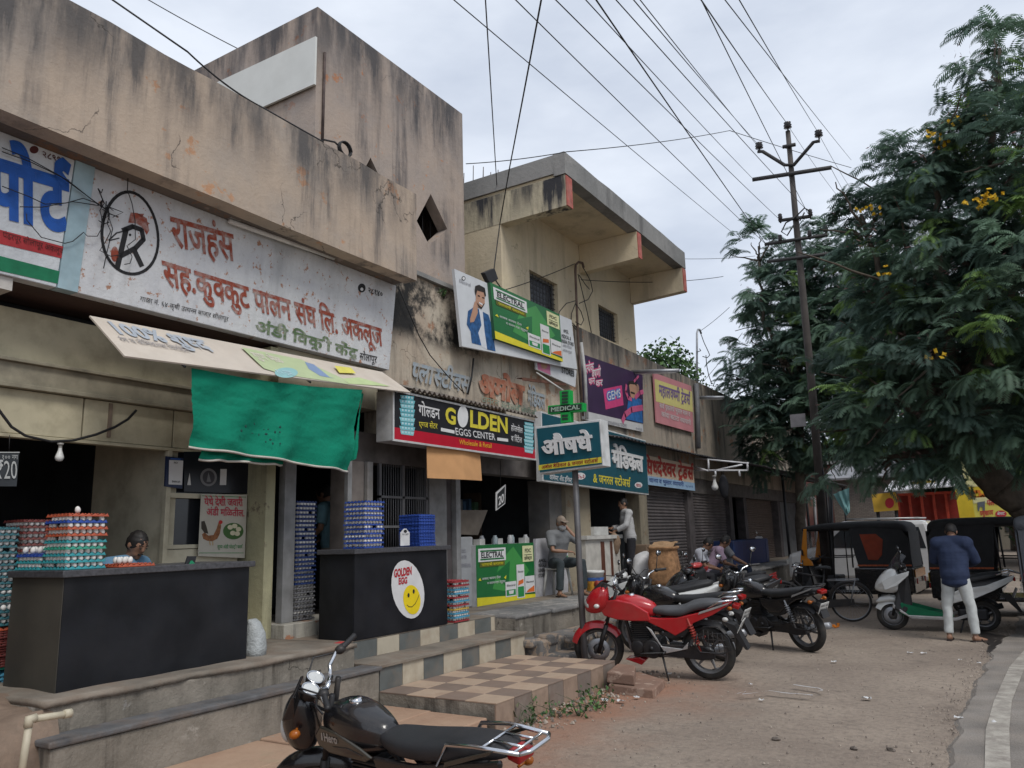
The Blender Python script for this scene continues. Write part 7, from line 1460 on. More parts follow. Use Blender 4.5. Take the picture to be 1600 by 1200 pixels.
t = thing('broadleaf_tree', 'round bright green tree behind the roof end of the yellow house', 'tree', (ay(1045, 600, 30).x, 30, 0)); q = MB(); limb(q, [V((ay(1045, 600, 30).x, 30, 0)), ay(1045, 590, 30)], .22, .12, 1); q.build('trunk', bark, t); leafy(t, [(ay(a, b, c_), r) for a, b, c_, r in FT_], 4, 420, .22, gm_)
for k, (a, b, r) in enumerate(((1080, 592, .28), (1110, 605, .2), (1123, 613, .16), (1098, 600, .15))):
    c_ = ax(a, b, -6.85); c_.z = 5.66+r*.5; t = thing('roof_weed', 'tuft of green weeds growing on the far parapet', 'weed', c_, 'weeds on the parapet'); leafy(t, [(c_, r)], k, 900, .10, gm_, 'leaf')
for k, (lb, (x, y, z), r) in enumerate((('small green weed sprouting on the ledge by the black stain', tuple(ax(691, 458, -6.66)), .07), ('bushy green weed between the platform and the loose stone slabs', tuple(az(932, 1090, .10)), .17), ('low green weed against the side tiles of the platform', tuple(az(865, 1112, .05)), .12), ('dry grey green weed at the near corner of the platform', tuple(az(826, 1120, .07)), .13), ('leafy weed at the foot of the platform beside the stone slab', tuple(az(905, 1105, .08)), .15), ('thin weed climbing the tile joint of the platform', tuple(az(823, 1098, .12)), .09))):
    t = thing('weed', lb, 'weed', (x, y, z)); c_ = V((x, y, z)); q = MB(); rg = random.Random(k)
    for j in range(9): q.tube([c_+V((0, 0, -r*.7)), c_+V((rg.gauss(0, r*.4), rg.gauss(0, r*.4), 0)), c_+V((rg.gauss(0, r*.7), rg.gauss(0, r*.7), r*rg.random()))], [.004, .003, .001], 4)
    q.build('stem', gm_[2], t); leafy(t, [(c_, r)], k, 7000 if r < .1 else 2300, .045, gm_ if k != 3 else [mat('leaf_dry', (.12, .12, .07), .8), gm_[2]], 'leaf')
# trees closing the street far behind
rg = random.Random(12)
for k, (px, py, Y_, r) in enumerate(((1500, 700, 42, 3.4), (1590, 690, 38, 3.2), (1390, 705, 46, 3.2), (1660, 640, 36, 4.5), (1310, 740, 52, 2.6), (1570, 745, 55, 3.5))):
    c_ = ay(px, py, Y_); t = thing('street_tree', ('dark bushy tree closing the street far behind the rickshaws', 'broad shaded tree far behind the yellow hoardings')[k % 2], 'tree', (c_.x, Y_, 0), 'trees far down the street'); q = MB(); limb(q, [V((c_.x, Y_, 0)), c_], .25, .12, k); q.build('trunk', bark, t)
    leafy(t, [(c_+V((rg.gauss(0, r*.5), rg.gauss(0, r*.4), rg.gauss(0, r*.35))), r*.62) for _ in range(7)]+[(c_, r*.8)], 20+k, 260, .42, [gm_[2], leafs[0], gm_[0]])
# ================================================================ FAR SIDE OF THE STREET
t = thing('brick_house', 'old brick house with layered grey wall beyond the white van', 'house', (-5, 34, 0)); a, b = ay(1300, 765, 34), ay(1412, 757, 34); q = MB(); q.box(a.x, b.x, 34, 39, 0, a.z+.35)
m_ = bpy.data.materials.new('brick_layers'); m_.use_nodes = True; n_ = m_.node_tree.nodes; bt = n_.new('ShaderNodeTexBrick'); bt.inputs['Scale'].default_value = 3.2; bt.inputs['Color1'].default_value = (.20, .165, .14, 1); bt.inputs['Color2'].default_value = (.26, .22, .19, 1); bt.inputs['Mortar'].default_value = (.10, .09, .08, 1); bt.inputs['Row Height'].default_value = .18; tcx = n_.new('ShaderNodeTexCoord'); mpx = n_.new('ShaderNodeMapping'); mpx.inputs['Rotation'].default_value = (math.radians(90), 0, 0); m_.node_tree.links.new(tcx.outputs['Object'], mpx.inputs[0]); m_.node_tree.links.new(mpx.outputs[0], bt.inputs['Vector']); m_.node_tree.links.new(bt.outputs[0], n_['Principled BSDF'].inputs['Base Color'])
q.build('wall', m_, t); q = MB(); q.prism([(a.x-.3, 33.6, a.z+.34), (b.x+.3, 33.6, a.z+.34), (b.x+.3, 39, a.z+1.5), (a.x-.3, 39, a.z+1.5)], (0, 0, .08)); q.build('roof', mat('tin_roof', (.22, .22, .23), .5, .4, dirt=.4), t)
t = thing('red_kiosk', 'red painted kiosk with bars and white tin roof behind the rickshaws', 'kiosk', ay(1452, 850, 30)); a, b = ay(1402, 776, 30), ay(1496, 767, 30); q = MB(); kr = mat('kiosk_red', (.30, .035, .025), .7, var=.15, dirt=.25); q.box(a.x, b.x, 30.3, 32, 0, b.z); q.build('wall', kr, t)
q = MB(); kb = mat('kiosk_bar', (.52, .07, .04), .6)
for k in range(6): x = a.x+(b.x-a.x)*k/5; q.box(x-.04, x+.04, 30.0, 30.08, 0, b.z)
q.box(a.x, b.x, 29.96, 30.0, b.z-1.2, b.z-1.12); q.box(a.x, b.x, 29.96, 30.0, b.z-.08, b.z-.0); q.build('bars', kb, t); q = MB(); q.prism([(a.x-.3, 29.2, b.z+.05), (b.x+.2, 29.2, b.z+.12), (b.x+.2, 32, b.z+.55), (a.x-.3, 32, b.z+.5)], (0, 0, .05)); q.build('roof', mat('white_tin', (.58, .58, .6), .5), t)
def hoard(name, label, px, Y_, m, arts):
    F_ = frame_px(px[0], px[1], px[2], 'y', Y_); t = thing(name, label, 'hoarding', F_.p(F_.w/2, 0)); q = MB(); q.prism([F_.p(0, 0), F_.p(F_.w, 0), F_.p(F_.w, F_.h), F_.p(0, F_.h)], -F_.n*.1); q.build('board', m, t); q = MB()
    for u in (.12, .88): c_ = F_.p(F_.w*u, 0, -.16); q.tube([V((c_.x, c_.y, 0)), c_+V((0, 0, F_.h))], .06, 6)
    q.build('post', blackm, t); p = Print(F_); p.d = .01; arts(p); p.build('print', t)
yb = mat('hoard_yellow', (.62, .45, .03), .5, var=.08)
def art1(p):
    p.c('hoard_red', (.45, .03, .04)).text('पेलवान', (1542, 790), (1566, 788), (1542, 782), .03).text('पशुखाद~य', (1531, 806), (1552, 804), (1531, 799), .03).disc(1564, 803, 9, 5.5).c('hoard_cream', (.62, .58, .3)).rect(.02, .45, p.F.w*.55, .62).c('bull_grey', (.10, .11, .13)).poly([(1527, 785), (1539, 783), (1539, 798), (1536, 798), (1535, 792), (1531, 792), (1530, 799), (1528, 798)], .014).c('white', WH).poly([(1577, 790), (1583, 790), (1583, 783), (1577, 783)]).text('बेस~ट', (1558, 805), (1570, 804), (1558, 801), .02, .02)
hoard('yellow_hoarding', 'yellow cattle feed hoarding with grey bull at the far right', [(1524, 810), (1592, 806), (1522, 780)], 28, mat('hoard_pale', (.62, .55, .10), .5, var=.15, scale=1), art1)
hoard('yellow_hoarding', 'tall plain yellow hoarding with orange swirl behind the cattle feed board', [(1500, 812), (1605, 806), (1498, 762)], 29, yb, lambda p: (p.c('hoard_orange', (.60, .16, .02)), p.line([(1528+10*math.cos(t), 773+5*math.sin(t)) for t in [k*.5 for k in range(11)]], .10), p.disc(1532, 773, 3, 2.5), p.c('hoard_cream', (.62, .58, .3)), p.rect(.3, 1.0, 1.4, 2.0)))
hoard('yellow_banner', 'orange and yellow banner partly hidden by leaves left of the red kiosk', [(1366, 800), (1404, 797), (1365, 772)], 29.5, mat('banner_orange', (.62, .38, .05), .5, var=.3, scale=1.2), lambda p: (p.c('hoard_red', (.45, .03, .04)), p.disc(1390, 786, 7, 8)))
hoard('yellow_sign_strip', 'narrow yellow sign above the white roof of the red kiosk', [(1424, 762), (1462, 759), (1424, 753)], 30.5, yb, lambda p: (p.c('hoard_red', (.45, .03, .04)), p.line([(1428, 759), (1458, 756)], .08)))
t = thing('hung_cloth', 'pale turquoise cloth hanging beside the utility pole', 'cloth', ay(1318, 785, 21)); q = MB(); q.smooth = True; vs = []; fs = []
P_ = [ay(*z, 21) for z in ((1302, 772), (1327, 762), (1328, 800), (1322, 806))]
for j in range(13):
    for i in range(13): u, v_ = i/12, j/12; p_ = (P_[0]*(1-u)+P_[1]*u)*(1-v_)+(P_[3]*(1-u)+P_[2]*u)*v_; vs.append(p_+V((0, .12*noise.noise(V((u*4, v_*2, 0))), 0)))
for j in range(12):
    for i in range(12): a_ = j*13+i; fs.append((a_, a_+1, a_+14, a_+13))
q.add(vs, fs); q.build('fabric', mat('turquoise_cloth', (.25, .48, .48), .8), t)
t = thing('metal_gate_frame', 'narrow rusty gate frame between the last shop and the rickshaw', 'gate', ay(1264, 800, 26)); q = MB()
for a_, b_ in (((1254, 780), (1262, 850)), ((1272, 778), (1276, 850)), ((1254, 780), (1272, 778))): q.tube([ay(*a_, 26), ay(*b_, 26)], .05, 6)
q.build('frame', mat('gate_grey', (.33, .31, .31), .6), t)
t = thing('end_house', 'dark red wall of a house glimpsed past the end of the shop row', 'house', (-9.5, 40, 0)); q = MB(); a, b = ay(1235, 840, 40), ay(1330, 800, 40); q.box(a.x-3, b.x, 40, 46, 0, 4.6); q.build('wall', plaster('maroon_wall', (.16, .07, .06), (.22, .13, .10), .4), t); q = MB(); q.box(a.x-3.2, b.x+.2, 39.8, 46, 4.6, 4.75); q.build('roof', P_slab, t)
# houses on the horizon so that the street does not end in the open
for k, (x0, x1, Y_, h_, c_) in enumerate(((-3, 4, 60, 4.5, (.30, .27, .22)), (4.5, 12, 62, 6.5, (.34, .30, .25)), (-12, -4, 66, 6, (.28, .26, .25)), (12, 22, 58, 5, (.33, .28, .2)))):
    t = thing('far_house', ('low beige house at the far end of the street', 'two storey cream house at the far end of the street', 'grey house at the far end of the street', 'tan house at the far right end of the street')[k], 'house', ((x0+x1)/2, Y_, 0)); q = MB(); wall_holes(q, -1, x0, x1, 0, h_, [], .1); q = MB(); q.box(x0, x1, Y_, Y_+8, 0, h_); q.build('wall', plaster('far_wall_%d' % k, c_, tuple(v_*.9 for v_ in c_), .4), t); q = MB(); q.box(x0-.3, x1+.3, Y_-.4, Y_+8.2, h_, h_+.25); q.build('roof', P_slab, t)
    for j in range(3): q = MB(); x = x0+(x1-x0)*(j+.35)/3; q.box(x, x+1.1, Y_-.04, Y_-.005, 1.0, 2.2); q.build('window', gm, t)
# ================================================================ UTILITY POLE AND WIRES
YU = 19.0; pb = ay(1293, 915, YU); t = thing('utility_pole', 'tall rusty iron utility pole with cross arms and insulators', 'utility pole', (pb.x, YU, 0)); up_ = mat('pole_rust', (.060, .052, .047), .75, var=.4, scale=3, dirt=.5, dcol=(.06, .045, .04)); pk_ = mat('pole_dark', (.035, .033, .033), .7)
tp_ = ay(1231, 205, YU); q = MB(); P0 = V((pb.x+(pb.x-tp_.x)*pb.z/(tp_.z-pb.z)*.0, YU, 0)); q.tube([P0, ay(1270, 620, YU), ay(1246, 370, YU), tp_], [.105, .09, .075, .058], 12); q.build('pole', up_, t)
def arm(pts, r=.045):
    q = MB(); q.tube([ay(*z, YU-.09) for z in pts], r, 5); return q.build('cross_arm', pk_, t)
arm([(1184, 237), (1192, 237), (1226, 258), (1240, 258), (1271, 222), (1281, 220)]); arm([(1176, 281), (1299, 262)], .055); arm([(1217, 345), (1267, 338)]); arm([(1195, 382), (1293, 367)]); arm([(1199, 409), (1300, 396)]); arm([(1223, 230), (1243, 226)], .05)
def insul(px, py, r=.07):
    c_ = ay(px, py, YU-.09); q = MB(); q.lathe([(.001, -.14), (.02, -.14), (.02, -.08), (r, -.06), (r*.7, -.02), (r, .0), (r*.7, .04), (r*.9, .07), (.03, .10), (.001, .11)], 12, T_(*c_)); q.build('insulator', mat('insulator', (.02, .015, .015), .25), t)
for z in ((1186, 228), (1230.5, 196), (1279, 209)): insul(*z, .10)
for z in ((1219, 340), (1266, 333), (1219, 373), (1265, 366), (1290, 358)): insul(*z, .06)
q = MB(); q.tube([ay(x, y, YU-.15) for x, y in ((1241, 350), (1230, 368), (1221, 362), (1228, 348), (1240, 342), (1257, 325), (1266, 330))], .018, 5); q.tube([ay(x, y, YU-.15) for x, y in ((1243, 338), (1250, 345), (1257, 332))], .018, 5); q.build('jumper_cable', cab, t)
q = MB(); c_ = ay(1249, 658, YU); q.box(c_.x-.17, c_.x+.17, YU-.16, YU-.12, c_.z-.15, c_.z+.15); q.build('tin_plate', mat('plate_grey', (.26, .25, .26), .6), t)
t = thing('thin_pole', 'thin dark iron post standing beside the utility pole', 'post', (ay(1299, 900, 18.6).x, 18.6, 0)); q = MB(); c_ = ay(1299, 905, 18.6); q.tube([V((c_.x, 18.6, 0)), ay(1297, 760, 18.6)], .045, 8); q.tube([ay(1262, 603, 19.4), ay(1290, 760, 18.9), V((c_.x, 18.7, .4))], .02, 5); q.build('post', blackm, t)
def wire(a, b, sag=.15, r=.0055, label='thin black overhead line strung to the utility pole', group='overhead lines to the pole', n=14, mid=()):
    q = MB(); P_ = []
    for i in range(n+1): u = i/n; P_.append(a.lerp(b, u)+V((0, 0, -sag*4*u*(1-u))))
    q.tube(P_, r, 5); o = q.build('power_line', cab, loc=(a+b)/2); tag(o, label, 'cable', group); return o
def W_(p0, p1, Y0=YU-.1, Y1=6., **k):
    a, b = ay(*p0, Y0), ay(*p1, Y1); f_ = 1.9 if Y1 < 10 else 1.
    return wire(a, a+(b-a)*f_, sag=k.pop('sag', .15)*(.6 if f_ > 1 else 1), n=22, **k)
W_((1230.5, 194), (1085, -28), r=.007); W_((1279, 208), (1146, -28)); W_((1185, 226), (978, -28), Y1=5.5); W_((1185, 229), (988, -28), Y1=6); W_((1178, 281), (902, -28), Y1=5.5); W_((1266, 334), (948, -30), Y1=5.5); W_((1217, 342), (855, -28), Y1=5); W_((1195, 379), (920, -30), Y1=5.5, r=.008); W_((1195, 380), (795, -25), Y1=5); W_((1160, 376), (708, -15), Y0=22, Y1=5)
W_((1262, 333), (1072, -60), Y1=6, r=.006); W_((1330, 250), (1122, -25), Y0=30, Y1=7, r=.006)
for p0, p1, y1 in (((1279, 209), (1340, 310), 30), ((1230.5, 195), (1320, 320), 30), ((1299, 264), (1345, 340), 30)): W_(p0, p1, Y1=y1, sag=.1)
S_ = dict(label='thin service wire crossing the sky to the houses', group='service wires to the houses')
wire(ay(758, -10, 6)*1.0+(ay(758, -10, 6)-ay(777, 300, 11.0))*1.2, ay(777, 300, 11.0), .0, .008, **S_); wire(ay(846, -10, 6)+(ay(846, -10, 6)-ay(797, 258, 9.5))*1.5, ay(797, 258, 9.5), .05, .010, **S_); wire(ay(797, 258, 9.5), ax(781, 350, -6.66), .0, .010, **S_); wire(ax(781, 350, -6.66), ax(772, 420, -6.5), 0, .009, **S_)
wire(ay(728, 256, 10.2), ay(887, 237, 10.6), .03, .008, **S_); wire(ay(887, 237, 10.6), ay(1140, 204, 17), .05, .008, **S_); wire(ay(1140, 204, 17), ay(1330, 262, 22), .02, .008, **S_)
wire(ax(908, 437, -6.6), ay(1130, 432, 20), .1, .008, **S_); wire(ax(728, 470, -6.5), ax(898, 412, -6.5), .05, .008, **S_); wire(ay(1093, 518, 24), ay(1140, 480, 24), .03, .008, **S_); wire(ay(1100, 595, 24), ay(1160, 520, 24), .03, .008, **S_); wire(ay(1050, 404, 24), ay(1180, 400, 26), .05, .008, **S_); wire(ay(1110, 612, 24), ay(1165, 600, 26), .02, .008, **S_)
S2 = dict(label='black cable dropping from the top left onto the parapet', group='cables above the parapet'); wire(ay(150, -18, 4.4)+(ay(150, -18, 4.4)-ay(293, 81, 5.2))*3, ay(293, 81, 5.2), .0, .012, **S2); wire(ay(293, 81, 5.2), ay(404, 165, 6.2), .05, .012, **S2); wire(ay(215, -10, 6), ay(420, 100, 8), .03, .008, **S2)
wire(ax(404, 165, -6.24), ax(505, 222, -6.24), .0, .012, **S2)
t = thing('cable_coil', 'coil of cable with small clamp on the parapet top', 'cable coil', ax(537, 234, -6.2)); q = MB(); c_ = ax(537, 234, -6.2); 
for k in range(3): q.tube([c_+V((.02*k, .10*math.cos(a), .09*math.sin(a))) for a in [j*.45 for j in range(15)]], .010, 5)
q.tube([ax(505, 218, -6.2), ax(523, 222, -6.2), ax(533, 232, -6.2)], .012, 5); q.build('coil', cab, t)
t = thing('bird', 'tiny dark bird flying beside the tree edge', 'bird', ay(1153, 593, 20)); c_ = ay(1153, 593, 20); q = MB(); q.loft([(-.10, 0, 0, .005, .005, 2), (-.04, 0, 0, .03, .03, 2), (.05, 0, 0, .03, .03, 2), (.10, 0, .01, .015, .015, 2)], 10, T_(*c_)); q.add([c_+V((-.04, .02, .01)), c_+V((.05, .02, .01)), c_+V((-.02, .16, .06))], [(0, 1, 2)]); q.add([c_+V((-.04, -.02, .01)), c_+V((.05, -.02, .01)), c_+V((-.02, -.16, .07))], [(0, 1, 2)]); q.build('body', blackm, t)
t = thing('tall_building', 'pale tall wall peeping over the top left parapet', 'building', (-16, 5, 0)); a = ay(107, 0, 5.5); q = MB(); b_ = ay(136, 10, 9.0); q.box(b_.x-4, b_.x, 9, 14, 0, 14); q.build('wall', mat('pale_wall', (.55, .52, .52), .8), t)
# ================================================================ LOOSE STONES, LITTER, PIPES
brs = plaster('brown_stone', (.27, .17, .125), (.20, .13, .10), .2, peel=.2, pcol=(.33, .24, .19), pscale=6, crack=0)
def rock(label, pts, z0, h_, name='stone'):
    q = MB(); c_ = sum((V(p) for p in pts), V())/len(pts); n = len(pts); top = [V((p[0]*.97+c_.x*.03, p[1]*.97+c_.y*.03, z0+h_*(1+.15*noise.noise(V(p)*5)))) for p in pts]; bot = [V((p[0], p[1], z0)) for p in pts]
    q.add(bot+top, [tuple(range(n))[::-1], tuple(range(n, 2*n))]+[(i, (i+1) % n, n+(i+1) % n, n+i) for i in range(n)]); o = q.build(name, brs, loc=c_, bevel=.012); tag(o, label, 'stone')
rock('flat brown stone slab lying on the dirt by the platform end', [az(*p, 0) for p in ((950, 1082), (1022, 1092), (1040, 1073), (1000, 1060), (965, 1066))], -.01, .09); rock('thick broken stone lying on top of the flat slab', [az(*p, .09) for p in ((948, 1066), (992, 1071), (994, 1054), (965, 1050))], .085, .10); rock('small brown stone beside the flat slab', [az(*p, 0) for p in ((1030, 1076), (1036, 1074), (1034, 1066), (1027, 1068))], -.01, .05)
pap = mat('litter_paper', (.52, .52, .52), .7, var=.1)
rg = random.Random(3)
for k, (x, y) in enumerate(((1046, 900+152+1), (1173, 1069), (995, 1090), (945, 1095), (970, 1096), (1354, 1092), (1498, 1122), (1422, 1020), (1443, 1021), (1500, 1031), (1190, 1094), (1530, 1036), (1303, 1034), (1557, 1130))):
    c_ = az(x, y, .018+dip(az(x, y, 0))); r = rg.uniform(.02, .045); q = MB(); vs = []
    for j in range(5):
        for i in range(5): vs.append(c_+V(((i-2)*r*.5+rg.gauss(0, r*.08), (j-2)*r*.4+rg.gauss(0, r*.08), abs(rg.gauss(0, r*.3)))))
    q.add(vs, [(j*5+i, j*5+i+1, j*5+i+6, j*5+i+5) for j in range(4) for i in range(4)]); tag(q.build('litter', pap, loc=c_), 'small crumpled white scrap of litter on the road', 'litter', 'white litter scraps on the road')
stp = mat('strap_grey', (.50, .51, .53), .5)
q = MB(); L_ = [(1152, 1089), (1165, 1086), (1160, 1090), (1185, 1088), (1202, 1085), (1225, 1088), (1270, 1092), (1278, 1086), (1286, 1084), (1280, 1081), (1240, 1075)]; P_ = [az(x, y, .02) for x, y in L_]; P2 = [a.lerp(b, k/5) for a, b in zip(P_, P_[1:]) for k in range(5)]+[P_[-1]]
q.add([p+V((0, .02, .034+.004*noise.noise(p*5))) for p in P2]+[p+V((0.004, -.02, .038+.01*noise.noise(p*5))) for p in P2], [(i, i+1, len(P2)+i+1, len(P2)+i) for i in range(len(P2)-1)]); tag(q.build('plastic_strap', stp, loc=P_[5]), 'long grey plastic strap lying kinked on the road', 'strap')
for lb, pts in (('dark dry leaf scrap on the near road', (1335, 1172)), ('small dark clod on the near road', (1392, 1174)), ('grey pebble on the near road', (1213, 1157))):
    c_ = az(*pts, .0+dip(az(*pts, 0))); q = MB(); q.ell(c_+V((0, 0, .012)), (.032, .024, .014), 12, 8); q.v = [v_+V((noise.noise(v_*33)*.02, noise.noise(v_*37)*.02, noise.noise(v_*31)*.008)) for v_ in q.v]; tag(q.build('clod', mat('clod_dark', (.12, .10, .085), .9, var=.5, scale=30), loc=c_), lb, 'clod')
t = thing('orange_scrap', 'orange marigold scraps under the bicycle rear wheel', 'flowers', az(1303, 978, 0)); q = MB()
for k in range(12): c_ = az(1304+rg.gauss(0, 6), 978+rg.gauss(0, 2), .015); q.ell(c_, (.03, .02, .015), 7, 5)
q.build('petals', mat('marigold', (.55, .16, .01), .8), t)
t = thing('water_pipe', 'cream plastic water pipe with elbow on the left concrete steps', 'pipe', ax(45, 1125, -5.18)); q = MB(); pv = mat('pvc_cream', (.50, .45, .34), .5, dirt=.4); q.tube([ax(110, 1115, -5.16), ax(48, 1124, -5.16)], .022, 10); q.tube([ax(46, 1127, -5.16), ax(30, 1230, -5.16)], .022, 10); q.build('pipe', pv, t); q = MB(); q.tube([ax(56, 1122, -5.16), ax(45, 1124, -5.16), ax(44, 1136, -5.16)], .028, 10); q.tube([ax(100, 1116, -5.16), ax(111, 1114, -5.16)], .028, 10); q.build('elbow', pv, t)
c_ = az(530, 1006, F+.012); q = MB(); q.prism([c_+V((-.05, -.05, 0)), c_+V((.05, -.03, 0)), c_+V((.04, .06, .01)), c_+V((-.04, .05, .01))], (0, 0, .006)); tag(q.build('litter', mat('litter_red', (.45, .05, .05), .6), loc=c_), 'small red and white wrapper on the landing by the second counter', 'wrapper')
# loose gravel washed along the broken edge of the tarmac and at the foot of the platform
q = MB(); rg = random.Random(44)
def pebble(c_, r):
    a = rg.uniform(0, 6.28); vs = []; m = 5
    for k in range(m): an = a+6.283*k/m; vs.append(c_+V((math.cos(an)*r*rg.uniform(.7, 1.2), math.sin(an)*r*rg.uniform(.6, 1.1), -.004)))
    top = [c_+(v_-c_)*.55+V((0, 0, r*rg.uniform(.5, .9))) for v_ in vs]; q.m = rg.randrange(3); q.add(vs+top, [tuple(range(m, 2*m))]+[(k, (k+1) % m, m+(k+1) % m, m+k) for k in range(m)])
for p in el2[::1]:
    if p.y > 16 or p.y < 3: continue
    for k in range(7): c_ = V((p.x-abs(rg.gauss(0, .16))+.05, p.y+rg.uniform(-.05, .05), .012+dip(p))); pebble(c_, rg.choice((.004, .005, .006, .008, .011)))
for k in range(1500):
    c_ = V((rg.uniform(-3.9, 1.0), rg.uniform(4.2, 15), 0)); c_.z = .010+.012*noise.noise(c_*1.3)+dip(c_); pebble(c_, rg.choice((.004, .005, .006, .008, .011)))
for k in range(500):
    c_ = V((-3.9+abs(rg.gauss(0, .22)), rg.uniform(5.6, 9.3), 0)); c_.z = .010+.012*noise.noise(c_*1.3)+dip(c_); pebble(c_, rg.choice((.006, .008, .010, .016, .022)))
tag(q.build('gravel', [mat('gravel_a', (.24, .20, .165), .9, var=.3), mat('gravel_b', (.34, .29, .24), .9, var=.3), mat('gravel_c', (.17, .14, .12), .9, var=.3)]), 'loose grit and gravel scattered over the dirt road', 'gravel', None, 'stuff')
# ================================================================ PEOPLE
def remesh(q, vox, smooth=4, ratio=None):
    """fuse overlapping shapes into one continuous skin"""
    me = bpy.data.meshes.new('tmp'); me.from_pydata([tuple(p) for p in q.v], [], q.f); bm = bmesh.new(); bm.from_mesh(me); bmesh.ops.recalc_face_normals(bm, faces=bm.faces); bm.to_mesh(me); bm.free()
    o = bpy.data.objects.new('tmp', me); C.objects.link(o); m_ = o.modifiers.new('r', 'REMESH'); m_.mode = 'VOXEL'; m_.voxel_size = vox; s_ = o.modifiers.new('s', 'SMOOTH'); s_.iterations = smooth; s_.factor = .5
    dg = bpy.context.evaluated_depsgraph_get(); dg.update(); r = bpy.data.meshes.new_from_object(o.evaluated_get(dg)); out = MB(); out.smooth = True; out.add([v_.co.copy() for v_ in r.vertices], [tuple(p.vertices) for p in r.polygons]); bpy.data.objects.remove(o); bpy.data.meshes.remove(me); bpy.data.meshes.remove(r); return out
def hand(q, wrist, d, side_, curl=.5, s_=1.):
    """palm, four bent fingers of different length and a thumb from the side of the palm"""
    d = d.normalized(); sd_ = V(side_)-d*d.dot(V(side_)); sd_ = sd_.normalized(); nn = d.cross(sd_).normalized()
    M_ = Matrix((d, sd_, nn)).transposed().to_4x4(); M_.translation = wrist
    q.ell((.045*s_, 0, 0), (.050*s_, .038*s_, .016*s_), 12, 8, M_)
    for k, (y, L_) in enumerate(((.028, .066), (.010, .074), (-.010, .070), (-.027, .054))):
        a = M_ @ V((.082*s_, y*s_, 0)); u = curl; p1 = a+(d*math.cos(u)-nn*math.sin(u))*L_*.45*s_; p2 = p1+(d*math.cos(u*2)-nn*math.sin(u*2))*L_*.32*s_; p3 = p2+(d*math.cos(u*2.8)-nn*math.sin(u*2.8))*L_*.25*s_
        q.tube([a-d*.02, a, p1, p2, p3], [.0085*s_, .009*s_, .0085*s_, .0078*s_, .0055*s_], 7)
    a = M_ @ V((.02*s_, .030*s_, -.004)); p1 = a+(d*.6+sd_*.7-nn*.35).normalized()*.035*s_; p2 = p1+(d*.9+sd_*.25-nn*.4).normalized()*.028*s_; q.tube([a, p1, p2], [.012*s_, .010*s_, .007*s_], 7)
def person(label, loc, ang, J, shirt, trous, skin=(.25, .135, .085), hair=(.012, .010, .009), sleeve='half', shoes=(.03, .02, .018), sole=True, coat=None, cap=None, extra=None, sc_=1., group=None, tail=True, full=True):
    """J: joints in metres, x forward, y left, z up"""
    t = thing('person', label, 'person', (0, 0, 0), group); g = lambda k: V(J[k])
    sk = mat('skin_%d' % int(skin[0]*1000), skin, .5, var=.1, scale=12); sh = mat('cloth_%d_%d_%d' % tuple(int(c_*100) for c_ in shirt), shirt, .85, var=.14, scale=9, bump=.35, bscale=16); tr_ = mat('cloth_%d_%d_%d' % tuple(int(c_*100) for c_ in trous), trous, .85, var=.14, scale=9, bump=.35, bscale=16); hr = mat('hair_%d' % int(hair[0]*1000), hair, .6, var=.3, scale=40)
    pel, ch, nk, hd = g('pelvis'), g('chest'), g('neck'), g('head'); hdir = V(J.get('look', (1, 0, 0))).normalized(); hup = (nk.lerp(hd, 1)-nk).normalized()
    hs = hup.cross(hdir).normalized(); hf = hs.cross(hup).normalized(); HM = Matrix((hf, hs, hup)).transposed().to_4x4(); HM.translation = hd
    b = MB()
    b.ell((0, 0, .012), (.098, .076, .106), 20, 14, HM); b.ell((.030, 0, -.058), (.062, .055, .052), 16, 10, HM); b.ell((.098, 0, -.012), (.018, .014, .026), 10, 8, HM); b.ell((.084, 0, -.062), (.014, .024, .010), 10, 6, HM); b.ell((.076, 0, -.096), (.020, .022, .016), 10, 6, HM)
    for s_ in (1, -1): b.ell((-.004, s_*.078, -.008), (.020, .010, .030), 10, 8, HM); b.ell((.082, s_*.032, .022), (.016, .020, .008), 10, 6, HM)
    b.tube([nk+V((0, 0, -.05)), nk, hd+hup*-.05], [.062, .054, .052], 12)
    W1 = (g('shL')-g('shR')); W1n = W1.normalized()
    for s_ in 'LR':
        s0, e0, h0 = g('sh'+s_), g('el'+s_), g('ha'+s_); b.tube([s0, s0.lerp(e0, .5), e0, e0.lerp(h0, .35), h0], [.052, .046, .038, .038, .025], 12); b.tube([h0, h0+(h0-e0).normalized()*.03], [.025, .024], 10)
        k0, a0 = g('kn'+s_), g('an'+s_); hp = g('hip'+s_); b.tube([hp, hp.lerp(k0, .5), k0, k0.lerp(a0, .35), a0], [.080, .070, .052, .052, .034], 12)
        if full: td = V(J.get('toe'+s_, (1, 0, 0))).normalized(); b.tube([a0+V((0, 0, -.03))-td*.05, a0+V((0, 0, -.045))+td*.03, a0+V((0, 0, -.062))+td*.12, a0+V((0, 0, -.066))+td*.18], [.036, .038, .030, .018], 10)
    def torso(q, g_):
        K_ = ((0, .108, .160), (.35, .102, .148), (.7, .115, .160), (1., .118, .168), (1.5, .092, .140))
        for i in range(13):
            u = 1.5*i/12; j = max(k for k in range(5) if K_[k][0] <= u+1e-6); j = min(j, 3); f_ = (u-K_[j][0])/(K_[j+1][0]-K_[j][0]); rx = K_[j][1]+(K_[j+1][1]-K_[j][1])*f_; ry = K_[j][2]+(K_[j+1][2]-K_[j][2])*f_
            q.ell(pel.lerp(ch, u) if u <= 1 else ch.lerp(nk, u-1), (rx+g_, ry+g_, .10), 16, 8)
        q.tube([g('shL'), ch.lerp(nk, .62)+W1*.16, ch.lerp(nk, .62)-W1*.16, g('shR')], [.064+g_, .085+g_, .085+g_, .064+g_], 12)
        q.ell(g('shL'), (.066+g_,)*3, 12, 8); q.ell(g('shR'), (.066+g_,)*3, 12, 8)
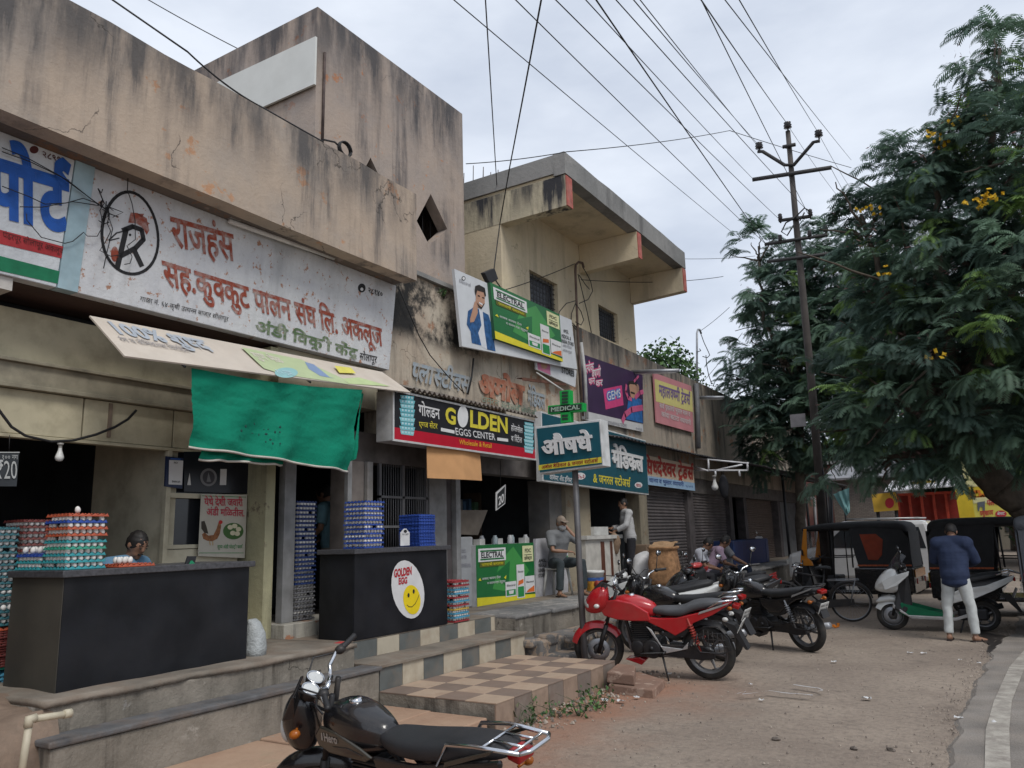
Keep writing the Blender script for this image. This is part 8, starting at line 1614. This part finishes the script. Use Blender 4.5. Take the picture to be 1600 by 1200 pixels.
    torso(b, 0.); body = remesh(b, .0115)
    for s_ in 'LR': h0, e0 = g('ha'+s_), g('el'+s_); hand(body, h0+(h0-e0).normalized()*.02, (h0-e0), J.get('palm'+s_, W1n*(1 if s_ == 'R' else -1)), J.get('curl', .5))
    body.build('body', sk, t)
    q = MB(); torso(q, .020 if coat is None else .045)
    if coat is None: q.ell(pel+V((0, 0, -.06)), (.125, .17, .10), 16, 10)
    else:
        for dz in (.04, 0, -.04, -.08, -.11): q.ell(pel+V((0, 0, dz)), (.150, .195, .07), 18, 8)
    gx = .018 if coat is None else .035
    for s_ in 'LR':
        s0, e0, h0 = g('sh'+s_), g('el'+s_), g('ha'+s_)
        if sleeve == 'half': q.tube([s0, s0.lerp(e0, .5), s0.lerp(e0, .78)], [.062+gx, .058+gx, .056+gx], 12)
        else: q.tube([s0, s0.lerp(e0, .5), e0, e0.lerp(h0, .5), e0.lerp(h0, .92)], [.060+gx, .052+gx, .045+gx, .040+gx, .034+gx], 12)
    q.tube([nk+V((0, 0, -.06)), nk+V((0, 0, -.01))], [.075+gx*.5, .066+gx*.3], 12)
    sm = remesh(q, .013, 5)
    sm.v = [v_+V((noise.noise(v_*7), noise.noise(v_*7+V((9, 0, 0))), noise.noise(v_*5)*.4))*.011 for v_ in sm.v]
    sm.build('jacket' if coat else 'shirt', sh, t)
    q = MB(); q.ell(pel+V((0, 0, -.01)), (.120, .165, .11), 16, 10)
    for s_ in 'LR': hp, k0, a0 = g('hip'+s_), g('kn'+s_), g('an'+s_); q.tube([hp, hp.lerp(k0, .5), k0, k0.lerp(a0, .5), k0.lerp(a0, .95)], [.098, .088, .070, .066, .060], 14)
    tm = remesh(q, .013, 4); tm.v = [v_+V((noise.noise(v_*9), noise.noise(v_*9+V((9, 0, 0))), 0))*.009 for v_ in tm.v]; tm.build('trousers', tr_, t)
    if full:
        for s_ in 'LR':
            a0 = g('an'+s_); td = V(J.get('toe'+s_, (1, 0, 0))).normalized(); q = MB(); ps = td.cross(V((0, 0, 1))).normalized(); z0 = a0.z-.085
            o_ = V((a0.x, a0.y, z0)); pts = [(-.085, -.032), (-.085, .032), (0, .036), (.10, .046), (.175, .030), (.195, 0), (.175, -.030), (.10, -.046), (0, -.036)]
            q.prism([o_+td*x+ps*y for x, y in pts], (0, 0, .02)); q.tube([o_+td*.06+ps*.045+V((0, 0, .02)), o_+td*.07+V((0, 0, .065)), o_+td*.06-ps*.045+V((0, 0, .02))], .012, 6); q.build('sandal', mat('sandal_%d' % int(shoes[0]*100), shoes, .7), t, bevel=.006)
    # hair cap
    q = MB(); vs = []; fs = []; nu, nv = 32, 16
    for j in range(nv+1):
        th = math.pi*j/nv*.70
        for k in range(nu):
            a = 2*math.pi*k/nu; fr = max(0, math.cos(a)); tt = th*(1-.42*fr**1.3); r = 1.03+.05*noise.noise(V((math.cos(a)*3, math.sin(a)*3, j*.7)))+.07*noise.noise(V((math.cos(a)*9, math.sin(a)*9, j*1.9)))
            p_ = V((.099*r*math.sin(tt)*math.cos(a)-.008, .078*r*math.sin(tt)*math.sin(a), .014+.110*r*math.cos(tt))); vs.append(HM @ p_)
    for j in range(nv):
        for k in range(nu): fs.append((j*nu+k, j*nu+(k+1) % nu, (j+1)*nu+(k+1) % nu, (j+1)*nu+k))
    q.smooth = True; q.add(vs, fs)
    o = q.build('cap' if cap else 'hair', mat('cap_cloth_%d' % int(cap[0]*100), cap, .8) if cap else hr, t); m_ = o.modifiers.new('s', 'SOLIDIFY'); m_.thickness = .008
    if cap: q = MB(); q.prism([HM @ V(p_) for p_ in ((.07, -.07, .055), (.16, -.05, .045), (.17, 0, .045), (.16, .05, .045), (.07, .07, .055))], hup*.01); q.build('cap_peak', MATS['cap_cloth_%d' % int(cap[0]*100)], t)
    q = MB()
    for s_ in (1, -1): q.ell((.092, s_*.032, .008), (.008, .013, .006), 8, 6, HM); q.tube([HM @ V((.090, s_*.014, .030)), HM @ V((.093, s_*.032, .035)), HM @ V((.082, s_*.050, .030))], .005, 5)
    if J.get('moustache'): q.tube([HM @ V((.086, -.026, -.052)), HM @ V((.101, 0, -.046)), HM @ V((.086, .026, -.052))], .007, 6)
    q.build('eyes', hr, t)
    if extra: extra(t, HM, g)
    t.location = loc; t.rotation_euler = (0, 0, math.radians(ang)); t.scale = (sc_,)*3; return t
def standing(lean=.02, arms=None, spread=.12, bend=.0, feet=(.0, .0)):
    J = dict(pelvis=(0, 0, .93), chest=(.02+lean, 0, 1.26), neck=(.03+lean*1.7+bend*.4, 0, 1.45), head=(.05+lean*2+bend, 0, 1.575-bend*.35), shL=(.01+lean, .185, 1.385), shR=(.01+lean, -.185, 1.385), hipL=(0, .09, .88), hipR=(0, -.09, .88), knL=(.02+feet[0]*.5, spread*.9, .48), knR=(.02+feet[1]*.5, -spread*.9, .48), anL=(feet[0], spread, .085), anR=(feet[1], -spread, .085))
    J.update(arms or {}); return J
def sitting(lean=.12, sit=.46, arms=None, knee=.17, foot=.44, bend=0., footz=.085):
    z = sit+.09; J = dict(pelvis=(0, 0, z), chest=(lean, 0, z+.33), neck=(lean*1.5, 0, z+.52), head=(lean*1.5+.03+bend, 0, z+.645-bend*.4), shL=(lean*1.1, .185, z+.455), shR=(lean*1.1, -.185, z+.455), hipL=(.02, .09, z-.01), hipR=(.02, -.09, z-.01), knL=(.44, knee, z+.0), knR=(.44, -knee, z+.0), anL=(foot, knee+.02, footz), anR=(foot, -knee-.02, footz)); J.update(arms or {}); return J
# man in the blue jacket with his back to us
fa_, fb_ = az(1489, 1000, 0), az(1522, 1004, 0); c_ = (fa_+fb_)/2
J = standing(.05, dict(elL=(.16, .27, 1.14), haL=(.36, .16, 1.10), elR=(.16, -.27, 1.14), haR=(.38, -.14, 1.08), look=(.8, 0, -.6), curl=.9, toeR=(.75, -.65, 0)), .17, .05)
person('man in dark blue jacket and pale trousers standing with his back to us', c_, 84, J, (.017, .028, .066), (.46, .48, .47), sleeve='long', coat=True, sc_=.985)
# egg seller at the left counter
h = ax(193, 862, -6.75); z = h.z
J = sitting(.10, .46, dict(elL=(.18, .27, .78), haL=(.36, .10, .74), elR=(.18, -.27, .78), haR=(.36, -.08, .74), look=(.9, -.1, -.45), moustache=True), bend=.03)
person('young man with dark hair sitting behind the left egg counter', (h.x-.06, h.y-.02, z-1.125), 14, J, (.10, .20, .30), (.04, .04, .05))
# man in the doorway of the egg centre
h = ax(519, 768, -7.25); J = standing(.02, dict(elL=(.04, .24, 1.13), haL=(.24, .18, 1.0), elR=(.04, -.24, 1.13), haR=(.24, -.18, 1.0)), .12, .02)
person('man in pale blue shirt turned away in the dark egg centre doorway', (h.x, h.y, h.z-1.60), 200, J, (.16, .30, .36), (.30, .26, .22)); 
# seated man with cloth mask at the medical shop
s0 = az(872, 930, F)
st = thing('plastic_stool', 'white plastic stool under the masked seated man', 'stool', V((s0.x, s0.y, F+.003))); wst = mat('stool_white', (.55, .54, .50), .45); q = MB(); b0 = V((s0.x, s0.y, F+.003))
q.box(b0.x-.16, b0.x+.16, b0.y-.16, b0.y+.16, b0.z+.42, b0.z+.45); q.build('seat', wst, st, bevel=.012)
for sx in (1, -1):
    for sy in (1, -1): q = MB(); q.tube([b0+V((sx*.13, sy*.13, .42)), b0+V((sx*.18, sy*.18, 0))], [.026, .02], 6); q.build('leg', wst, st)
def mask(t, HM, g):
    q = MB(); q.ell((.035, 0, -.055), (.080, .066, .062), 16, 10, HM); q.build('face_mask', mat('wrap_white', (.42, .42, .42), .9, bump=.4), t)
J = sitting(.10, .45, dict(elR=(.26, -.24, .74), haR=(.34, -.02, .72), elL=(.30, .27, .86), haL=(.14, .125, 1.13), look=(.95, .0, -.25), palmL=(0, -1, .2)), .22, .42)
person('seated man in grey shirt with white face cloth and tan cap on a stool', V((s0.x, s0.y, F)), -28, J, (.15, .155, .16), (.035, .045, .05), extra=mask, cap=(.24, .19, .15))
# customer standing at the medicine counter
h = az(985, 912, F)
def bag(t, HM, g):
    q = MB(); q.smooth = True; p_ = g('haL')+V((.04, .0, -.25)); q.ell(p_, (.10, .09, .22), 14, 10); q.v = [v_+V((noise.noise(v_*8)*.03, noise.noise(v_*9)*.03, 0)) for v_ in q.v]; q.tube([g('haL')+V((.03, .03, -.08)), g('haL')+V((.03, 0, .0)), g('haL')+V((.03, -.03, -.08))], .006, 5); q.build('cloth_bag', mat('bag_brown', (.22, .15, .10), .9, bump=.4), t)
J = standing(.03, dict(elL=(.12, .25, 1.14), haL=(.30, .16, 1.05), elR=(.10, -.25, 1.12), haR=(.34, -.12, 1.10), look=(.95, .2, -.15)), .10)
person('man in white shirt and black trousers standing at the medicine counter', V((h.x+.05, h.y, F)), 215, J, (.40, .40, .40), (.018, .018, .022), sleeve='long', extra=bag)
# group sitting on the plinth edge
def plinth_man(label, px, py, ang, shirt, tr_c, J, X_=-5.65, dz=0., **k):
    h = ax(px, py, X_); person(label, V((h.x, h.y, F+dz)), ang, J, shirt, tr_c, **k)
Js = sitting(.22, .02, dict(elL=(.36, .22, .30), haL=(.55, .08, .24), elR=(.36, -.22, .30), haR=(.55, -.06, .24), look=(.75, 0, -.65), curl=.8), .15, .50, .06, footz=-.50); Js['knL'] = (.46, .15, .10); Js['knR'] = (.46, -.15, .10)
q = MB()
plinth_man('man in white shirt sitting bent over on the plinth edge', 1078, 908, 10, (.42, .43, .47), (.03, .03, .035), Js, moustache=None) if False else plinth_man('man in white shirt sitting bent over on the plinth edge', 1078, 908, 10, (.42, .43, .47), (.03, .03, .035), Js, -5.55)
plinth_man('man in pink shirt sitting beside the bent white shirted man', 1106, 905, 30, (.42, .30, .38), (.04, .04, .05), Js, -5.6)
Jd = sitting(-.02, .02, dict(elL=(.16, .26, .34), haL=(.40, .20, .20), elR=(.16, -.26, .34), haR=(.40, -.18, .20), look=(.9, .3, -.1), curl=.7), .16, .52, 0., footz=-.50); Jd['knL'] = (.46, .16, .12); Jd['knR'] = (.46, -.16, .12)
plinth_man('dark haired man in grey shirt leaning back on the plinth by the blue cabinet', 1140, 908, 15, (.16, .16, .17), (.025, .035, .06), Jd, -5.6)
h = ax(1183, 834, -6.95); J = sitting(.05, .46, dict(elL=(.15, .26, .80), haL=(.34, .12, .75), elR=(.15, -.26, .80), haR=(.34, -.12, .75)), bend=.02); person('man in pale cap sitting behind the blue cabinet', (h.x, h.y, h.z-1.17), 150, J, (.34, .34, .35), (.05, .05, .06), cap=(.5, .5, .48))
# passenger in the second rickshaw
def sari(t, HM, g):
    q = MB(); q.smooth = True; ch = g('chest'); q.tube([g('shL')+V((-.05, 0, .06)), ch+V((.13, 0, .05)), g('pelvis')+V((.15, -.12, .05))], [.05, .09, .07], 10); q.ell(g('pelvis')+V((.22, 0, -.02)), (.26, .22, .12), 14, 10); q.build('sari', mat('sari_floral', (.18, .10, .08), .8, var=.9, scale=14), t)
P_ = rb_.location; a_ = rb_.rotation_euler.z; o_ = Matrix.Rotation(a_, 3, 'Z') @ V((-.16, .28, .12)); o2 = Matrix.Rotation(a_, 3, 'Z') @ V((-.16, -.24, .12))
J = sitting(.05, .52, dict(elL=(.16, .24, .84), haL=(.36, .10, .80), elR=(.16, -.24, .84), haR=(.36, -.10, .80)), .14, .40, footz=.28)
person('woman in red blouse and floral sari seated in the second auto rickshaw', V((P_.x+o_.x, P_.y+o_.y, .0)), math.degrees(a_), J, (.35, .03, .05), (.16, .12, .12), extra=sari, full=False)
